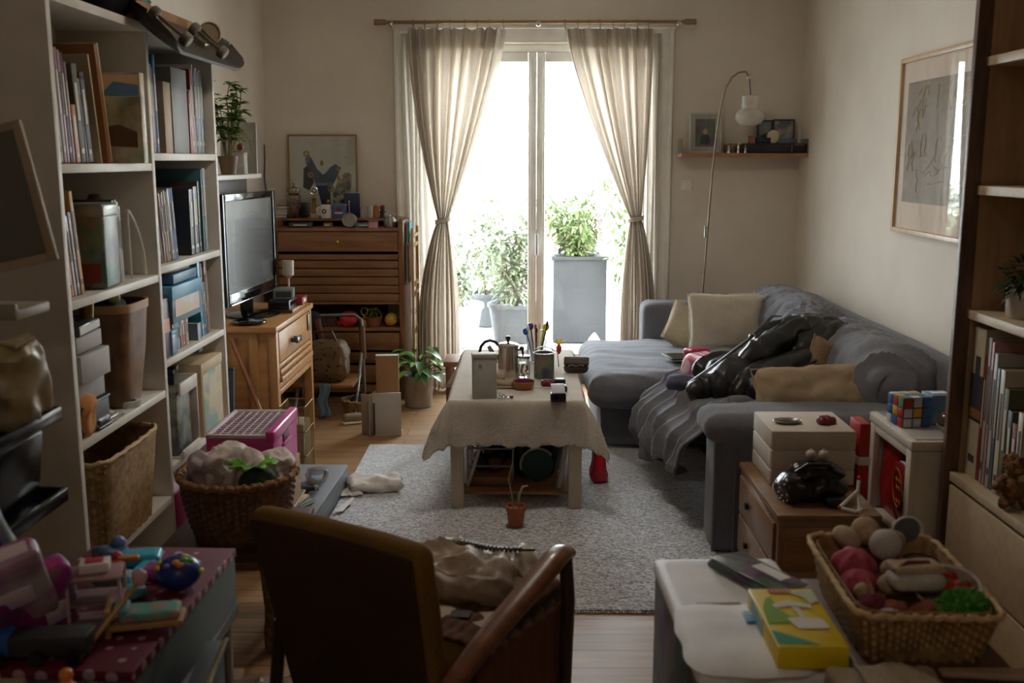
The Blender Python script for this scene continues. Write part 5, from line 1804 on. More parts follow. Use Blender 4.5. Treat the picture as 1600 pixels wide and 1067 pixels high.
MB().box(0.124, 0.154, 0.004, (0, 0, 0.022)).build('seam', mat('bright_green_seam', (46, 104, 88), 0.4), t)
MB().box(0.02, 0.06, 0.01, (-0.02, 0.09, 0.01), bev=0.003).build('tab', M_blk, t)

# ------------------------------------------------------------------ shelf and desk beyond the bookcase
t = thing('wall_shelf', 'short pale shelf on the left wall above the television', 'shelf', (-1.545, 5.0, 1.43))
MB().box(0.28, 1.05, 0.022, (0, 0, -0.011), bev=0.002).build('board', M_edge, t)
MB().box(0.22, 0.85, 0.10, (-0.025, 0.0, -0.072), bev=0.003).build('underbox', mat('dark_walnut', (74, 58, 46), 0.5), t)
t = thing('potted_plant', 'leafy money plant in a dark pot on the shelf above the television', 'plant', (-1.46, 5.10, 1.431))
MB().lathe([(0, 0), (0.035, 0), (0.05, 0.09), (0.046, 0.09), (0.04, 0.075), (0, 0.075)], 24).build('pot', mat('dark_stoneware', (104, 84, 64), 0.6), t)
q, s_ = MB(), MB()
rd = random.Random(31)
for k in range(11):
	a = rd.uniform(0, 6.28)
	hh = rd.uniform(0.20, 0.40)
	e = rd.uniform(0.05, 0.11)
	pts = [(0.01*math.cos(a), 0.01*math.sin(a), 0.075)]
	for j in range(1, 6):
		pts.append((e*math.cos(a)*j/5+rd.uniform(-.008, .008), e*math.sin(a)*j/5+rd.uniform(-.008, .008), 0.075+hh*j/5))
	s_.tube(pts, [0.0045*(1-j/9) for j in range(6)], 6)
	for j in range(2, 6):
		for m_ in range(7):
			b = rd.uniform(0, 6.28)
			leaf(q, pts[j], (math.cos(b), math.sin(b), rd.uniform(0.0, 0.9)), rd.uniform(.045, .068), rd.uniform(.028, .036), 0.35)
s_.build('stems', M_stem, t)
q.build('foliage', mat('jade_leaf', (96, 122, 66), 0.4, kind='mottle', rgb2=(122, 148, 84)), t, smooth=False)
t = carton('white_planter', 'white textured square planter right of the money plant', 0.09, 0.08, 0.105, (-1.455, 5.235, 1.431), 0.05, mat('white_textured', (186, 182, 170), 0.8, kind='mottle', rgb2=(160, 156, 146), scale=3), mat('planter_lip', (170, 166, 154), 0.8), 0.01)
t = thing('ornament_bird', 'white ornament with a dark red patch on the white textured planter', 'ornament', (-1.455, 5.235, 1.537))
MB().sph(0.035, (0, 0, 0.035), (1, 0.8, 1.1), sub=3, disp=lambda n: 0.006*nz(n, 3)).build('body', mat('cream_glaze', (196, 184, 158), 0.4), t)
MB().sph(0.018, (0.025, -0.015, 0.03), (1, 1, 1.1), sub=2).build('red_patch', mat('dark_red_glaze', (118, 36, 40), 0.4), t)


def sax(t, y):
	q = MB()
	q.tube([(-0.02, y, 0.225), (-0.005, y, 0.235), (0.006, y, 0.215), (0.004, y, 0.17), (0.01, y, 0.10), (0.012, y, 0.05), (0.0, y, 0.02), (-0.016, y, 0.03), (-0.02, y, 0.055)], [0.005, 0.006, 0.007, 0.008, 0.011, 0.013, 0.013, 0.013, 0.018], 8, flat=0.08)
	q.build('printed_horn', mat('horn_print', (146, 104, 48), 0.5), t)
	q = MB()
	q.tube([(0.02, y, 0.20), (0.045, y, 0.19), (0.06, y, 0.16), (0.066, y, 0.12)], 0.004, 6, flat=0.1)
	q.build('printed_arc', mat('arc_print', (74, 72, 62), 0.5), t)


frame('horn_picture', 'frameless glass picture of a brass horn on the shelf above the television', 0.19, 0.265, 0.004, (-1.50, 5.44, 1.431), (-0.06, 0, 0.0), mat('clear_edge', (190, 188, 180), 0.3), mat('cream_print', (180, 170, 150), 0.6), extra=sax)
# hanging cord
q = MB()
q.tube([tuple(at(x, y, X=-1.683)) for x, y in ((413, 226), (414, 250), (413, 275), (416, 300), (418, 322), (424, 348), (428, 372))], 0.004, 6)
o = q.build('cable', mat('blue_grey_cord', (60, 66, 76), 0.5))
tag(o, 'thin blue grey cable hanging down the left wall beside the socket', 'cable')

# desk
M_pine = mat('honey_pine', (196, 146, 88), 0.42, kind='wood', rgb2=(164, 114, 64))
M_pinez = mat('honey_pine_upright', (190, 140, 84), 0.42, kind='woodz', rgb2=(158, 110, 62))
dk = thing('tv_cabinet', 'honey pine cabinet with slatted drawers on tall legs under the television', 'cabinet', (-1.43, 5.22, 0))


def D(x, y, z):
	return (x+1.43, y-5.22, z)


MB().box(0.50, 0.86, 0.028, D(-1.43, 5.22, 0.704), bev=0.004).build('top', M_pine, dk)
for x, y in ((-1.207, 4.835), (-1.207, 5.605), (-1.655, 4.835), (-1.655, 5.605)):
	MB().box(0.04, 0.045, 0.69, D(x, y, 0.345), bev=0.003).build('leg', M_pinez, dk)
MB().box(0.41, 0.018, 0.52, D(-1.43, 4.832, 0.43), bev=0.002).build('side_panel', M_pine, dk)
MB().box(0.045, 0.03, 0.62, D(-1.30, 4.822, 0.38), bev=0.003).build('upright', M_pinez, dk)
dr = MB().box(0.02, 0.70, 0.15, D(-1.197, 5.22, 0.605), bev=0.002).build('drawer', M_pine, dk)
q = MB()
q.box(0.03, 0.016, 0.022, D(-1.173, 5.12, 0.60), bev=0.003).box(0.03, 0.016, 0.022, D(-1.173, 5.18, 0.60), bev=0.003).box(0.016, 0.09, 0.030, D(-1.156, 5.15, 0.60), bev=0.004)
q.build('handle', mat('dark_chrome', (110, 116, 130), 0.25, 0.9), dr)
MB().box(0.01, 0.05, 0.09, D(-1.182, 5.53, 0.63), bev=0.003).build('latch', M_wire, dk)
for z, h_, x in ((0.512, 0.022, -1.197), (0.482, 0.024, -1.190), (0.448, 0.026, -1.184), (0.418, 0.028, -1.197), (0.386, 0.028, -1.197)):
	MB().box(0.02, 0.72, h_, D(x, 5.22, z), bev=0.003).build('slat', M_pine, dk)
MB().box(0.40, 0.70, 0.012, D(-1.42, 5.22, 0.37)).build('bottom_board', M_pine, dk)
# TV
tv = thing('television', 'black flat screen television on the pine cabinet facing the sofa', 'television', (-1.42, 5.19, 0.719), -0.08)
MB().box(0.055, 0.76, 0.53, (0, 0.0, 0.355), bev=0.01).build('housing', M_blk, tv)
q = MB()
for y in (-0.365, 0.365):
	q.box(0.014, 0.035, 0.535, (0.032, y, 0.355), bev=0.004)
q.box(0.014, 0.70, 0.035, (0.032, 0, 0.605), bev=0.004).box(0.014, 0.70, 0.06, (0.032, 0, 0.117), bev=0.004)
q.build('bezel', mat('gloss_black', (14, 14, 15), 0.12), tv)
MB().box(0.004, 0.70, 0.45, (0.029, 0, 0.368)).build('screen', mat('screen_glass', (30, 32, 30), 0.26, coat=0.25, spec=1.0), tv)
MB().box(0.003, 0.66, 0.006, (0.040, 0, 0.092), bev=0.001).build('silver_strip', M_steel, tv)
MB().lathe([(0, 0), (0.15, 0), (0.155, 0.006), (0.14, 0.012), (0.03, 0.02), (0, 0.02)], 40, (0.03, 0, 0), sx=0.85).build('stand_base', mat('gloss_black', (14, 14, 15), 0.12), tv)
MB().box(0.04, 0.1, 0.09, (-0.005, 0, 0.06), bev=0.01).build('stand_neck', M_blk, tv)
t = thing('plate', 'round black plate at the near end of the pine cabinet', 'plate', (-1.34, 4.90, 0.719))
MB().lathe([(0, 0.001), (0.05, 0.001), (0.085, 0.010), (0.083, 0.013), (0.048, 0.004), (0, 0.004)], 36).build('plate', mat('gloss_black', (14, 14, 15), 0.12), t)
MB().lathe([(0.046, 0.0045), (0.05, 0.0065)], 36).build('ring', M_steel, t)
p0 = (-1.265, 5.50)
carton('wooden_board', 'thin pale board under the black set top box', 0.13, 0.30, 0.014, (-1.27, 5.40, 0.719), 0.0, mat('pale_board', (190, 156, 110), 0.5), None, extra=lambda t: MB().box(0.132, 0.01, 0.016, (0, -0.15, 0.008)).build('end_strip', mat('dark_strip', (80, 60, 40), 0.5), t))
t = carton('set_top_box', 'black set top box on the pale board beside the television', 0.11, 0.17, 0.05, (-1.275, 5.33, 0.734), 0.0, M_blk, None)
MB().box(0.09, 0.001, 0.018, (0, -0.0856, 0.03)).box(0.001, 0.12, 0.018, (0.0556, 0, 0.03)).build('front_strip', mat('gloss_black', (14, 14, 15), 0.12), t)
t = carton('game_console', 'silver grey wedge shaped device on the black set top box', 0.10, 0.12, 0.05, (-1.27, 5.36, 0.785), 0.15, mat('silver_plastic', (128, 132, 130), 0.35), None)
MB().box(0.08, 0.001, 0.03, (0, -0.061, 0.025)).build('grille', mat('dark_grille', (60, 62, 62), 0.5), t)
t = carton('red_console', 'red and white handheld console box right of the set top box', 0.09, 0.12, 0.042, (-1.235, 5.49, 0.734), 0.0, mat('dark_red_box', (140, 24, 34), 0.35), None)
MB().box(0.03, 0.001, 0.024, (-0.02, -0.0606, 0.02)).box(0.001, 0.05, 0.02, (0.0456, 0.0, 0.022)).build('white_print', M_paper, t)
t = thing('lamp_glass', 'small frosted glass candle holder behind the television', 'candle holder', (-1.30, 5.60, 0.719))
MB().lathe([(0, 0), (0.035, 0), (0.035, 0.004), (0.006, 0.012), (0.006, 0.14), (0.03, 0.16), (0.032, 0.24), (0.029, 0.24), (0.027, 0.165), (0, 0.16)], 28).build('holder', mat('frosted_white', (205, 198, 184), 0.5), t)
MB().cyl(0.018, 0.05, (0, 0, 0.162)).build('candle', mat('wax', (220, 208, 180), 0.6), t)
# broom handle & dark panel beside the desk
a, b = Vector((-1.395, 4.70, 0.71)), Vector((-1.20, 4.62, 0.30))
t = thing('broomstick', 'wooden broomstick leaning on the near side of the pine cabinet', 'stick', (-1.10, 4.60, 0.0))
MB().tube([(-0.30, 0.20, 0.66), (-0.02, 0.02, 0.045)], 0.011, 12).build('shaft', mat('reddish_wood', (170, 112, 70), 0.4, kind='wood'), t)
MB().box(0.10, 0.24, 0.04, (0.0, 0, 0.025), rot=(0, 0, 0.3), bev=0.01).build('brush_head', mat('dark_wood_head', (84, 56, 36), 0.5), t)
carton('panel', 'dark slate panel leaning between the bookcase and the pine cabinet', 0.20, 0.02, 0.55, (-1.44, 4.55, 0.005), 0.0, mat('dark_slate_panel', (44, 50, 58), 0.5), None, cat='panel', rot=(-0.12, 0, 0), extra=lambda t: MB().box(0.204, 0.024, 0.012, (0, 0, 0.55), bev=0.002).build('top_edge', M_blk, t))
# wire basket on the floor under the desk
t = thing('wire_basket', 'tall brass wire basket below the slatted front of the pine cabinet', 'basket', (-1.09, 4.75, 0.0))
q = MB()
for z in (0.01, 0.12, 0.24, 0.36):
	q.tube([(-0.06, -0.09, z), (0.06, -0.09, z), (0.06, 0.09, z), (-0.06, 0.09, z)], 0.003, 6, closed=True)
for k in range(7):
	y = -0.09+0.03*k
	q.tube([(0.06, y, 0.01), (0.06, y, 0.36)], 0.0022, 5)
	q.tube([(-0.06, y, 0.01), (-0.06, y, 0.36)], 0.0022, 5)
for k in range(1, 4):
	x = -0.06+0.03*k
	q.tube([(x, -0.09, 0.01), (x, -0.09, 0.36)], 0.0022, 5)
q.build('wires', mat('dull_brass', (140, 116, 62), 0.4, 0.7), t)
MB().box(0.1, 0.15, 0.26, (0, 0, 0.145), bev=0.01).build('paper_liner', mat('old_papers', (150, 132, 100), 0.8), t)

# ------------------------------------------------------------------ slatted bureau in the far left corner
M_bur = mat('brown_bureau_wood', (146, 102, 66), 0.4, kind='wood', rgb2=(110, 74, 46))
M_burz = mat('brown_bureau_upright', (138, 96, 60), 0.4, kind='woodz', rgb2=(104, 68, 42))
bu = thing('bureau', 'brown wooden bureau with slatted flap and open shelf in the far left corner', 'bureau', (-1.165, 6.57, 0))
BW, BD = 0.82, 0.40
for sx in (-1, 1):
	MB().box(0.032, BD, 1.13, (sx*(BW/2-0.016), 0, 0.565), bev=0.003).build('side_panel', M_burz, bu)
MB().box(BW-0.064, BD-0.01, 0.02, (0, 0, 1.075), bev=0.002).build('top_board', M_bur, bu)
MB().box(BW-0.064, 0.22, 0.016, (0, 0.08, 1.128), bev=0.002).build('gallery_shelf', M_bur, bu)
fl_ = MB()
fl_.box(BW-0.07, 0.018, 0.12, (0, -BD/2+0.012, 1.0), bev=0.002)
fl_ = fl_.build('flap', M_bur, bu)
MB().sph(0.012, (0, -BD/2-0.006, 1.0), (1, 0.7, 1)).build('knob', mat('brass_knob', (196, 160, 90), 0.35, 0.7), fl_)
z = 0.925
for k in range(6):
	h_ = 0.052 if k else 0.04
	MB().box(BW-0.07, 0.018, h_-0.006, (0, -BD/2+0.014, z-h_/2), rot=(0.05, 0, 0), bev=0.003).build('slat', M_bur, bu)
	z -= h_
MB().box(BW-0.064, BD-0.02, 0.02, (0, 0.01, 0.615), bev=0.002).build('inner_shelf', M_bur, bu)
MB().box(BW-0.064, BD-0.01, 0.022, (0, 0, 0.447), bev=0.002).build('open_shelf', M_bur, bu)
MB().box(BW-0.064, 0.01, 1.1, (0, BD/2-0.008, 0.56)).build('back_board', mat('dark_back_board', (84, 66, 50), 0.7), bu)
for z, h_ in ((0.37, 0.12), (0.265, 0.075), (0.16, 0.12), (0.065, 0.06)):
	d_ = MB().box(BW-0.07, 0.018, h_-0.008, (0, -BD/2+0.014, z), bev=0.003).build('drawer', M_bur, bu)
	if h_ > 0.1:
		MB().sph(0.010, (-0.0, -BD/2, z), (1, 0.7, 1)).build('knob', mat('brass_knob', (196, 160, 90), 0.35, 0.7), d_)
# side rack
rk = thing('magazine_rack', 'narrow ladder shaped wooden rack on the window side of the bureau', 'rack', (-0.725, 6.56, 0))
for y in (-0.15, 0.15):
	MB().box(0.016, 0.022, 1.08, (0.022, y, 0.54), bev=0.002).build('rail', mat('yellow_pine', (196, 152, 92), 0.45, kind='woodz'), rk)
for z in (0.42, 0.66, 0.72, 0.97, 1.03):
	MB().box(0.014, 0.30, 0.022, (0.022, 0, z), bev=0.002).build('rung', mat('yellow_pine_rung', (190, 144, 86), 0.45), rk)
for k, (z, h_, c_, lab) in enumerate(((0.74, 0.24, 'brown', 'brown magazine in the middle tier of the bureau side rack'), (0.98, 0.14, 'turquoise', 'turquoise booklet in the upper tier of the bureau side rack'))):
	carton('magazine', lab, 0.012, 0.18, h_, (-0.730, 6.50+0.05*k, z), 0, mat('cover_'+c_, BC[c_], 0.4), None, cat='magazine', extra=lambda t: MB().box(0.006, 0.182, 0.002, (0, 0, 0.001)).build('pages', M_paper, t))


def topx(x, y=6.57):
	return at(x, 340, Y=y).x


# poster
def dancer(t, y):
	dk, bl, gd = mat('poster_black', (34, 32, 34), 0.6), mat('poster_blue', (42, 58, 88), 0.6), mat('poster_gold', (150, 120, 76), 0.6)
	MB().prism([(-0.01, 0.0), (0.05, 0.0), (0.045, 0.10), (0.10, 0.2), (0.115, 0.245), (0.085, 0.27), (0.05, 0.25), (0.02, 0.215), (0.0, 0.20), (-0.035, 0.235), (-0.075, 0.31), (-0.10, 0.33), (-0.115, 0.30), (-0.10, 0.25), (-0.065, 0.18), (-0.035, 0.10)], 0.0008, (0, y, 0.07)).build('blue_shape', bl, t)
	MB().prism([(-0.13, 0.12), (-0.09, 0.10), (-0.06, 0.15), (-0.07, 0.20), (-0.10, 0.26), (-0.125, 0.24)], 0.0008, (0, y-0.0006, 0.07)).build('dark_wing', dk, t)
	MB().prism([(0.06, 0.0), (0.175, 0.01), (0.19, 0.20), (0.165, 0.215), (0.12, 0.17), (0.10, 0.20), (0.085, 0.12), (0.06, 0.08)], 0.0008, (0, y-0.0006, 0.07)).build('dark_figure', mat('poster_pattern', (54, 46, 40), 0.6, kind='print', rgb2=(160, 140, 110), scale=2.5, amt=0.3), t)
	for x, z, r_ in ((-0.105, 0.335, 0.02), (0.105, 0.24, 0.016), (0.15, 0.19, 0.022), (-0.08, 0.2, 0.018), (0.05, 0.11, 0.022)):
		MB().lathe([(r_*0.45, 0), (r_, 0)], 20, (x, y-0.0012, 0.07+z), (PI/2, 0, 0)).build('ring_shape', gd, t)
	MB().lathe([(0, 0), (0.011, 0)], 16, (-0.005, y-0.001, 0.07+0.275), (PI/2, 0, 0), sy=1.7).build('gold_oval', gd, t)


frame('framed_poster', 'thin gilt framed poster of dark blue swirling shapes standing on the bureau', 0.455, 0.53, 0.012, (-1.317, 6.745, 1.137), (-0.04, 0, 0), mat('gilt_wood', (150, 108, 62), 0.4), mat('poster_ground', (206, 198, 184), 0.7), extra=dancer)

TZ, TF = 1.137, 1.086     # gallery shelf top, front recess


def item(name, label, cat, x, prof, m_, y=6.62, z=None, part='body', seg=24, extra=None, sx=1, sy=1):
	t = thing(name, label, cat, (topx(x, y), y, TZ if z is None else z))
	MB().lathe(prof, seg, sx=sx, sy=sy).build(part, m_, t)
	if extra:
		extra(t)
	return t


for k, (c_, w_, h_) in enumerate((('blue', 0.075, 0.018), ('cream', 0.07, 0.02), ('tan', 0.07, 0.014), ('charcoal', 0.078, 0.022))):
	z0 = TZ+sum((0.018, 0.02, 0.014, 0.022)[:k])+0.001*k
	carton('paperback', c_+' paperback lying in the pile at the bureau left end, '+('bottom', 'second', 'third', 'top')[k]+' of four', w_, 0.10, h_, (topx(439), 6.64, z0), 0.1*(k-1), mat('cover_'+c_, BC[c_], 0.5), None, cat='book', extra=lambda t, w_=w_, h_=h_: MB().box(w_-0.004, 0.002, h_*0.7, (0.001, -0.0505, h_/2)).build('pages', M_pages, t))
M_smoke = thin_glass('smoky_glass', tint=(0.80, 0.72, 0.64), gloss=0.12)
item('apothecary_jar', 'tall lidded glass jar of shells at the left of the bureau top', 'jar', 460, [(0, 0.003), (0.035, 0.003), (0.044, 0.02), (0.046, 0.14), (0.03, 0.155), (0.045, 0.17), (0.042, 0.185), (0.01, 0.2), (0.012, 0.215), (0, 0.225)], M_smoke, y=6.60,
     extra=lambda t: tag(MB().rbox(0.06, 0.06, 0.12, 0.02, 9, (0, 0, 0.066), disp=lambda p, d: 0.006*nz(p, 60)).build('contents', mat('shell_mix', (150, 112, 84), 0.6, kind='print', rgb2=(96, 62, 50), scale=4), t), kind='stuff'))
carton('hardback', 'small black hardback standing right of the lidded jar on the bureau', 0.045, 0.03, 0.095, (topx(475, 6.65), 6.65, TZ), 0, mat('cover_black', BC['black'], 0.5), None, cat='book', extra=lambda t: MB().box(0.04, 0.002, 0.002, (0, -0.0155, 0.08)).build('title_line', M_brass, t))
M_gold = mat('trophy_gold', (170, 132, 62), 0.35, 0.8)
for k, (x, h_, lab) in enumerate(((492, 0.20, 'tall gold trophy with round head in front of the framed poster'), (513, 0.13, 'shorter gold trophy just behind the white mug'))):
	t = thing('trophy', lab, 'trophy', (topx(x, 6.6+0.06*k), 6.6+0.06*k, TZ))
	MB().box(0.045, 0.045, 0.025, (0, 0, 0.0125), bev=0.003).build('plinth', mat('marble_plinth', (190, 176, 140), 0.3), t)
	MB().lathe([(0, 0.025), (0.016, 0.025), (0.014, 0.03), (0.012, h_*0.55), (0.018, h_*0.6), (0.008, h_*0.66), (0, h_*0.68)], 18).build('column', M_gold, t)
	if k == 0:
		MB().tube([(0.022*math.cos(a), 0, h_*0.85+0.026*math.sin(a)) for a in [2*PI*j/24 for j in range(24)]], 0.005, 8, closed=True).sph(0.011, (0.0, 0, h_*0.85)).build('emblem', M_steel, t)
	else:
		MB().sph(0.014, (0, 0, h_*0.78)).build('ball', M_gold, t)
t = item('mug', 'white mug with a dark emblem in the middle of the bureau top', 'mug', 510, [(0, 0), (0.034, 0), (0.036, 0.004), (0.038, 0.085), (0.035, 0.085), (0.033, 0.008), (0, 0.008)], M_porc, y=6.56)
t.location.z = TZ
MB().tube([(-0.036, -0.005, 0.07), (-0.058, -0.01, 0.06), (-0.056, -0.01, 0.03), (-0.036, -0.005, 0.018)], 0.005, 8).build('handle', M_porc, t)
MB().lathe([(0.007, 0), (0.015, 0)], 18, (-0.006, -0.0375, 0.045), (PI/2, 0, 0)).build('emblem', mat('emblem_black', (40, 42, 52), 0.4), t)
t = carton('tea_tin', 'blue tea tin with a small red label right of the white mug', 0.085, 0.06, 0.085, (topx(531, 6.57), 6.57, TZ), 0.0, mat('slate_blue_tin', (80, 100, 140), 0.4), mat('slate_blue_lid', (94, 112, 150), 0.35), 0.014)
MB().box(0.035, 0.001, 0.016, (0, -0.0306, 0.056)).build('red_label', mat('dull_red_print', (128, 48, 44), 0.4), t)
MB().box(0.05, 0.001, 0.008, (0, -0.0306, 0.034)).build('pale_label', M_paper, t)
carton('hardback', 'dark navy hardback standing behind the round silver tin on the bureau', 0.10, 0.022, 0.155, (topx(551, 6.67), 6.67, TZ), 0, mat('cover_navy', BC['navy'], 0.5), None, cat='book', extra=lambda t: MB().box(0.094, 0.018, 0.003, (0, 0, 0.155)).build('pages', M_pages, t))
t = thing('round_silver_tin', 'round silver tin standing on edge at the front of the bureau top', 'tin', (topx(546, 6.42), 6.42, TF+0.045))
MB().lathe([(0, -0.014), (0.044, -0.014), (0.046, -0.01), (0.046, 0.01), (0.044, 0.014), (0, 0.014)], 36, rot=(PI/2-0.12, 0, 0)).build('drum', mat('worn_silver', (150, 146, 138), 0.35, 0.7), t)
MB().lathe([(0.038, 0), (0.041, 0.003), (0.044, 0)], 36, (0, -0.0145, 0), (PI/2-0.12, 0, 0)).build('raised_ring', M_steel, t)
t = item('pin', 'thin pink stick standing behind the round silver tin', 'stick', 546, [(0, 0), (0.003, 0), (0.003, 0.10), (0, 0.102)], mat('pale_pink_stick', (196, 160, 148), 0.5), y=6.60)
MB().sph(0.006, (0, 0, 0.104)).build('tip', mat('pale_pink_stick', (196, 160, 148), 0.5), t)
for k, x in enumerate((567, 578)):
	t = item('shot_glass', ('left', 'right')[k]+' one of two pale candle glasses right of the navy hardback', 'glass', x, [(0, 0.002), (0.016, 0.002), (0.018, 0.075), (0.0165, 0.075), (0.015, 0.006), (0, 0.006)], mat('pale_candle_glass', (186, 180, 168), 0.3), y=6.62)
	MB().cyl(0.0025, 0.012, (0, 0, 0.07), seg=6).build('wick', M_blk, t)
t = item('candle', 'orange candle in a row right of the two candle glasses', 'candle', 588, [(0, 0), (0.018, 0), (0.018, 0.075), (0.01, 0.08), (0, 0.078)], mat('orange_wax', (184, 112, 62), 0.5), y=6.60)
MB().cyl(0.002, 0.012, (0, 0, 0.076), seg=6).build('wick', M_blk, t)
t = item('toy_figure', 'small dark toy figure with a dull red head near the right of the bureau', 'figure', 598, [(0, 0), (0.02, 0), (0.016, 0.02), (0.02, 0.04), (0.01, 0.05), (0, 0.052)], mat('toy_dark', (52, 50, 46), 0.5), y=6.60)
MB().rbox(0.034, 0.03, 0.03, 0.01, 5, (0, 0, 0.066)).build('head', mat('dull_red_block', (132, 54, 48), 0.5), t)
t = thing('small_teapot', 'little silver teapot at the right front corner of the bureau', 'teapot', (topx(609, 6.43), 6.43, TF))
MB().lathe([(0, 0), (0.034, 0), (0.042, 0.02), (0.038, 0.05), (0.022, 0.068), (0, 0.07)], 28).build('body', mat('worn_silver', (150, 146, 138), 0.35, 0.7), t)
MB().tube([(0.03, 0, 0.055), (0.032, 0, 0.085), (0, 0, 0.10), (-0.032, 0, 0.085), (-0.03, 0, 0.055)], 0.003, 6).build('handle', M_steel, t)
MB().sph(0.007, (0, 0, 0.076)).build('lid_knob', M_steel, t)
MB().tube([(0.036, 0, 0.03), (0.055, 0, 0.045), (0.062, 0, 0.062)], [0.008, 0.006, 0.004], 8).build('spout', M_steel, t)
for k, (x, w_, c_, lab) in enumerate(((470, 0.14, 'charcoal', 'dark flat box in the front recess at the left of the bureau'), (512, 0.05, 'brown', 'small brown box in the front recess of the bureau'), (585, 0.12, 'slate', 'slate flat box in the front recess of the bureau, right of the round tin'), (577, 0.04, 'pink', ''))):
	if not lab:
		continue
	carton('flat_box', lab, w_, 0.07, 0.03, (topx(x, 6.42), 6.425, TF), 0.02*k, mat('cover_'+c_, BC[c_], 0.5), None, extra=lambda t, w_=w_: MB().box(w_*0.6, 0.001, 0.006, (0, -0.0355, 0.017)).build('print', M_pages, t))
t = carton('flat_box', 'pinkish small box beside the little silver teapot', 0.055, 0.04, 0.045, (topx(585, 6.39), 6.395-0.0, TF), 0.0, mat('cover_pink', BC['pink'], 0.5), mat('mauve_lid', BC['mauve'], 0.5), 0.012)
t.location.y = 6.40
t.location.x = topx(583, 6.40)
bpy.data.objects['flat_box.002'].location.x = topx(566, 6.44)+0.02

# open shelf: red cloth, ornaments, yellow ball
OZ = 0.459
t = thing('red_cloth', 'crumpled red cloth in the middle of the open shelf of the bureau', 'cloth', (topx(541, 6.44), 6.44, OZ))
MB().rbox(0.10, 0.12, 0.085, 0.035, 14, (0, 0, 0.045), disp=lambda p, d: 0.014*ridge(p, 16)-0.006).build('cloth', mat('bright_red_cloth', (186, 40, 48), 0.8), t)
MB().rbox(0.06, 0.07, 0.04, 0.018, 9, (-0.05, 0.01, 0.02), disp=lambda p, d: 0.01*nz(p, 22)).build('fold', mat('bright_red_cloth', (186, 40, 48), 0.8), t)
t = thing('yellow_ball', 'mustard yellow ball at the right of the open shelf of the bureau', 'ball', (topx(608, 6.44), 6.44, OZ+0.042))
MB().sph(0.042, sub=4).build('ball', mat('mustard_ball', (196, 154, 66), 0.35), t)
MB().cyl(0.006, 0.004, (0, -0.0, 0.0405)).build('valve', M_brass, t)
for k, (x, r_, c_, lab) in enumerate(((497, 0.035, (64, 54, 50), 'dark knitted hat at the left of the bureau open shelf'), (513, 0.032, (86, 52, 50), 'dull maroon purse left of the red cloth on the open shelf'), (555, 0.03, (30, 44, 60), 'dark blue cap right of the red cloth on the open shelf'))):
	t = thing(('knitted_hat', 'fabric_purse', 'blue_cap')[k], lab, ('hat', 'purse', 'cap')[k], (topx(x, 6.46), 6.46, OZ))
	MB().rbox(r_*2.3, r_*2.4, r_*1.8, r_*0.7, 10, (0, 0, r_*0.92), disp=lambda p, d, k=k: 0.008*nz(p, 26, k)).build('body', mat('hatcloth_%d' % k, c_, 0.85), t)
	MB().rbox(r_*2.4, r_*2.5, r_*0.4, r_*0.18, 7, (0, 0, r_*0.25)).build('band', mat('hatcloth_%d' % k, c_, 0.85), t)
t = thing('ornament_basket', 'small wicker basket with a hoop handle and green sprig on the open shelf', 'basket', (topx(580, 6.44), 6.44, OZ))
q = MB()
woven(q, 0.04, 0.055, 0.055, 8, 48, 0.02)
q.build('woven_body', mat('rust_wicker', (138, 88, 58), 0.7), t)
MB().tube([(0.052*math.cos(a), 0, 0.055+0.06*math.sin(a)) for a in [PI*j/16 for j in range(17)]], 0.004, 6).build('handle', mat('rust_wicker', (138, 88, 58), 0.7), t)
q = MB()
rd = random.Random(41)
for k in range(16):
	leaf(q, (rd.uniform(-.03, .03), rd.uniform(-.02, .02), 0.06+rd.uniform(0, .05)), (rd.uniform(-1, 1), rd.uniform(-1, 1), 0.7), 0.035, 0.018)
q.build('sprig', mat('lime_leaf', (150, 190, 60), 0.5), t, smooth=False)
t = thing('ornament_bell', 'small gilded ornament between the blue cap and the wicker basket', 'ornament', (topx(566, 6.44), 6.43, OZ))
MB().lathe([(0, 0), (0.02, 0), (0.022, 0.02), (0.012, 0.04), (0.016, 0.055), (0.006, 0.07), (0, 0.072)], 20).build('body', M_gold, t)
MB().tube([(0.022*math.cos(a), 0, 0.095+0.024*math.sin(a)) for a in [2*PI*j/20 for j in range(20)]], 0.004, 6, closed=True).build('hoop', M_gold, t)
carton('white_card', 'white card leaning inside the bureau open shelf at the right', 0.10, 0.006, 0.14, (topx(616, 6.70), 6.70, OZ), 0, M_paper, None, cat='card', extra=lambda t: MB().box(0.09, 0.001, 0.13, (0, -0.0036, 0.07)).build('face', mat('pale_card_face', (190, 184, 172), 0.6), t))

# steel chair with leopard bag
ch = thing('folding_chair', 'steel framed folding chair with brown seat in front of the bureau', 'chair', (-1.17, 6.02, 0), 0.0)
M_chf = mat('scuffed_steel', (150, 146, 140), 0.3, 0.9)
MB().tube([(-0.20, 0.16, 0.0), (-0.20, 0.17, 0.5), (-0.175, 0.172, 0.56), (0.13, 0.172, 0.57), (0.17, 0.17, 0.54), (0.175, 0.165, 0.46), (0.18, 0.16, 0.0)], 0.011, 10).build('back_frame', M_chf, ch)
MB().tube([(0.172, 0.166, 0.50), (0.178, 0.162, 0.30)], 0.020, 12).build('padding', mat('worn_brown_vinyl', (110, 76, 58), 0.4), ch)
MB().box(0.36, 0.34, 0.02, (-0.01, -0.02, 0.20), rot=(0.0, 0.0, 0), bev=0.005).build('seat', mat('brown_ply', (146, 104, 64), 0.45, kind='wood'), ch)
for sx in (-1, 1):
	MB().tube([(sx*0.18-0.01, -0.16, 0.0), (sx*0.18-0.01, 0.02, 0.2), (sx*0.18-0.01, 0.155, 0.34)], 0.009, 8).build('leg', M_chf, ch)
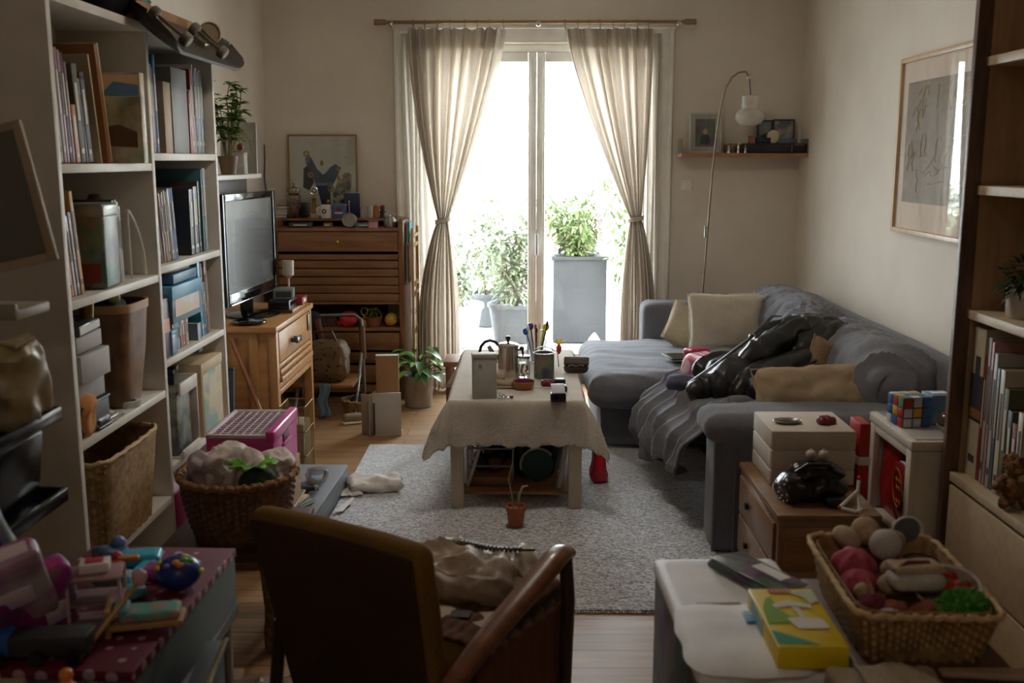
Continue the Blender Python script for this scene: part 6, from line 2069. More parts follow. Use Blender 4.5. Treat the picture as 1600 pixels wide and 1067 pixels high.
t = thing('leopard_bag', 'leopard print bag sitting on the seat of the steel folding chair', 'bag', (-1.17, 5.95, 0.211))
MB().rbox(0.26, 0.20, 0.24, 0.07, 16, (0, 0, 0.12), disp=lambda p, d: 0.012*nz(p, 12)+0.006*ridge(p, 18)).build('body', mat('leopard_print', (96, 74, 42), 0.6, kind='spots', rgb2=(24, 18, 14), scale=1.6, amt=1.0), t)
MB().tube([(-0.08, -0.02, 0.22), (-0.06, -0.04, 0.30), (0.04, -0.04, 0.30), (0.07, -0.02, 0.22)], 0.008, 8).build('handle', mat('dark_leather_strap', (54, 38, 28), 0.5), t)
t = thing('jacket', 'dark navy jacket hanging over the left of the steel folding chair back', 'jacket', (-1.30, 6.13, 0.30))
MB().rbox(0.12, 0.07, 0.30, 0.03, 14, (0, 0, 0.14), disp=lambda p, d: 0.010*ridge((p.x*16, p.y*4, p.z*3), 1)).build('body', mat('navy_cloth', (34, 42, 58), 0.85), t)
MB().tube([(0.05, -0.045, 0.26), (0.07, -0.05, 0.15), (0.065, -0.05, 0.02)], [0.022, 0.018, 0.014], 12).build('sleeve', mat('red_lining_cloth', (104, 58, 52), 0.85), t)
t = thing('pale_blue_cloth', 'pale blue cloth strip hanging from the seat of the folding chair', 'cloth', (-1.26, 5.80, 0.02))
MB().grid(lambda u, v: (lerp(-0.03, 0.03, u)+0.008*math.sin(v*9), 0.008*math.sin(u*9+v*4), lerp(0.40, 0.0, v)), 10, 20).build('strip', mat('pale_blue_cloth', (104, 130, 150), 0.85), t, thick=0.004)
t.location = (-1.17, 5.81, 0.02)
t.scale = (1, 1, 0.5)

# cardboard pieces
p = Vector((-0.79, 5.47, 0))
t = thing('carton', 'opened grey white carton standing on the floor left of the potted plant', 'box', p, 0.0)
q = MB()
q.box(0.155, 0.008, 0.245, (0.035, 0, 0.1225), rot=(0, 0, 0.12), bev=0.001)
q.build('front_flap', mat('grey_board', (176, 170, 160), 0.7), t)
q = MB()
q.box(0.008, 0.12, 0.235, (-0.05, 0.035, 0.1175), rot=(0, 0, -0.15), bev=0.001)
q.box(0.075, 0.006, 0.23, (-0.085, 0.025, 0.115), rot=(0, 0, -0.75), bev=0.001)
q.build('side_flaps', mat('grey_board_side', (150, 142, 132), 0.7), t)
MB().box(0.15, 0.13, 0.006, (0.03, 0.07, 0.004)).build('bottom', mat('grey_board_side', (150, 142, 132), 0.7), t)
MB().box(0.012, 0.012, 0.18, (-0.035, -0.012, 0.10), bev=0.002).build('torn_edge', mat('torn_dark', (74, 58, 46), 0.8), t)
t = thing('carton', 'upright brown carton panel standing behind the opened grey white carton', 'box', (-0.765, 5.60, 0.0), 0.10)
MB().box(0.125, 0.05, 0.43, (0, 0, 0.215), bev=0.001).build('body', mat('brown_cardboard', (150, 110, 72), 0.75), t)
MB().box(0.127, 0.052, 0.003, (0, 0, 0.431)).build('top_flap', mat('grey_board', (176, 170, 160), 0.7), t)
t = thing('wicker_tray', 'oval wicker tray with dark things on the floor before the bureau', 'basket', (-0.93, 5.98, 0.0))
q = MB()
woven(q, 0.15, 0.17, 0.09, 8, 64, 0.012, sy=0.6)
q.build('woven_body', M_seag, t)
q = MB()
rim(q, 0.17, 0.09, 1, 0.6, None, 0.006)
q.build('rim', mat('seagrass_rim', (192, 160, 112), 0.7), t)
for k, (x, y, r_, c_, lab) in enumerate(((-0.99, 5.98, 0.05, (26, 34, 50), 'navy rolled garment at the left in the oval wicker tray'), (-0.90, 5.98, 0.045, (36, 36, 38), 'black rolled garment at the right in the oval wicker tray'))):
	o = MB().rbox(r_*2, r_*1.8, r_*1.6, r_*0.7, 10, disp=lambda p, d, k=k: 0.01*ridge(p, 18, k)-0.004).build('rolled_garment', mat('garment_%d' % k, c_, 0.8), loc=(x, y, 0.07))
	tag(o, lab, 'garment')
t = thing('shoe_pair', 'pale trainer lying on its side on the floor before the wicker tray', 'shoe', (-0.99, 5.75, 0.0), 0.4)
MB().rbox(0.12, 0.055, 0.05, 0.022, 10, (0, 0, 0.035), disp=lambda p, d: 0.004*nz(p, 20)).build('upper', mat('dusty_beige', (140, 128, 110), 0.8), t)
MB().rbox(0.13, 0.06, 0.014, 0.006, 6, (0, 0, 0.008)).build('sole', M_porc, t)
t.name = 'trainer'

# potted plant by the curtain
t = thing('potted_plant', 'bright leafy pothos in a matte grey pot on the floor by the left curtain', 'plant', (-0.655, 6.18, 0))
MB().lathe([(0, 0), (0.078, 0), (0.084, 0.006), (0.09, 0.195), (0.086, 0.198), (0.08, 0.19), (0.078, 0.165), (0, 0.165)], 40).build('pot', mat('matte_grey_pot', (150, 140, 128), 0.8, kind='mottle', rgb2=(136, 126, 114), bump=0.1), t)
MB().lathe([(0, 0.167), (0.078, 0.167)], 24).build('soil', mat('soil', (48, 36, 28), 0.95, kind='mottle', bump=0.6), t)
rd = random.Random(77)
q, q2, s_ = MB(), MB(), MB()
for k in range(44):
	a = rd.uniform(0, 2*PI)
	el = rd.uniform(0.15, 1.35)
	ln = rd.uniform(0.10, 0.21)
	tip = Vector((math.cos(a)*math.cos(el)*ln, math.sin(a)*math.cos(el)*ln*0.9, 0.17+math.sin(el)*ln*1.15))
	mid = Vector((tip.x*0.4, tip.y*0.4, 0.17+(tip.z-0.17)*0.75))
	s_.tube([(0.02*math.cos(a), 0.02*math.sin(a), 0.165), mid, tip], [0.003, 0.0025, 0.002], 5)
	d = Vector((math.cos(a+rd.uniform(-.5, .5)), math.sin(a+rd.uniform(-.5, .5)), rd.uniform(-0.25, 0.5)))
	leaf(q if k % 2 else q2, tip, d, rd.uniform(.085, .13), rd.uniform(.05, .068), rd.uniform(.2, .7))
s_.build('stems', mat('leaf_stem_green', (60, 100, 50), 0.5), t)
q.build('foliage', mat('pothos_leaf', (104, 150, 62), 0.35, kind='mottle', rgb2=(146, 182, 88)), t)
q2.build('foliage', mat('pothos_leaf_dark', (62, 104, 52), 0.35, kind='mottle', rgb2=(84, 128, 60)), t)
t = thing('light_switch_pull', 'clear glass ornament hanging beside the sheer curtain over the plant', 'ornament', (-0.72, 6.58, 0.55))
MB().tube([(0, 0, 0), (0.0, 0, 0.06), (0.01, 0, 0.08)], 0.002, 5).build('hook', M_steel, t)
MB().sph(0.02, (0, 0, -0.015), sub=3).build('glass_ball', M_glass, t)
t.name = 'glass_ornament'

# ------------------------------------------------------------------ armchair, seen from behind
ac = thing('armchair', 'low mustard upholstered armchair with wooden arms, back to the viewer', 'armchair', (-0.222, 2.40, 0), -R(32))
M_must = mat('mustard_upholstery', (128, 98, 48), 0.9, kind='fabric', rgb2=(104, 78, 38), bump=0.35, spec=0.1)
M_back = mat('dark_brown_backing', (80, 60, 44), 0.9, kind='fabric', rgb2=(66, 48, 36), bump=0.2, spec=0.1)
M_teak = mat('teak_arm', (128, 78, 48), 0.33, kind='wood', rgb2=(100, 58, 34), coat=0.2)
bk = MB()


def bshape(p):
	# recline and slight barrel, narrower towards the seat
	k = (p.z+0.24)/0.48
	p = Vector((p.x*(0.90+0.10*k), p.y, p.z))
	return Vector((p.x, p.y-0.10*k-0.25*p.x*p.x*-1.0*-1+0.02, p.z))


bk.rbox(0.50, 0.075, 0.48, 0.035, 20, (0, -0.255, 0.485), disp=lambda p, d: 0.003*nz(p, 8), shape=bshape)
bk = bk.build('backrest', M_must, ac)
q = MB()
q.rbox(0.465, 0.012, 0.445, 0.006, 16, (0, -0.290, 0.482), shape=bshape)
q.build('back_panel', M_back, ac)
MB().rbox(0.48, 0.50, 0.12, 0.045, 20, (0, 0.05, 0.365), disp=lambda p, d: 0.005*nz(p, 7), puff=0.01).build('seat_cushion', M_must, ac)
MB().box(0.47, 0.42, 0.06, (0, 0.0, 0.27), bev=0.01).build('seat_frame', M_back, ac)
for sx in (-1, 1):
	q = MB()
	pts = []
	rr = []
	if sx < 0:
		q.tube([(-0.262, -0.27, 0.41), (-0.262, -0.30, 0.2), (-0.262, -0.34, 0.0)], [0.017, 0.016, 0.011], 12)
		q.build('leg', mat('dark_teak_leg', (58, 42, 36), 0.35), ac)
		MB().tube([(-0.225, 0.16, 0.27), (-0.235, 0.18, 0.0)], [0.018, 0.012], 12).build('leg', mat('dark_teak_leg', (58, 42, 36), 0.35), ac)
		continue
	prof = [(-0.30, 0.40), (-0.20, 0.445), (-0.08, 0.485), (0.04, 0.52), (0.12, 0.545), (0.16, 0.55), (0.19, 0.54)]
	for i in range(25):
		t_ = i/24*(len(prof)-1)
		j = min(int(t_), len(prof)-2)
		pts.append((sx*(0.265+0.008*math.sin(i/24*PI)), lerp(prof[j][0], prof[j+1][0], t_-j), lerp(prof[j][1], prof[j+1][1], t_-j)))
		rr.append(0.024+0.008*math.sin(i/24*PI*0.9)+0.002)
	q.tube(pts, rr, 14, flat=0.62)
	q.build('armrest', M_teak, ac)
	q = MB()
	q.tube([(sx*0.272, 0.178, 0.535), (sx*0.276, 0.185, 0.42), (sx*0.276, 0.175, 0.2), (sx*0.272, 0.168, 0.0)], [0.017, 0.018, 0.016, 0.012], 12)
	q.build('leg', mat('dark_teak_leg', (58, 42, 36), 0.35), ac)
	q = MB()
	q.tube([(sx*0.262, -0.27, 0.41), (sx*0.262, -0.30, 0.2), (sx*0.262, -0.34, 0.0)], [0.017, 0.016, 0.011], 12)
	q.build('leg', mat('dark_teak_leg', (58, 42, 36), 0.35), ac)
# patterned throw slipping from the seat side
t = thing('throw_blanket', 'rust and brown patterned throw hanging over the right side of the armchair', 'blanket', (-0.222, 2.40, 0), -R(32))


def thr(u, v):
	# over the seat edge and down under the arm
	y = lerp(-0.18, 0.24, u)
	path = [(0.0, 0.10, 0.432), (0.35, 0.215, 0.435), (0.5, 0.256, 0.39), (0.75, 0.262, 0.22), (1.0, 0.258, 0.10)]
	for (a, xa, za), (b, xb, zb) in zip(path[:-1], path[1:]):
		if v <= b+1e-9:
			k = (v-a)/(b-a)
			x, z = lerp(xa, xb, k), lerp(za, zb, k)
			break
	f = 0.006*math.sin(u*24+v*3)
	return (x+abs(f)*(v > 0.4)*1.0-0.012*(v > 0.4), y, z+abs(f)*(v < 0.45)+0.05*math.sin(u*5+1)*(v-0.5)*(v > 0.5))


MB().grid(thr, 60, 40).build('throw', mat('rust_patterned_wool', (104, 60, 40), 0.9, kind='stripes', rgb2=(66, 50, 34), scale=2.0), t, thick=0.006, angle=180)
MB().tube([(0.268, -0.16, 0.09), (0.27, 0.0, 0.075), (0.268, 0.2, 0.09)], 0.006, 6).build('fringe_cord', mat('rust_fringe', (120, 84, 56), 0.9), t)
t = thing('plastic_bag', 'crumpled white brown plastic bag lying on the armchair seat', 'bag', (-0.15, 2.46, 0.43), -R(20))
MB().rbox(0.27, 0.21, 0.08, 0.036, 34, (0, 0, 0.042), disp=lambda p, d: crinkle(p, 0.022)).build('bag', mat('brown_white_film', (170, 150, 130), 0.5, kind='mottle', rgb2=(140, 120, 100), scale=1.2, bump=0.4), t)
MB().grid(lambda u, v: (lerp(0.05, 0.16, u)+0.02*v, lerp(-0.06, 0.10, v), 0.02+0.08*math.sin(u*PI)*(0.6+0.4*v)+0.01*nz((u*5, v*5, 0), 1)), 16, 16).build('flap', mat('pale_film', (200, 188, 172), 0.3), t, thick=0.001)
q = MB()
for k in range(22):
	q.box(0.008, 0.016, 0.012, (-0.10+k*0.011, 0.05+0.012*math.sin(k*0.3), 0.088+0.0006*k), rot=(0, 0.1*(k % 2), 0.2), bev=0.002)
q.tube([(-0.11, 0.05, 0.086), (0.0, 0.056, 0.09), (0.14, 0.05, 0.10), (0.17, 0.052, 0.104)], 0.004, 6)
q.build('toothed_strip', mat('toothed_brown', (88, 66, 50), 0.5), t)
t = thing('envelope', 'pale paper sheet lying on the armchair seat before the plastic bag', 'paper', (-0.18, 2.25, 0.428), -R(25))
MB().grid(lambda u, v: (lerp(-0.09, 0.11, u), lerp(-0.06, 0.07, v), 0.004+0.014*u*v+0.004*math.sin(u*8)), 12, 12).build('sheet', mat('pale_brown_paper', (186, 168, 146), 0.7), t, thick=0.0012)
MB().box(0.05, 0.03, 0.003, (0.02, 0.03, 0.016), rot=(0.1, -0.07, 0.2)).build('dark_label', M_blk, t)
t = thing('toy_broom', 'small red and white toy stand on the floor beyond the armchair front leg', 'toy', (0.045, 2.75, 0))
MB().lathe([(0, 0.2), (0.02, 0.2), (0.022, 0.29), (0.016, 0.30), (0, 0.3)], 20).build('red_cup', mat('red_film', (190, 24, 40), 0.35), t)
MB().cyl(0.016, 0.008, (0, 0, 0.3)).build('white_lid', M_porc, t)
for dx in (-0.012, 0.012):
	MB().cyl(0.004, 0.2, (dx, 0, 0), seg=10).build('leg', M_steel, t)

# ------------------------------------------------------------------ floor things left of the rug
t = thing('shallow_tray', 'flat grey lidded storage tray on the floor beside the rug', 'tray', (-1.0, 4.22, 0.0), -0.03)
MB().box(0.34, 0.72, 0.10, (0, 0, 0.05), bev=0.006).build('body', mat('grey_plastic_tray', (116, 120, 126), 0.5), t)
MB().box(0.345, 0.725, 0.016, (0, 0, 0.10), bev=0.004).build('lid', mat('grey_plastic_lid', (128, 132, 138), 0.45), t)
M_clear = mat('clear_white_plastic', (208, 206, 200), 0.15, trans=0.25)
for k, (x, y, rz, rx, lab) in enumerate(((-0.93, 4.36, 0.3, 1.15, 'clear white plastic sandal standing upright at the far end of the grey tray'), (-1.0, 4.20, -0.4, 0.9, 'clear white plastic sandal leaning in the middle of the grey tray'), (-0.97, 4.04, 0.1, 0.6, 'clear white plastic sandal nearest on the grey tray, sole up'))):
	t = thing('sandal', lab, 'sandal', (x, y, 0.125), rot=(rx, 0.1, rz))
	pts = []
	n = 26
	ol = []
	for j in range(n):
		a = 2*PI*j/n
		ol.append((0.042*math.cos(a)*(1+0.18*math.sin(a)), 0.095*math.sin(a)+0.08))
	MB().prism(ol, 0.012, (0, 0, 0), (0, 0, 0)).build('sole', M_clear, t)
	for z_ in (0.05, 0.085, 0.125):
		MB().tube([(-0.042, 0, z_), (-0.03, -0.035, z_), (0, -0.048, z_), (0.03, -0.035, z_), (0.042, 0, z_)], 0.007, 8, flat=0.5).build('strap', M_clear, t)
t = thing('toy_bag', 'magenta plastic pouch among the clear sandals on the grey tray', 'pouch', (-1.06, 4.33, 0.111), 0.3)
MB().rbox(0.13, 0.10, 0.10, 0.035, 12, (0, 0, 0.05), disp=lambda p, d: 0.010*ridge(p, 14)-0.004).build('pouch', mat('magenta_plastic', (170, 50, 130), 0.3), t)
MB().tube([(-0.05, -0.03, 0.09), (0, -0.04, 0.13), (0.05, -0.03, 0.09)], 0.005, 6).build('handle', M_edge, t)
t = thing('dark_bottle', 'small black glossy bottle lying on the grey tray before the sandals', 'bottle', (-0.94, 3.98, 0.135), 0.5)
MB().lathe([(0, -0.05), (0.024, -0.05), (0.026, 0.02), (0.012, 0.04), (0.012, 0.06), (0, 0.06)], 20, rot=(0, PI/2, 0)).build('body', M_blk, t)
MB().lathe([(0, 0.058), (0.014, 0.058), (0.014, 0.075), (0, 0.075)], 16, rot=(0, PI/2, 0)).build('cap', mat('grey_cap', (140, 140, 140), 0.4), t)
for k, (w_, l_, h_, z_, c_, lab) in enumerate(((0.16, 0.22, 0.016, 0.111, 'green', 'green yellow leaflet at the near end of the grey tray, bottom of the little pile'), (0.15, 0.20, 0.014, 0.128, 'ochre', 'ochre brochure in the little pile at the near end of the grey tray'), (0.15, 0.21, 0.012, 0.143, 'slate', 'slate coloured booklet on top of the pile at the near end of the grey tray'))):
	carton('booklet', lab, w_, l_, h_, (-0.985, 3.965+0.008*k if False else 3.97, z_), 0.25*k-0.5, mat('cover_'+c_, BC[c_], 0.5), None, cat='booklet', extra=lambda t, w_=w_, l_=l_, h_=h_: MB().box(w_-0.002, l_+0.001, h_*0.5, (0.002, 0, h_/2)).build('pages', M_paper, t))
bpy.data.objects['dark_bottle'].location.y = 4.12
t = thing('white_cloth', 'crumpled white cloth lying on the left edge of the grey rug', 'cloth', (-0.685, 4.52, RZ), 0.2)
MB().rbox(0.24, 0.15, 0.055, 0.026, 22, (0, 0, 0.026), disp=lambda p, d: crinkle(p, 0.014)).build('bundle', mat('white_cotton', (216, 210, 202), 0.85), t)
MB().grid(lambda u, v: (lerp(-0.16, -0.06, u), lerp(-0.11, 0.0, v), 0.006+0.02*abs(nz((u*4, v*4, 0), 1, 6))), 12, 12).build('loose_end', mat('white_cotton', (216, 210, 202), 0.85), t, thick=0.002)
t = thing('paper_scrap', 'small pointed white paper scrap on the floor between tray and rug', 'paper', (-0.80, 4.16, RZ), -0.3)
MB().prism([(-0.018, 0), (0.022, 0.02), (0.012, 0.16), (0.0, 0.18)], 0.002, (0, 0, 0.012), (-PI/2+0.06, 0, 0)).build('scrap', M_paper, t)
MB().box(0.02, 0.03, 0.006, (0.004, 0.10, 0.006)).build('fold', mat('brown_mark', (110, 84, 66), 0.7), t)
t.rotation_euler = (0, 0, -0.25)

# pink crate on a low box
carton('low_box', 'low brown carton under the pink crate beside the bookcase', 0.26, 0.40, 0.334, (-1.04, 3.80, 0.0), 0.0, mat('brown_cardboard', (150, 110, 72), 0.75), None, extra=lambda t: MB().box(0.262, 0.03, 0.335, (0, 0, 0.1675)).build('tape', mat('tan_tape', (176, 146, 104), 0.4), t))
t = thing('pink_crate', 'magenta plastic carry crate with a white lattice lid near the bookcase', 'crate', (-1.04, 3.80, 0.337))
M_mag = mat('magenta_crate', (200, 66, 146), 0.3)
q = MB()
for sx in (-1, 1):
	q.box(0.012, 0.38, 0.165, (sx*0.118, 0, 0.083), bev=0.004)
for sy in (-1, 1):
	q.box(0.236, 0.012, 0.165, (0, sy*0.185, 0.083), bev=0.004)
q.box(0.24, 0.37, 0.01, (0, 0, 0.006))
q.build('walls', M_mag, t)
q = MB()
q.box(0.035, 0.392, 0.05, (0.112, 0, 0.165), bev=0.01)
q.box(0.012, 0.13, 0.016, (0.126, 0, 0.10), bev=0.004)
q.build('raised_side', M_mag, t)
MB().box(0.006, 0.10, 0.032, (0.1255, 0.0, 0.125), bev=0.002).build('handle_slot', mat('slot_shadow_plastic', (110, 24, 78), 0.5), t)
q = MB()
M_lat = mat('pale_pink_lattice', (222, 208, 216), 0.35)
for k in range(8):
	q.box(0.005, 0.36, 0.006, (-0.108+k*0.028, 0, 0.170), bev=0.001)
for k in range(13):
	q.box(0.205, 0.005, 0.006, (-0.012, -0.178+k*0.0297, 0.170), bev=0.001)
q.box(0.014, 0.39, 0.014, (-0.118, 0, 0.170), bev=0.003)
q.box(0.22, 0.014, 0.014, (-0.01, -0.188, 0.170), bev=0.003).box(0.22, 0.014, 0.014, (-0.01, 0.188, 0.170), bev=0.003)
q.build('lattice_lid', M_lat, t)
MB().box(0.20, 0.34, 0.10, (0, 0, 0.065), bev=0.02).build('contents', mat('plum_cloth', (92, 44, 70), 0.8, kind='print', rgb2=(180, 150, 160), amt=0.3), t)

# low table and round wicker basket
lt = thing('plant_stand', 'low dark red brown stand with carved woven legs under the wicker basket', 'stand', (-0.92, 3.14, 0.015))
M_dkr = mat('dark_red_wood', (74, 40, 30), 0.4, kind='wood', rgb2=(54, 28, 22))
MB().box(0.40, 0.44, 0.03, (0, 0, 0.30), bev=0.006).build('top', M_dkr, lt)
for sx in (-1, 1):
	for sy in (-1, 1):
		q = MB()
		q.lathe([(0, 0), (0.034, 0), (0.036, 0.06), (0.03, 0.14), (0.036, 0.22), (0.045, 0.285), (0, 0.285)], 32, (sx*0.15, sy*0.17, -0.015), fn=weave_fn(32, 0.06))
		q.build('leg', mat('woven_leg', (138, 108, 66), 0.8, kind='mottle', rgb2=(92, 66, 38), scale=4), lt)
t = thing('wicker_basket', 'round brown wicker basket heaped with cloths on the low stand', 'basket', (-0.90, 3.09, 0.331))
M_wick = mat('brown_wicker', (124, 88, 56), 0.6, kind='mottle', rgb2=(84, 58, 36), scale=4, bump=0.3)
q = MB()
woven(q, 0.135, 0.175, 0.20, 20, 100, 0.022, bulge=0.06)
q.build('woven_body', M_wick, t)
q = MB()
rim(q, 0.178, 0.203, 1, 1, None, 0.011, 120, 0.003)
q.build('rim', mat('wicker_rim', (140, 96, 58), 0.6), t)
BZ = 0.43
mt = [mat('pale_mauve_towel', (236, 218, 214), 0.9, kind='fabric'), mat('cream_towel', (242, 230, 222), 0.9, kind='fabric'), mat('dusty_lilac_towel', (190, 172, 176), 0.9, kind='fabric')]
for k, (x, y, z_, sx, sy, sz, rz, mi, lab) in enumerate(((-1.00, 3.03, 0.44, .10, .10, .15, .3, 2, 'dusty lilac rolled cloth at the left in the wicker basket'), (-0.93, 3.05, 0.46, .07, .12, .16, -.4, 1, 'cream folded cloth standing left of the middle in the wicker basket'), (-0.865, 3.04, 0.45, .08, .09, .15, .5, 0, 'pale mauve cloth in the middle of the wicker basket'), (-0.96, 3.15, 0.45, .12, .09, .14, .1, 0, 'pale mauve cloth at the back of the wicker basket'), (-0.80, 3.12, 0.44, .09, .10, .13, .8, 1, 'cream cloth at the right edge of the wicker basket'))):
	o = MB().rbox(sx, sy, sz, 0.03, 24, disp=lambda p, d, k=k: crinkle(p, 0.020, k)).build('rolled_cloth', mt[mi], loc=(x, y+0.02, z_+0.075), rot=(0.2, 0.15, rz))
	tag(o, lab, 'cloth', 'cloths in the round wicker basket' if False else None)
t = thing('toy_frog', 'shiny green leafy toy with dark underside at the right in the wicker basket', 'toy', (-0.835, 3.02, 0.545), 0.2)
q = MB()
for k in range(9):
	a = k*0.75
	leaf(q, (0.01*math.cos(a), 0.01*math.sin(a), 0.02), (math.cos(a), math.sin(a), 0.7), 0.085, 0.045, 0.35)
q.build('leaves', mat('glossy_green', (104, 176, 44), 0.25), t, thick=0.004)
MB().sph(0.05, (0.015, 0, -0.015), (1.2, 1, 0.8), sub=3, disp=lambda n: 0.008*nz(n, 3)).build('body', mat('dark_green_cloth', (30, 58, 34), 0.6), t)
t.name = 'green_leaf_toy'
# things under/around the stand
for k, (x, y, sx, sy, h_, z_, c_, lab) in enumerate(((-1.16, 2.95, 0.20, 0.26, 0.14, 0.0, (158, 148, 138), 'pale storage carton on the floor left of the low stand'), (-1.15, 2.93, 0.18, 0.24, 0.10, 0.145, (120, 116, 112), 'grey carton on top of the pale storage carton by the stand'), (-0.93, 2.62, 0.26, 0.22, 0.05, 0.0, (140, 112, 84), 'flat tan box on the floor in front of the low stand'))):
	carton('storage_carton', lab, sx, sy, h_, (x, y, z_), 0.05*k, mat('carton_mat_%d' % k, c_, 0.7), mat('carton_lid_%d' % k, [min(255, v+14) for v in c_], 0.7), 0.02)
t = thing('plastic_sheet', 'crumpled clear brown wrapping on the floor left of the armchair', 'wrapping', (-0.66, 2.45, 0.0), 0.2)
MB().rbox(0.32, 0.26, 0.13, 0.05, 22, (0, 0, 0.062), disp=lambda p, d: crinkle(p, 0.03)).build('wrap', mat('crinkled_film', (150, 128, 108), 0.18, kind='mottle', rgb2=(112, 90, 74), bump=0.4), t)
MB().rbox(0.16, 0.14, 0.06, 0.026, 12, (-0.06, -0.05, 0.12), disp=lambda p, d: 0.02*ridge(p, 12, 5)-0.01).build('upper_fold', mat('crinkled_film', (150, 128, 108), 0.18), t)

# ------------------------------------------------------------------ right side: low cabinet, white box, white side table
M_pine2 = mat('amber_pine', (142, 106, 72), 0.38, kind='wood', rgb2=(116, 84, 56), coat=0.15)
cb = thing('low_cabinet', 'low amber wood cabinet with drawers at the near end of the sofa', 'cabinet', (0.945, 3.32, 0))
MB().box(0.31, 0.56, 0.40, (0, 0, 0.20), bev=0.004).build('body', M_pine2, cb)
MB().box(0.325, 0.575, 0.02, (0, 0, 0.41), bev=0.005).build('top', M_pine2, cb)
for z, h_ in ((0.315, 0.13), (0.17, 0.13)):
	d_ = MB().box(0.010, 0.50, h_, (-0.160, 0, z), bev=0.002).build('drawer', M_pine2, cb)
	MB().lathe([(0, 0), (0.011, 0), (0.013, 0.012), (0, 0.016)], 16, (-0.165, 0.10, z), (0, -PI/2, 0)).build('knob', M_blk, d_)
	MB().box(0.28, 0.008, h_, (0.0, -0.283, z), bev=0.002).build('end_panel', M_pine2, cb)
CT = 0.421
wx = thing('drawer_box', 'white two tier drawer box standing on the low amber cabinet', 'box', (0.968, 3.46, CT))
M_wb = mat('matte_white_box', (206, 196, 184), 0.5)
MB().box(0.276, 0.27, 0.19, (0, 0, 0.095), bev=0.003).build('body', M_wb, wx)
for z, h_ in ((0.158, 0.062), (0.090, 0.064), (0.028, 0.050)):
	MB().box(0.280, 0.006, h_, (0, -0.136, z), bev=0.002).build('front_panel', M_wb, wx)
	MB().box(0.006, 0.262, h_, (-0.139, 0, z), bev=0.002).build('side_panel', M_wb, wx)
t = thing('metal_dish', 'oval silver dish with a dark inside on top of the white drawer box', 'dish', (0.905, 3.43, CT+0.191))
MB().lathe([(0, 0), (0.04, 0), (0.05, 0.008), (0.048, 0.010), (0.038, 0.003), (0, 0.003)], 32, sy=0.7).build('dish', mat('worn_silver', (150, 146, 138), 0.35, 0.7), t)
MB().lathe([(0, 0.0034), (0.037, 0.0034)], 28, sy=0.7).build('dark_inside', mat('dark_inside', (54, 54, 54), 0.3), t)
t = thing('candy_wrapper', 'small dark red folded wrapper at the right end of the white drawer box', 'wrapper', (1.035, 3.42, CT+0.191), 0.4)
MB().rbox(0.06, 0.035, 0.022, 0.009, 9, (0, 0, 0.012), disp=lambda p, d: 0.005*ridge(p, 40)).build('wrapper', mat('dark_red_foil', (120, 28, 32), 0.3), t)
MB().box(0.02, 0.02, 0.003, (0.02, 0, 0.024), rot=(0.1, 0.2, 0)).build('white_label', M_paper, t)
# black lumpy bag
t = thing('black_bag', 'lumpy shiny black bag with two pale balls on the low amber cabinet', 'bag', (0.925, 3.19, CT), 0.1)
MB().rbox(0.21, 0.13, 0.085, 0.04, 24, (0, 0, 0.042), disp=lambda p, d: 0.020*ridge(p, 12, 2)-0.010).rbox(0.15, 0.09, 0.05, 0.024, 16, (0.02, 0.0, 0.09), disp=lambda p, d: 0.016*ridge(p, 16, 5)-0.006).build('body', mat('shiny_black_cloth', (26, 22, 24), 0.28, kind='mottle', rgb2=(40, 32, 34)), t)
MB().tube([(-0.06, -0.03, 0.10), (-0.03, -0.05, 0.13), (0.04, -0.05, 0.125), (0.07, -0.02, 0.10)], 0.007, 8).build('strap', M_blk, t)
MB().rbox(0.06, 0.04, 0.03, 0.013, 8, (0.045, -0.085, 0.016), disp=lambda p, d: 0.006*nz(p, 30)).build('tassel', M_blk, t)
q = MB()
rd = random.Random(9)
for k in range(40):
	q.sph(0.0035, (-0.11+rd.uniform(-.006, .03), rd.uniform(-.06, .05), rd.uniform(.01, .07)), sub=1)
tag(q.build('beadwork', mat('clear_bead', (220, 216, 214), 0.15), t), kind='stuff')
for k, (x, y) in enumerate(((0.935, 3.235), (0.975, 3.23))):
	o = MB().sph(0.017, sub=3).cyl(0.004, 0.006, (0, 0, 0.014)).build('pale_ball', mat('pale_ball', (198, 184, 178), 0.3), loc=(x, y, CT+0.135))
	tag(o, ('left', 'right')[k]+' of two pale balls lying on the lumpy black bag', 'ball', 'pale balls on the black bag')
# toy easel / white red frame toy
t = thing('toy_rocket', 'white and red folding toy frame on the cabinet beside the white side table', 'toy', (1.03, 3.10, CT), 0.2)
q = MB()
q.tube([(-0.05, -0.02, 0.012), (0.02, 0.0, 0.055), (0.028, 0.01, 0.09)], 0.006, 8)
q.tube([(-0.05, -0.02, 0.012), (-0.01, -0.05, 0.006), (0.02, -0.03, 0.006)], 0.005, 8)
q.tube([(0.02, 0, 0.055), (0.01, -0.035, 0.0), (0.0, -0.05, 0.006)], 0.005, 8)
q.build('frame', M_porc, t)
MB().sph(0.008, (0.028, 0.01, 0.093)).sph(0.007, (-0.05, -0.02, 0.012)).build('red_tips', mat('red_plastic', (200, 40, 45), 0.4), t)
t.name = 'folding_toy'
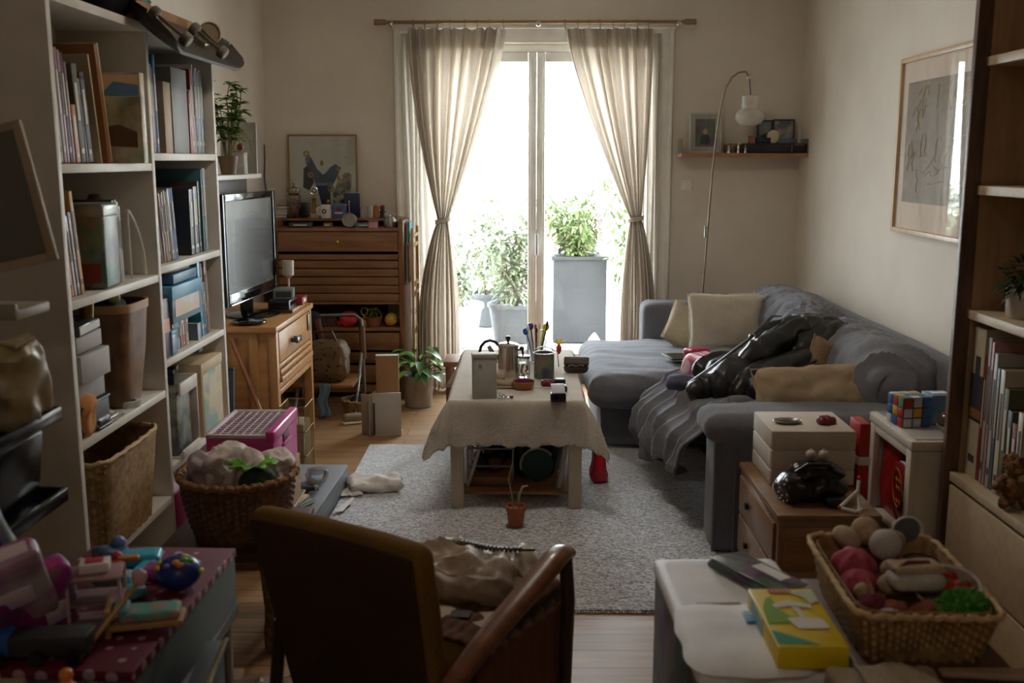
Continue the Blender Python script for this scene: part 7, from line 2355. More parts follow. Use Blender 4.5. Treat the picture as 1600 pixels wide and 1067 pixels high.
# white side table, open on the left
st = thing('side_table', 'white open sided side table behind the tall bookcase by the sofa armrest', 'side table', (1.50, 3.50, 0))
M_st = mat('white_satin_lacquer', (214, 206, 190), 0.35)
STH = 0.585
MB().box(0.44, 0.42, 0.034, (0, 0, STH-0.017), bev=0.006).build('top', M_st, st)
MB().box(0.42, 0.024, STH-0.036, (0.005, -0.19, (STH-0.036)/2), bev=0.003).build('side_panel', M_st, st)
MB().box(0.42, 0.024, STH-0.036, (0.005, 0.19, (STH-0.036)/2), bev=0.003).build('side_panel', M_st, st)
for sy in (-1, 1):
	MB().box(0.026, 0.045, STH-0.037, (-0.203, sy*0.181, (STH-0.037)/2), bev=0.003).build('post', M_st, st)
MB().box(0.02, 0.33, 0.03, (-0.203, 0, STH-0.052), bev=0.003).build('rail', M_st, st)
MB().box(0.41, 0.36, 0.018, (0.005, 0, 0.22), bev=0.002).build('shelf', M_st, st)
MB().box(0.008, 0.38, 0.34, (0.21, 0, 0.39)).build('back', mat('taupe_back', (120, 110, 98), 0.6), st)  # back panel in a darker taupe than the white lacquer
MB().box(0.41, 0.39, 0.006, (0.004, 0, STH+0.002), bev=0.002).build('glass_top', mat('lacquer_gloss', (196, 194, 190), 0.12, coat=0.6), st)
ST = STH+0.0055
# red packets inside
M_red = mat('crisp_red', (168, 26, 32), 0.3, kind='mottle', rgb2=(140, 18, 26), bump=0.3)
for k, (y, h_, c_, lab) in enumerate(((3.58, 0.29, 'red', 'large red snack packet standing at the back inside the white side table'), (3.47, 0.23, 'dark', 'red snack packet with a gold banner in front of the large one, inside white table'), (3.38, 0.19, 'purple', 'leaning red packet with white lettering nearest inside the white side table'))):
	t = thing('snack_packet', lab, 'packet', (1.335+0.01*k, y, 0.2305), rot=(0.10*k-0.05, 0, -PI/2))
	mm = (M_red, mat('packet_red', (150, 28, 26), 0.3), mat('packet_dark_red', (120, 22, 42), 0.3))[k]
	MB().rbox(0.16-0.02*k, 0.05, h_, 0.012, 12, (0, 0, h_/2), disp=lambda p, d, k=k: 0.004*nz(p, 22, k), shape=lambda p, h_=h_: Vector((p.x, p.y*(1-abs(2*p.z/h_)**4*0.8), p.z))).build('packet', mm, t)
	if k == 1:
		MB().tube([(0.045*math.cos(a), -0.027, h_*0.6+0.07*math.sin(a)) for a in [2*PI*j/32 for j in range(32)]], 0.0022, 6, closed=True).build('gold_outline', mat('gold_print', (196, 140, 60), 0.4), t)
		for j, (zz, ww) in enumerate(((0.70, 0.05), (0.58, 0.04), (0.36, 0.045))):
			MB().tube([(-ww/2, -0.0265, h_*zz), (-ww/4, -0.0265, h_*zz+0.012), (0, -0.0265, h_*zz), (ww/4, -0.0265, h_*zz+0.012), (ww/2, -0.0265, h_*zz)], 0.003, 6).build('lettering', mat('gold_print', (196, 140, 60), 0.4), t)
	if k == 2:
		for j in range(4):
			MB().tube([(-0.035+0.02*j, -0.0265, 0.11), (-0.035+0.02*j, -0.0265, 0.16), (-0.025+0.02*j, -0.0265, 0.135), (-0.033+0.02*j, -0.0265, 0.13)], 0.0022, 5).build('lettering', M_paper, t)
t = thing('gift_bag', 'narrow red gift bag on the floor between white drawer box and side table', 'bag', (1.158, 3.44, 0.0), 0)
MB().box(0.045, 0.14, 0.62, (0, 0, 0.31), bev=0.003, top=0.8).build('bag', mat('plain_red', (166, 30, 30), 0.45), t)
MB().box(0.042, 0.126, 0.03, (0, 0, 0.49), bev=0.003).build('white_band', M_paper, t)
# puzzle cube
CX_, CY_, CS = 1.205, 3.24, 0.105
cu = thing('puzzle_cube', 'multicoloured puzzle cube on the far left corner of the white side table', 'puzzle cube', (1.345, 3.50, ST), 0.18)
MB().box(CS, CS, CS, (0, 0, CS/2), bev=0.004).build('core', mat('cube_core', (70, 74, 82), 0.4), cu)
cc = {'b': (62, 104, 168), 'r': (186, 48, 44), 'y': (214, 164, 48), 'w': (196, 200, 206), 'g': (70, 130, 86), 'o': (200, 120, 60)}
faces = (('-y', 'bwwrbwrry'), ('-x', 'brbrywbby'), ('z', 'gwbybgwwy'), ('+x', 'bbobgrwbb'))
cell = CS/3
for ax, pat in (('-y', 'wwbwybrwb'), ('-x', 'rbwrybgrb'), ('z', 'gwbybgwwy')):
	for k, ch in enumerate(pat):
		i, j = k % 3, k//3
		a, b_ = (i-1)*cell, (j+0.5)*cell
		if ax == '-y':
			bx_, lc = (cell*0.86, 0.0015, cell*0.86), (a, -CS/2-0.0006, b_)
		elif ax == '-x':
			bx_, lc = (0.0015, cell*0.86, cell*0.86), (-CS/2-0.0006, a, b_)
		else:
			bx_, lc = (cell*0.86, cell*0.86, 0.0015), (a, (j-1)*cell, CS+0.0006)
		MB().box(*bx_, lc, bev=0.0006).build('sticker', mat('sticker_'+ch, cc[ch], 0.35), cu)
t = thing('tissue_box', 'blue patterned box right behind the multicoloured puzzle cube', 'box', (1.455, 3.53, ST), 0.1)
MB().box(0.085, 0.08, 0.105, (0, 0, 0.0525), bev=0.003).build('body', mat('blue_pattern', (74, 112, 168), 0.45, kind='print', rgb2=(110, 136, 170), amt=0.3), t)
MB().box(0.05, 0.03, 0.002, (0, 0, 0.106)).build('slot', M_paper, t)
# dish with glass ball and green
t = thing('glass_dish', 'round pale dish at the near end of the white side table', 'dish', (1.455, 3.385, ST))
MB().lathe([(0, 0), (0.03, 0), (0.055, 0.022), (0.057, 0.024), (0.053, 0.024), (0.028, 0.005), (0, 0.005)], 32).build('dish', mat('pale_stoneware', (168, 160, 148), 0.35), t)
MB().lathe([(0.0545, 0.024), (0.0575, 0.026), (0.0545, 0.028)], 32).build('rim', mat('rim_grey', (120, 114, 106), 0.35), t)
t = thing('glass_ball', 'smoky brown glass ball in the dish on the white side table', 'ball', (1.432, 3.385, ST+0.042))
MB().sph(0.031, sub=4).build('ball', mat('smoked_mirror_glass', (120, 104, 90), 0.06, 0.6), t)
MB().sph(0.006, (0, 0, 0.031)).build('cap', M_steel, t)
t = thing('succulent', 'bright lime green succulent in the dish on the white side table', 'plant', (1.482, 3.385, ST+0.012))
q = MB()
rd = random.Random(12)
for k in range(46):
	a, e = rd.uniform(0, 2*PI), rd.uniform(0.1, 1.4)
	d = Vector((math.cos(a)*math.cos(e), math.sin(a)*math.cos(e), math.sin(e)))
	q.sph(0.009, d*0.03+Vector((0, 0, 0.02)), (1, 1, 1.3), sub=1)
q.build('leaves', mat('lime_succulent', (168, 200, 60), 0.4), t)
MB().cyl(0.012, 0.03, (0, 0, -0.005)).build('root', mat('soil', (48, 36, 28), 0.95), t)

# ------------------------------------------------------------------ tall bookcase at the right edge
M_birch = mat('birch_ply', (196, 176, 146), 0.5, kind='wood', rgb2=(178, 156, 126))
M_walz = mat('dark_walnut_panel', (112, 84, 66), 0.4, kind='woodz', rgb2=(70, 50, 40))
M_inner = mat('tan_back_board', (182, 152, 118), 0.6, kind='woodz', rgb2=(164, 134, 102))
RB0, RB1 = 1.40, 1.785
rb = thing('tall_bookcase', 'tall walnut and birch bookcase with cupboards at the right edge', 'bookcase', (1.59, 2.45, 0))


def RBp(x, y, z):
	return (x-1.59, y-2.45, z)


YN, YE = 1.70, 3.235
MB().box(RB1-RB0+0.03, 0.026, 2.30, RBp((RB0+RB1)/2-0.015, YE+0.013, 1.15), bev=0.003).build('side_panel', M_walz, rb)
MB().box(RB1-RB0-0.02, 0.003, 2.26, RBp((RB0+RB1)/2+0.006, YE-0.0015, 1.14)).build('inner_lining', M_inner, rb)
MB().box(RB1-RB0, 0.03, 2.30, RBp((RB0+RB1)/2, YN-0.015, 1.15), bev=0.003).build('side_panel', M_walz, rb)
MB().box(0.008, YE-YN, 2.28, RBp(RB1-0.004, (YN+YE)/2, 1.14)).build('back_board', M_inner, rb)
for z in (0.50, 1.035, 1.423, 1.81, 2.29):
	MB().box(RB1-RB0-0.01, YE-YN, 0.028, RBp((RB0+RB1)/2, (YN+YE)/2, z-0.014), bev=0.002).build('shelf', M_birch, rb)
MB().box(RB1-RB0+0.01, YE-YN-0.004, 0.03, RBp((RB0+RB1)/2-0.008, (YN+YE)/2, 0.487), bev=0.003).build('counter', M_birch, rb)
MB().box(RB1-RB0-0.03, YE-YN-0.01, 0.465, RBp((RB0+RB1)/2+0.005, (YN+YE)/2, 0.2325)).build('cupboard_body', M_birch, rb)
for ya, yb in ((2.462, YE-0.006), (YN+0.004, 2.456)):
	MB().box(0.016, yb-ya, 0.235, RBp(RB0-0.004, (ya+yb)/2, 0.342), bev=0.003).build('door', M_birch, rb)
	MB().box(0.016, yb-ya, 0.20, RBp(RB0-0.004, (ya+yb)/2, 0.115), bev=0.003).build('drawer', M_birch, rb)
XR_ = RB0+0.03
row([('cream', .085, .48, .26, 0, 0.004), ('red', .016, .40, .2, 0, .001), ('pale grey', .02, .46, .24, 0, .001), ('pink', .018, .45, .22, 0, .001), ('pale grey', .024, .42, .22, 0, .002), ('slate', .018, .38, .22, 0, .001), ('cream', .03, .38, .22, 0, .003), ('olive', .03, .33, .2, 0, .001), ('black', .03, .27, .2, 0, .001), ('dark red', .03, .24, .2, 0, .001), ('cream', .03, .28, .2, 0, .001)],
	3.229, XR_, 0.503, 'on the right bookcase counter', 'books on the counter of the right bookcase', rz=-PI/2, sgn=-1)
# band of the big first book
o = [x for x in bpy.data.objects if x.name.startswith('book') and x.get('label', '').startswith('first') or (x.get('label', '').find('thick cream book first') >= 0 and 'right bookcase' in x.get('label', ''))]
if o:
	MB().box(0.087, 0.262, 0.15, (0, 0.130, 0.255), bev=0.001).build('dark_band', mat('dark_band_print', (60, 58, 70), 0.4), o[-1])
	MB().box(0.0875, 0.2625, 0.03, (0, 0.130, 0.205), bev=0.001).build('orange_band', mat('orange_band_print', (140, 96, 60), 0.4), o[-1])
t = thing('potted_plant', 'small dark green plant in a pale ribbed pot on the right bookcase', 'plant', (1.50, 3.05, 1.036))
MB().lathe([(0, 0), (0.05, 0), (0.056, 0.01), (0.06, 0.09), (0.056, 0.09), (0.052, 0.075), (0, 0.075)], 48, fn=lambda i, k, a: 1+0.008*math.cos(a*24)).build('pot', mat('pale_ribbed_pot', (190, 184, 174), 0.6), t)
q = MB()
cloud(q, (0, 0, 0.125), (0.075, 0.075, 0.05), 130, 0.045, random.Random(3))
q.build('foliage', LEAF[3], t, smooth=False)
MB().cyl(0.012, 0.06, (0, 0, 0.07)).build('stem', M_stem, t)
t = thing('framed_print', 'dark framed picture leaning inside the right bookcase', 'picture', (1.55, 2.86, 1.4235), rot=(-0.05, 0, -PI/2+0.3))
MB().box(0.24, 0.014, 0.30, (0, 0, 0.15), bev=0.003).build('frame', mat('dark_brown_frame', (56, 40, 30), 0.4), t)
MB().box(0.20, 0.002, 0.26, (0, -0.008, 0.15)).build('picture_sheet', mat('olive_print', (70, 66, 48), 0.5), t)
# brown plush figure on the counter edge
t = thing('plush_monkey', 'brown curly plush animal sitting on the counter edge of the right bookcase', 'plush toy', (1.437, 2.90, 0.503), -0.3)
MB().sph(0.042, (0, 0, 0.05), (1, 0.95, 1.15), sub=4, disp=lambda n: 0.006*ridge(n, 4)).sph(0.034, (0.0, -0.01, 0.125), (1, 1, 0.95), sub=4, disp=lambda n: 0.006*ridge(n, 5, 3)).build('body', mat('golden_brown_plush', (146, 108, 66), 0.9, kind='mottle', rgb2=(96, 66, 40), scale=4, bump=0.6), t)
for sx in (-1, 1):
	MB().sph(0.015, (sx*0.033, -0.005, 0.14), (0.5, 1, 1), sub=2).build('ear', mat('golden_brown_plush', (146, 108, 66), 0.9), t)
	MB().tube([(sx*0.03, -0.01, 0.08), (sx*0.055, -0.035, 0.06), (sx*0.045, -0.06, 0.075)], [0.014, 0.012, 0.011], 10).build('arm', mat('golden_brown_plush', (146, 108, 66), 0.9), t)
	MB().tube([(sx*0.02, -0.02, 0.02), (sx*0.035, -0.055, 0.015), (sx*0.035, -0.065, 0.03)], [0.017, 0.014, 0.014], 10).build('leg', mat('golden_brown_plush', (146, 108, 66), 0.9), t)
	MB().sph(0.004, (sx*0.012, -0.042, 0.133)).build('eye', M_blk, t)
MB().sph(0.014, (0, -0.038, 0.118), (1, 0.8, 0.8), sub=2).build('muzzle', mat('pale_plush', (176, 146, 108), 0.9), t)

# ------------------------------------------------------------------ right foreground: chest, lidded box, basket
TZ6 = 0.60
fx = thing('wooden_chest', 'dark brown wooden chest under the vegetable basket at the lower right', 'chest', (0.742, 1.78, 0))
M_ch = mat('dark_brown_chest', (104, 70, 46), 0.4, kind='wood', rgb2=(78, 50, 32))
MB().box(0.27, 0.68, TZ6-0.03, (0, 0, (TZ6-0.03)/2), bev=0.006).build('body', M_ch, fx)
MB().box(0.28, 0.69, 0.028, (0, 0, TZ6-0.014), bev=0.005).build('lid', M_ch, fx)
lb = thing('storage_box', 'tall printed storage box with a white lid at the lower middle right', 'box', (0.445, 1.975, 0), 0.03)
MB().box(0.27, 0.53, TZ6-0.02, (0, 0, (TZ6-0.02)/2), bev=0.006).build('body', mat('photo_collage', (104, 96, 88), 0.5, kind='print', rgb2=(60, 70, 92), scale=1.2, amt=0.4), lb)
M_lid = mat('white_lid', (236, 237, 240), 0.5)
MB().rbox(0.285, 0.545, 0.035, 0.016, 14, (0, 0, TZ6-0.018)).build('lid', M_lid, lb)
MB().box(0.262, 0.004, 0.07, (0, -0.268, TZ6-0.07), bev=0.001).build('front_band', mat('brown_cardboard', (150, 110, 72), 0.75), lb)
# brochures
t = None
for k in range(4):
	rz = 0.42+0.03*k
	o = carton('magazine', ('lowest', 'second lowest', 'second highest', 'topmost')[k]+' of the glossy dark magazines fanned out on the white lid', 0.085, 0.215, 0.006, (0.495+0.004*k, 2.12-0.006*k, TZ6+0.001+0.0065*k), rz, mat('dark_gloss_magazine_%d' % (k % 2), ((52, 58, 66), (84, 88, 94))[k % 2], 0.22, kind='print', rgb2=((90, 96, 104), (40, 42, 50))[k % 2], amt=0.3), None, cat='magazine')
	MB().box(0.083, 0.216, 0.003, (0.001, 0, 0.003)).build('pages', M_paper, o)
	if k == 3:
		MB().box(0.03, 0.09, 0.001, (0.018, -0.02, 0.0066)).build('white_panel', M_paper, o)
# white paper bag flat
t = thing('paper_bag', 'flat white paper bag with scalloped edge at the left of the yellow box', 'bag', (0.415, 1.83, TZ6+0.001), 0.0)


def sc_ol(n=64):
	o = []
	for k in range(n):
		a = 2*PI*k/n
		c_, s_ = math.cos(a), math.sin(a)
		r_ = 1/((abs(c_)**5+abs(s_)**5)**0.2)
		o.append((c_*r_*(0.125+0.004*math.sin(a*9)), s_*r_*(0.135+0.004*math.sin(a*7))))
	return o


def bagtop(u, v):
	a = 2*PI*u
	c_, s_ = math.cos(a), math.sin(a)
	r_ = v/((abs(c_)**5+abs(s_)**5)**0.2)
	x, y = c_*r_*(0.12+0.003*math.sin(a*9)), s_*r_*(0.15+0.003*math.sin(a*7))
	z = 0.012*(1-v**4)+0.004*nz((x*18, y*18, 0), 1, 3)*(1-v)+(0.004 if v < 1 else 0)
	return (x, y, max(0.001, z))


MB().grid(bagtop, 64, 14, closed=True).build('bag', mat('white_kraft_bag', (244, 245, 248), 0.7), t)
MB().box(0.09, 0.012, 0.004, (-0.015, 0.148, 0.003), rot=(0, 0, 0.05), bev=0.001).build('brown_handle', mat('brown_cardboard', (150, 110, 72), 0.75), t)
# yellow box
yb = thing('cereal_box', 'bright yellow carton with white speech label lying on the white paper bag', 'box', (0.512, 1.815, TZ6+0.012), 0.0)
MB().box(0.126, 0.25, 0.042, (0, 0, 0.021), bev=0.002).build('carton', mat('bright_yellow_carton', (232, 206, 30), 0.32, kind='mottle', rgb2=(222, 192, 24), bump=0), yb)
zt = 0.0434
MB().box(0.046, 0.016, 0.0008, (-0.004, 0.108, zt), rot=(0, 0, -0.03)).build('red_label', mat('crimson_label', (196, 48, 62), 0.35), yb)
q = MB()
for k in range(5):
	q.tube([(-0.021+0.0075*k, 0.104, zt+0.0006), (-0.019+0.0075*k, 0.112, zt+0.0006), (-0.017+0.0075*k, 0.104, zt+0.0006)], 0.0009, 4)
q.build('red_label_lettering', M_paper, yb)
MB().prism([(-0.0615, -0.06), (-0.0615, -0.115), (0.012, -0.118), (-0.02, -0.09)], 0.0008, (0, 0, 0), (-PI/2, 0, 0)).build('teal_swoosh', mat('teal_print', (30, 140, 110), 0.35), yb)
bpy.data.objects['teal_swoosh'].location = (0, 0, zt)
for k, (ol, nm, c_) in enumerate((([(-0.055, 0.03), (-0.04, 0.075), (-0.03, 0.08), (-0.025, 0.03), (-0.01, -0.005), (0.015, -0.01), (0.01, -0.03), (-0.06, -0.035)], 'green_plant', (120, 170, 40)), ([(0.01, 0.105), (0.06, 0.11), (0.06, 0.06), (0.04, 0.05), (0.035, 0.08)], 'pale_blue_patch', (190, 200, 170)), ([(-0.035, 0.045), (0.0, 0.065), (0.04, 0.045), (0.038, 0.03), (0.0, 0.04), (-0.03, 0.03)], 'white_arc', (225, 225, 215)), ([(-0.02, -0.015), (0.012, -0.008), (0.045, -0.018), (0.05, -0.055), (-0.01, -0.058)], 'white_speech_label', (222, 218, 206)), ([(0.0, 0.035), (0.014, 0.03), (0.014, -0.012), (0.006, -0.012)], 'label_tail', (222, 218, 206)))):
	o = MB().prism(ol, 0.0006, (0, 0, 0), (-PI/2, 0, 0)).build(nm, mat('carton_'+nm, c_, 0.35), yb)
	o.location = (0, 0, zt+0.0006+0.0003*k)
MB().box(0.012, 0.10, 0.034, (-0.0665, 0.04, 0.021)).build('pale_side_print', mat('pale_side_print', (180, 190, 170), 0.35, kind='print', rgb2=(90, 150, 160), scale=2), yb)
bpy.data.objects['pale_side_print'].scale = (0.15, 1, 1)
bpy.data.objects['pale_side_print'].location = (-0.0535, 0, 0)
carton('small_box', 'thin sky blue box peeping from under the yellow carton', 0.06, 0.05, 0.01, (0.462, 1.885, TZ6+0.013), 0.0, mat('sky_blue_box', (60, 150, 190), 0.4), None, extra=lambda t: MB().box(0.061, 0.004, 0.0105, (0, 0.01, 0.005)).build('stripe', M_paper, t))
bpy.data.objects['cereal_box'].location.z = TZ6+0.0135

# rectangular seagrass basket of play vegetables
vb = thing('vegetable_basket', 'rectangular seagrass basket of play vegetables on the dark chest', 'basket', (0.735, 1.915, TZ6+0.001), -0.04)
q = MB()
woven(q, 0.120, 0.142, 0.10, 12, 150, 0.016, sx=0.93, sy=1.42, sq=9, th=0.010)
q.build('woven_body', mat('straw_basket', (176, 140, 92), 0.75, kind='mottle', rgb2=(140, 106, 64), scale=4, bump=0.3), vb)
q = MB()
rim(q, 0.144, 0.10, 0.93, 1.42, 9, 0.0062, 160, 0.002)
q.build('rim', mat('straw_rim', (196, 162, 114), 0.65), vb)
M_felt = {'rose': mat('rose_felt', (196, 84, 104), 0.85, kind='fabric'), 'plum': mat('plum_felt', (128, 44, 62), 0.85, kind='fabric'), 'cream': mat('cream_felt', (200, 172, 140), 0.85, kind='fabric'), 'white': mat('white_felt', (208, 200, 190), 0.8, kind='fabric'), 'rust': mat('rust_felt', (140, 66, 48), 0.85, kind='fabric'), 'green': mat('green_felt', (66, 136, 40), 0.8, kind='fabric'), 'red': mat('red_felt', (190, 40, 34), 0.8, kind='fabric'), 'dark': mat('dark_felt', (50, 44, 46), 0.85, kind='fabric')}


def veg(name, label, x, y, z, r_, col, scl=(1, 1, 1), stem=None, lob=0, seed=0, rot=(0, 0, 0)):
	t = thing(name, label, 'toy food', (x, y, z), rot=rot)
	MB().sph(r_, (0, 0, 0), scl, sub=4 if lob else 3, disp=lambda n: (0.10*r_*math.cos(lob*math.atan2(n.y, n.x))*(1-n.z*n.z)**0.5 if lob else 0)+0.05*r_*nz(n, 3, seed)).build('body', M_felt[col], t)
	if stem:
		q = MB()
		if stem == 'root':
			q.tube([(0, 0, r_*0.9*scl[2]), (0.004, 0, r_*1.5*scl[2]), (0.012, 0.0, r_*2.1*scl[2])], [0.006, 0.003, 0.001], 8)
			q.build('root_tip', M_felt['cream'], t)
		elif stem == 'cap':
			q.lathe([(0, r_*scl[2]*0.86), (r_*0.5, r_*scl[2]*0.86), (r_*0.2, r_*scl[2]*1.05), (0, r_*scl[2]*1.2)], 10)
			q.build('stalk', M_felt['green'], t)
	return t


BZ6 = TZ6+0.013
V = [('turnip', 'cream and pink turnip on top of the heap at the far end of the basket', 0.725, 2.08, .125, .030, 'cream', (1, 1, 1), None, 0),
     ('turnip', 'pale pink tipped turnip below the topmost one in the vegetable basket', 0.745, 2.015, .118, .033, 'white', (1, 1, 1), None, 0),
     ('mushroom', 'cream knob leaning over the far left rim of the vegetable basket', 0.685, 2.075, .112, .024, 'cream', (1.5, 1, 0.9), None, 0),
     ('garlic', 'cream bulb at the far right of the heap in the vegetable basket', 0.775, 2.075, .105, .026, 'cream', (1.3, 1, 0.9), None, 0),
     ('onion', 'large rose red lobed onion at the left in the vegetable basket', 0.672, 1.985, .085, .042, 'rose', (1.1, 1, 0.85), None, 6),
     ('onion', 'second rose red onion in front of the large lobed one', 0.665, 1.925, .070, .034, 'rose', (1.1, 1, 0.9), None, 5),
     ('potato', 'small cream ball between the rose onion and the pink tipped turnip', 0.742, 1.965, .085, .022, 'cream', (1, 1, 1), None, 0),
     ('potato', 'small tan ball against the left rim below the rose onions', 0.655, 1.875, .078, .017, 'cream', (1, 1, 1), None, 0),
     ('potato', 'tan ball right of the second rose onion', 0.712, 1.90, .082, .020, 'cream', (1, 1, 1), None, 0),
     ('beetroot', 'plum beetroot near the left rim in the middle of the basket', 0.668, 1.845, .055, .032, 'plum', (1, 1, 1), 'root', 0),
     ('beetroot', 'rust plum beetroot in front of the tan ball', 0.700, 1.815, .050, .034, 'rust', (1, 1, 1), None, 4),
     ('beetroot', 'dark plum ball behind the cream pouch', 0.785, 2.005, .065, .030, 'plum', (1, 1, 1), None, 0),
     ('aubergine', 'dark lump in the far right corner of the vegetable basket', 0.80, 2.03, .055, .034, 'dark', (1.2, 1, 0.8), None, 0),
     ('pumpkin', 'large rust orange lobed pumpkin at the near end of the basket', 0.762, 1.80, .052, .043, 'rust', (1.2, 1, 0.85), None, 7),
     ('beetroot', 'plum lobed ball left of the rust pumpkin', 0.725, 1.785, .048, .030, 'plum', (1, 1, 1), None, 5),
     ('garlic', 'white garlic bulb in the near left corner of the basket', 0.680, 1.785, .060, .024, 'white', (1.1, 1, 0.9), None, 6),
     ('potato', 'pale rust potato at the near wall of the basket', 0.745, 1.778, .036, .022, 'rust', (1.4, 1, 0.8), None, 0)]
for k, (nm, lab, x, y, z, r_, c_, scl, stm, lb_) in enumerate(V):
	veg(nm, lab, x, y, BZ6+z-0.012, r_, c_, scl, stm, lb_, k, (0.2*math.sin(k), 0.2*math.cos(k*2), k))
t = thing('felt_pouch', 'cream felt pouch with plum trim in the middle of the vegetable basket', 'pouch', (0.755, 1.875, BZ6+0.090), 0.1)
MB().rbox(0.105, 0.06, 0.035, 0.016, 14, (0, 0, 0), disp=lambda p, d: 0.004*nz(p, 16)).build('pouch', M_felt['white'], t)
MB().rbox(0.10, 0.05, 0.016, 0.007, 10, (0.004, 0.012, 0.022), disp=lambda p, d: 0.003*nz(p, 20)).build('folded_top', M_felt['cream'], t)
MB().tube([(-0.045, -0.005, 0.022), (-0.01, 0.012, 0.032), (0.03, 0.008, 0.032)], 0.004, 8).build('trim', M_felt['plum'], t)
t = thing('lattice_bowl', 'small wire strainer bowl behind the cream felt pouch', 'bowl', (0.79, 1.945, BZ6+0.075))
MB().lathe([(0.0, 0.0), (0.02, 0.003), (0.034, 0.02), (0.036, 0.024), (0.033, 0.024), (0.018, 0.006), (0, 0.004)], 28).build('bowl', mat('dull_grey_metal', (120, 116, 110), 0.4, 0.6), t)
MB().lathe([(0.034, 0.022), (0.038, 0.025), (0.034, 0.028)], 28).build('rim', M_felt['plum'], t)
t = thing('felt_bowl', 'white bowl with plum stains holding red felt tomatoes in the basket', 'bowl', (0.822, 1.865, BZ6+0.055), rot=(0.1, -0.45, 0.3))
MB().lathe([(0, -0.02), (0.025, -0.018), (0.048, 0.008), (0.055, 0.03), (0.052, 0.031), (0.044, 0.01), (0.022, -0.014), (0, -0.016)], 36, sy=1.25).build('bowl', mat('stained_white', (200, 186, 178), 0.5, kind='print', rgb2=(150, 80, 90), scale=1.2, amt=0.2), t)
MB().lathe([(0.051, 0.030), (0.056, 0.032), (0.053, 0.034)], 36, sy=1.25).build('rim', M_porc, t)
for k, (x, y, z) in enumerate(((0.826, 1.898, .085), (0.815, 1.868, .080), (0.838, 1.858, .082), (0.826, 1.836, .076))):
	veg('tomato', ('farthest', 'left', 'right', 'nearest')[k]+' red felt tomato in the stained white bowl', x, y, BZ6+z, .017, 'red', (1.1, 1, 0.9), 'cap', 5, k)
t = thing('lettuce', 'curly bright green lettuce in the near right corner of the vegetable basket', 'toy food', (0.812, 1.785, BZ6+0.062))
MB().sph(0.038, (0, 0, 0), (1.1, 0.85, 0.95), sub=5, disp=lambda n: 0.012*ridge(n, 5)+0.006*ridge(n, 11, 2)).build('head', mat('lettuce_green', (76, 150, 36), 0.5, kind='mottle', rgb2=(50, 112, 26), scale=2, bump=0.6), t)
q = MB()
rd = random.Random(8)
for k in range(40):
	a, e = rd.uniform(0, 2*PI), rd.uniform(-0.2, 1.5)
	d = Vector((math.cos(a)*math.cos(e), math.sin(a)*math.cos(e), math.sin(e)))
	leaf(q, d*0.030, d+Vector((0, 0, 0.3)), 0.024, 0.028, 0.4)
q.build('curly_leaves', mat('lettuce_green', (76, 150, 36), 0.5), t)
t = thing('wire_hoop', 'thin white wire hoop standing at the far rim of the vegetable basket', 'hoop', (0.815, 2.085, BZ6+0.10), 0.0)
MB().tube([(0.032*math.cos(a), 0, 0.012+0.03*math.sin(a)) for a in [PI*j/16-0.2 for j in range(19)]], 0.0022, 6).build('hoop', M_porc, t)
MB().lathe([(0, 0), (0.028, 0)], 20, (0, 0.002, 0.012), (PI/2, 0, 0)).build('grey_disc', mat('grey_disc', (96, 98, 100), 0.5), t)
# things in front
t = thing('wooden_spoon_rest', 'pale flat wooden board lying on the chest before the vegetable basket', 'board', (0.82, 1.685, TZ6+0.001), -0.05)
MB().rbox(0.17, 0.03, 0.012, 0.005, 9, (0, 0, 0.008), shape=lambda p: Vector((p.x, p.y*(1.0+0.35*math.sin(p.x*14)), p.z))).build('board', mat('pale_spoon_wood', (168, 142, 112), 0.5), t)
MB().cyl(0.004, 0.002, (0.07, 0, 0.0135)).build('hole', M_blk, t)
t.name = 'wooden_board'
t = thing('cloth_bag', 'beige folded cloth bag at the bottom right edge before the yellow carton', 'bag', (0.60, 1.575, TZ6+0.001), 0.0)
MB().rbox(0.19, 0.13, 0.035, 0.015, 18, (0, 0, 0.018), disp=lambda p, d: 0.007*ridge(p, 14)-0.003).build('bag', mat('beige_bag_cloth', (176, 156, 130), 0.85, kind='fabric'), t)
MB().grid(lambda u, v: (lerp(-0.05, 0.08, u), lerp(-0.02, 0.06, v), 0.038+0.006*math.sin(u*9+v*3)), 16, 10).build('fold', mat('beige_bag_cloth', (176, 156, 130), 0.85), t, thick=0.002)
t.location = (0.62, 1.60, TZ6+0.001)

# ------------------------------------------------------------------ left foreground
dt = thing('low_table', 'dark low table under the toys at the lower left', 'table', (-1.12, 1.85, 0))
M_dt = mat('dark_table_wood', (56, 42, 34), 0.5, kind='wood', rgb2=(42, 32, 26))
MB().box(0.80, 1.15, 0.03, (0, 0, 0.385), bev=0.004).build('tabletop', M_dt, dt)
for sx in (-1, 1):
	for sy in (-1, 1):
		MB().box(0.05, 0.05, 0.37, (sx*0.36, sy*0.53, 0.185), bev=0.004).build('leg', M_dt, dt)
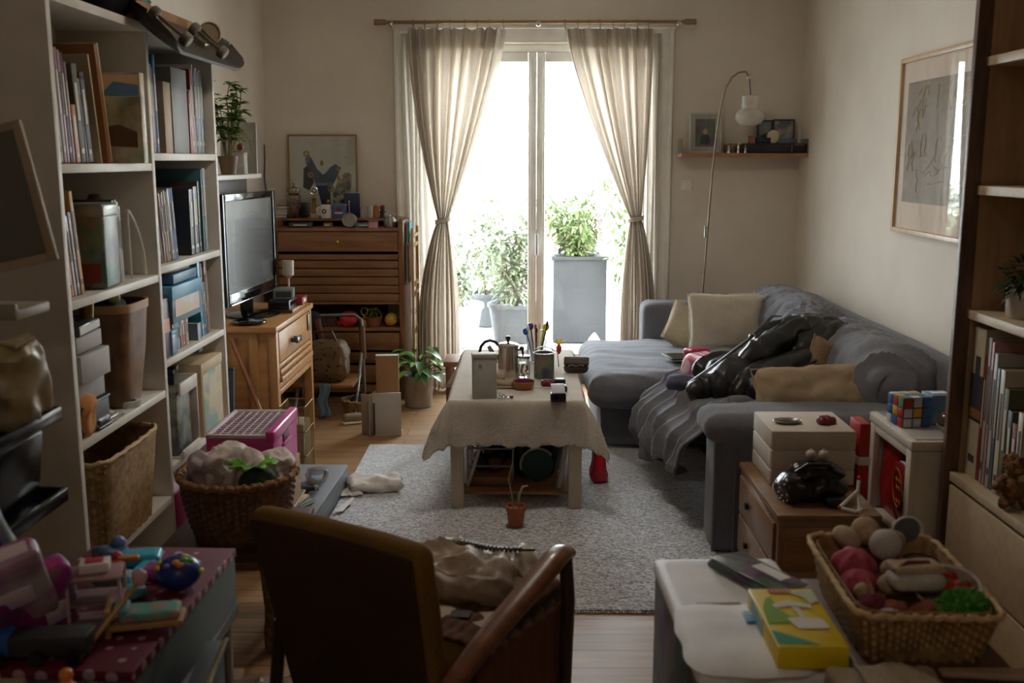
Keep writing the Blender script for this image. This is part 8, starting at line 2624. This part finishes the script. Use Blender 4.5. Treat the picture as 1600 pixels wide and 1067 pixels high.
# spotted box
sb = thing('spotted_box', 'maroon box with white spots under the toys at the lower left', 'box', (-0.905, 2.10, 0.401), -0.03)
M_sp = mat('maroon_white_spots', (104, 20, 46), 0.5, kind='spots', rgb2=(176, 150, 154), scale=1.0, amt=0.15)
MB().box(0.355, 0.62, 0.13, (0, 0, 0.065), bev=0.004).build('body', mat('grey_teal_side', (96, 108, 108), 0.5), sb)
MB().box(0.362, 0.628, 0.022, (0, 0, 0.140), bev=0.004).build('lid', M_sp, sb)
SBZ = 0.401+0.1515
cyan = mat('cyan_plastic', (60, 176, 208), 0.35)
t = thing('toy_bird', 'cyan plastic letter shaped toy near the far edge of the spotted box', 'toy', (-0.915, 2.30, SBZ), 0.2)
MB().rbox(0.10, 0.07, 0.03, 0.012, 10, (0, 0, 0.016)).build('head', cyan, t)
MB().rbox(0.035, 0.12, 0.022, 0.009, 9, (0.015, -0.075, 0.012), rot=(0, 0, -0.3)).build('tail', cyan, t)
MB().rbox(0.05, 0.02, 0.012, 0.005, 6, (-0.02, -0.03, 0.028)).build('orange_beak', mat('orange_plastic', (214, 130, 40), 0.4), t)
t = thing('puzzle_ball', 'blue ball with yellow green and orange dots on the spotted box', 'ball', (-0.775, 2.165, SBZ+0.038))
MB().sph(0.05, (0, 0, 0), (1, 1, 0.76), sub=4).build('ball', mat('deep_blue_plastic', (34, 56, 130), 0.3), t)
rd = random.Random(14)
for k in range(14):
	a, e = k*2.4, 0.1+1.35*((k*5) % 14)/14
	d = Vector((math.cos(a)*math.cos(e), math.sin(a)*math.cos(e), math.sin(e)))
	MB().sph(0.010, Vector((d.x*0.048, d.y*0.048, d.z*0.0355)), (1, 1, 0.6), sub=2).build('dot', mat(('dot_yellow', 'dot_green', 'dot_orange', 'dot_violet')[k % 4], ((220, 200, 50), (90, 170, 70), (220, 140, 40), (120, 90, 170))[k % 4], 0.4), t)
for k, (x, y, c_, s_, lab) in enumerate(((-0.84, 2.22, (170, 60, 140), 0.035, 'magenta lumpy toy between the cyan toy and the dotted ball'), (-0.99, 2.32, (70, 90, 130), 0.04, 'slate blue toy at the far left of the spotted box'), (-0.955, 2.26, (160, 40, 60), 0.03, 'crimson toy left of the cyan letter toy'), (-0.86, 2.12, (90, 170, 190), 0.032, 'teal toy near the middle of the spotted box'), (-0.93, 2.18, (80, 86, 110), 0.04, 'grey blue toy in the middle of the spotted box'), (-0.80, 2.27, (150, 140, 150), 0.025, 'pale grey toy behind the dotted ball'))):
	t = thing('small_toy', lab, 'toy', (x, y, SBZ), 0.7*k)
	MB().rbox(s_*2, s_*1.6, s_*0.9, s_*0.4, 10, (0, 0, s_*0.45), disp=lambda p, d, k=k: 0.006*nz(p, 28, k)).build('body', mat('smalltoy_%d' % k, c_, 0.4), t)
	MB().sph(s_*0.45, (s_*0.5, s_*0.2, s_*0.95), sub=2).build('knob', mat('smalltoyknob_%d' % k, [min(255, int(v*1.2)+20) for v in c_], 0.4), t)
# stack of little doll furniture: shelf with boxes
t = thing('doll_bed', 'toy wooden bed with teal cover near the right of the spotted box', 'toy', (-0.775, 1.96, SBZ), 0.25)
MB().box(0.15, 0.07, 0.012, (0, 0, 0.02), bev=0.003).build('base', mat('toy_pine', (176, 138, 84), 0.5), t)
MB().box(0.012, 0.07, 0.06, (-0.07, 0, 0.03), bev=0.003).build('headboard', mat('toy_pine', (176, 138, 84), 0.5), t)
MB().rbox(0.12, 0.062, 0.022, 0.01, 10, (0.01, 0, 0.036), disp=lambda p, d: 0.003*nz(p, 30)).build('cover', mat('teal_floral', (80, 150, 140), 0.7, kind='print', rgb2=(170, 120, 100), scale=3, amt=0.3), t)
MB().rbox(0.03, 0.05, 0.014, 0.006, 6, (-0.045, 0, 0.052)).build('pillow', mat('pale_cyan_cloth', (120, 180, 190), 0.8), t)
t = thing('doll_cupboard', 'tall clear toy display box with pink frame in the middle of the spotted box', 'toy', (-0.885, 1.99, SBZ), 0.25)
for sx in (-1, 1):
	for sy in (-1, 1):
		MB().box(0.006, 0.006, 0.11, (sx*0.05, sy*0.04, 0.055), bev=0.001).build('post', mat('pale_pink_plastic', (196, 160, 168), 0.4), t)
for z in (0.004, 0.055, 0.108):
	MB().box(0.106, 0.086, 0.005, (0, 0, z), bev=0.001).build('tier', mat('dusty_rose_plastic', (150, 112, 112), 0.5), t)
MB().box(0.098, 0.001, 0.10, (0, -0.042, 0.055)).build('clear_front', thin_glass('toy_window'), t)
t2 = thing('toy_block', 'white block with a crimson top standing on the pink framed toy display box', 'block', (-0.89, 2.00, SBZ+0.111), 0.3)
MB().box(0.06, 0.045, 0.02, (0, 0, 0.01), bev=0.003).build('block', M_porc, t2)
MB().box(0.036, 0.028, 0.003, (0, 0, 0.021), bev=0.001).build('crimson_top', mat('crimson_label', (196, 48, 62), 0.35), t2)
t = thing('wooden_ruler', 'pale wooden stick leaning across the middle of the spotted box', 'stick', (-0.855, 1.82, SBZ+0.001), 0)
MB().tube([(0, 0, 0.005), (0.04, 0.10, 0.06), (0.06, 0.16, 0.09)], 0.005, 8).build('shaft', mat('toy_pine', (176, 138, 84), 0.5), t)
MB().sph(0.017, (0.062, 0.165, 0.10), (1, 0.7, 1.2), sub=2, disp=lambda n: 0.003*nz(n, 4)).build('pink_tip', mat('pale_pink_plastic', (196, 160, 168), 0.4), t)
t = thing('toy_truck', 'dark toy truck with blue cab at the near edge of the spotted box', 'toy', (-0.93, 1.835, SBZ), 0.1)
MB().box(0.15, 0.06, 0.04, (0.02, 0, 0.034), bev=0.006).build('bed', mat('toy_dark_grey', (54, 58, 60), 0.4), t)
MB().box(0.045, 0.055, 0.045, (-0.075, 0, 0.036), bev=0.008).build('cab', mat('toy_blue', (40, 100, 170), 0.35), t)
for x in (-0.07, 0.0, 0.07):
	for sy in (-1, 1):
		MB().cyl(0.014, 0.012, (x, sy*0.032, 0.014), rot=(PI/2, 0, 0)).build('wheel', M_blk, t)
# leaflets right of the box: dark folder
t = thing('wire_folder', 'grey green ring folder standing against the right of the spotted box', 'folder', (-0.66, 1.93, 0.0), rot=(0, 0, 0.12))
MB().box(0.045, 0.34, 0.46, (0, 0, 0.23), bev=0.004).build('cover', mat('dark_grey_green', (62, 70, 68), 0.5), t)
MB().tube([(0.024, -0.17, 0.46), (0.024, 0.0, 0.464), (0.024, 0.17, 0.46), (0.024, 0.175, 0.2), (0.024, 0.17, 0.02)], 0.006, 8).build('piping', mat('tan_piping', (150, 128, 92), 0.5), t)
t = thing('binder', 'dark patterned satchel on the floor between the folder and the armchair', 'bag', (-0.56, 2.02, 0.0), 0.2)
MB().rbox(0.10, 0.30, 0.30, 0.04, 12, (0, 0, 0.15), disp=lambda p, d: 0.006*nz(p, 12)).build('body', mat('dark_pattern_cloth', (44, 46, 48), 0.7, kind='print', rgb2=(80, 70, 60), amt=0.3), t)
MB().tube([(0.03, -0.10, 0.28), (0.04, -0.05, 0.34), (0.04, 0.05, 0.34), (0.03, 0.10, 0.28)], 0.006, 8).build('handle', M_dt, t)
t.name = 'satchel'

# crate of magazines at the far left
mg = thing('toy_crate', 'deep crimson plastic crate at the lower left corner', 'crate', (-1.08, 1.45, 0.401))
q = MB()
for sx in (-1, 1):
	q.box(0.012, 0.42, 0.19, (sx*0.21, 0, 0.095), bev=0.004)
for sy in (-1, 1):
	q.box(0.42, 0.012, 0.19, (0, sy*0.20, 0.095), bev=0.004)
q.build('walls', mat('crimson_crate', (110, 16, 52), 0.4), mg)
MB().box(0.41, 0.39, 0.012, (0, 0, 0.007)).build('bottom', mat('crimson_crate', (110, 16, 52), 0.4), mg)
t = thing('pink_cloth', 'crimson pink cloth bulging over the crate at the bottom left corner', 'cloth', (-0.995, 1.42, 0.60))
MB().rbox(0.28, 0.26, 0.11, 0.05, 18, (0, 0, 0), disp=lambda p, d: 0.012*nz(p, 8)).build('cloth', mat('crimson_pink_cloth', (176, 30, 78), 0.75, kind='fabric'), t)
MB().rbox(0.12, 0.1, 0.05, 0.02, 10, (0.08, -0.08, 0.04), disp=lambda p, d: 0.01*nz(p, 14)).build('fold', mat('crimson_pink_cloth', (176, 30, 78), 0.75), t)
t = thing('paper_sheet', 'white sheet of paper at the bottom left beside the crimson cloth', 'paper', (-0.79, 1.56, 0.555), 0.3)
MB().grid(lambda u, v: (lerp(-0.12, 0.12, u), lerp(-0.12, 0.12, v), 0.02*math.sin(u*3)+0.008*nz((u*4, v*4, 0), 1)), 16, 16).build('sheet', mat('lilac_white_paper', (196, 186, 198), 0.7), t, thick=0.002)
MB().box(0.08, 0.02, 0.002, (0.0, 0.06, 0.022)).build('printed_band', mat('faint_grey_print', (150, 148, 142), 0.6), t)
carton('toy_box', 'grey toy carton under the white sheet at the bottom left', 0.26, 0.20, 0.145, (-0.80, 1.56, 0.401), 0.1, mat('slate_carton', (80, 84, 92), 0.6), None, extra=lambda t: MB().box(0.262, 0.202, 0.02, (0, 0, 0.13)).build('tape', mat('tan_tape', (176, 146, 104), 0.4), t))
for k, (x, y, lab) in enumerate(((-0.775, 1.60, 'larger orange plastic figure standing on the white sheet'), (-0.725, 1.585, 'smaller orange plastic figure right of the larger one'))):
	t = thing('toy_figure', lab, 'figure', (x, y, 0.578), 0.4*k)
	s_ = 1.0-0.25*k
	MB().lathe([(0, 0), (0.016*s_, 0), (0.014*s_, 0.02*s_), (0.017*s_, 0.04*s_), (0.007*s_, 0.055*s_), (0, 0.056*s_)], 16).build('body', mat('orange_plastic', (214, 130, 40), 0.4), t)
	MB().sph(0.012*s_, (0, 0, 0.064*s_), sub=2).build('head', mat('orange_plastic', (214, 130, 40), 0.4), t)
	for sx in (-1, 1):
		MB().tube([(sx*0.012*s_, 0, 0.042*s_), (sx*0.026*s_, -0.004, 0.03*s_), (sx*0.03*s_, -0.01, 0.045*s_)], 0.005*s_, 8).build('arm', mat('orange_plastic', (214, 130, 40), 0.4), t)
# pink toy packages leaning
for k, (x, y, z, ln, c1_, c2_, rz, lab) in enumerate(((-1.05, 1.84, 0.665, 0.26, (198, 74, 160), (226, 206, 218), 0.5, 'large pink and white toy package leaning at the left edge'), (-1.15, 1.92, 0.72, 0.24, (206, 206, 210), (160, 170, 178), 0.4, 'silver white bag behind the pink toy package at the left edge'), (-0.99, 1.93, 0.60, 0.16, (140, 34, 110), (180, 60, 140), 0.8, 'dark magenta package right of the pink and white one'))):
	t = thing('toy_package', lab, 'package', (x, y, z), rot=(0.55-0.1*k, -0.25, rz))
	MB().rbox(ln, 0.05, 0.20, 0.014, 14, (0, 0, 0), disp=lambda p, d, k=k: 0.006*ridge(p, 12, k)).build('pack', mat('package_%d' % k, [v*0.8 for v in c1_], 0.4, kind='print', rgb2=[v*0.8 for v in c2_], scale=0.7, amt=0.4), t)
	MB().box(ln*0.3, 0.004, 0.05, (ln*0.22, -0.03, 0.0), bev=0.001).build('label', mat('label_white_%d' % (k % 2), (214, 200, 208), 0.4), t)
	MB().box(ln*0.9, 0.03, 0.012, (0, 0, 0.10), bev=0.003).build('seal', mat('package_seal_%d' % k, c2_, 0.3), t)
carton('picture_card_box', 'white box with orange pictures beside the dark magenta package', 0.12, 0.14, 0.13, (-0.995, 1.73, 0.401), 0.2, mat('orange_picture_box', (206, 186, 160), 0.5, kind='print', rgb2=(210, 110, 60), amt=0.3), mat('cream_lid', (206, 196, 176), 0.5), 0.015)
carton('storage_cube', 'tall dark storage cube under the toy packages at the left edge', 0.22, 0.24, 0.16, (-1.15, 1.85, 0.401), 0.0, mat('dark_cube', (48, 42, 46), 0.7), None, extra=lambda t: MB().box(0.05, 0.003, 0.02, (0, -0.121, 0.11), bev=0.001).build('grip', M_edge, t))

# two tier black letter tray with bags, and a framed cactus picture
lt2 = thing('letter_tray', 'black two tier tray stand at the left edge before the bookcase', 'tray', (-1.25, 2.06, 0.401), 0.0)
for z in (0.335, 0.525):
	q = MB()
	q.box(0.40, 0.36, 0.010, (0, 0, z), bev=0.002)
	for sx in (-1, 1):
		q.box(0.012, 0.36, 0.032, (sx*0.20, 0, z+0.012), bev=0.004)
	q.box(0.40, 0.012, 0.032, (0, 0.18, z+0.012), bev=0.004)
	q.box(0.40, 0.012, 0.020, (0, -0.18, z+0.006), bev=0.004)
	q.build('tier', mat('gloss_black_tray', (20, 20, 23), 0.2), lt2)
for sx in (-1, 1):
	MB().box(0.05, 0.20, 0.18, (sx*0.155, 0.02, 0.432), rot=(0, sx*0.12, 0), bev=0.01).build('post', mat('gloss_black_tray', (20, 20, 23), 0.2), lt2)
MB().box(0.16, 0.20, 0.33, (-0.02, 0.02, 0.165), bev=0.01).build('foot', mat('gloss_black_tray', (20, 20, 23), 0.2), lt2)
t = thing('fabric_bag', 'purple and dark cloth bag lying on the upper black tray', 'bag', (-1.27, 2.0, 0.932))
MB().rbox(0.26, 0.26, 0.13, 0.05, 16, (0, 0, 0.066), disp=lambda p, d: 0.010*nz(p, 9)).build('bag', mat('dark_purple_cloth', (62, 30, 60), 0.75, kind='fabric'), t)
MB().rbox(0.20, 0.20, 0.05, 0.02, 12, (-0.03, 0.0, 0.14), disp=lambda p, d: 0.010*nz(p, 12)).build('brown_top', mat('dark_olive_cloth', (74, 62, 40), 0.85), t)
t = thing('paper_sack', 'crinkled pale gold paper bag at the right end of the upper black tray', 'bag', (-1.10, 2.14, 0.932), 0.0)
MB().rbox(0.11, 0.15, 0.19, 0.04, 22, (0, 0, 0.096), disp=lambda p, d: 0.018*ridge(p, 13, 7)-0.009).build('bag', mat('crinkled_gold', (176, 160, 122), 0.35, kind='mottle', rgb2=(140, 124, 88), bump=0.4), t)
MB().tube([(-0.05, -0.06, 0.18), (0.0, -0.065, 0.20), (0.04, -0.06, 0.185), (0.05, 0.0, 0.195)], 0.006, 8).build('twisted_neck', mat('crinkled_gold', (176, 160, 122), 0.35), t)
carton('notebook', 'blue and grey notebook lying on the lower black tray', 0.22, 0.22, 0.03, (-1.25, 2.02, 0.742), 0.1, mat('blue_grey_notebook', (70, 96, 140), 0.5, kind='print', rgb2=(120, 100, 90), amt=0.4), None, cat='book', extra=lambda t: MB().box(0.215, 0.001, 0.02, (0, -0.111, 0.015)).build('pages', M_paper, t))
# shelf bracket + cactus picture
t = thing('picture_ledge', 'pale picture ledge fixed to the left wall before the bookcase', 'shelf', (-1.40, 2.28, 1.165))
MB().box(0.58, 0.16, 0.022, (0, 0, 0), bev=0.003).build('board', mat('pale_ledge', (150, 138, 122), 0.5), t)
MB().box(0.58, 0.014, 0.03, (0, -0.078, 0.012), bev=0.003).build('lip', mat('pale_ledge', (150, 138, 122), 0.5), t)


def cactus(t, y):
	MB().prism([(-0.10, 0.0), (0.08, 0.0), (0.10, 0.10), (0.05, 0.17), (-0.05, 0.17), (-0.11, 0.10)], 0.001, (0.0, y, 0.03)).build('brown_pot_shape', mat('dark_pot_print', (48, 36, 32), 0.5), t)
	q = MB()
	for k in range(9):
		a = -1.2+k*0.3
		q.prism([(-0.012, 0), (0.012, 0), (0.0, 0.09)], 0.001, (0.0+0.02*a, y, 0.19), (0, a*0.7, 0))
	q.build('green_spikes', mat('cactus_print', (54, 76, 50), 0.5), t)


frame('framed_picture', 'pale framed picture of a spiky plant on the ledge at the left edge', 0.46, 0.315, 0.02, (-1.265, 2.27, 1.232), (-0.06, -0.22, 0.0), mat('taupe_frame', (160, 142, 118), 0.5), mat('taupe_ground', (86, 78, 68), 0.6), extra=cactus)
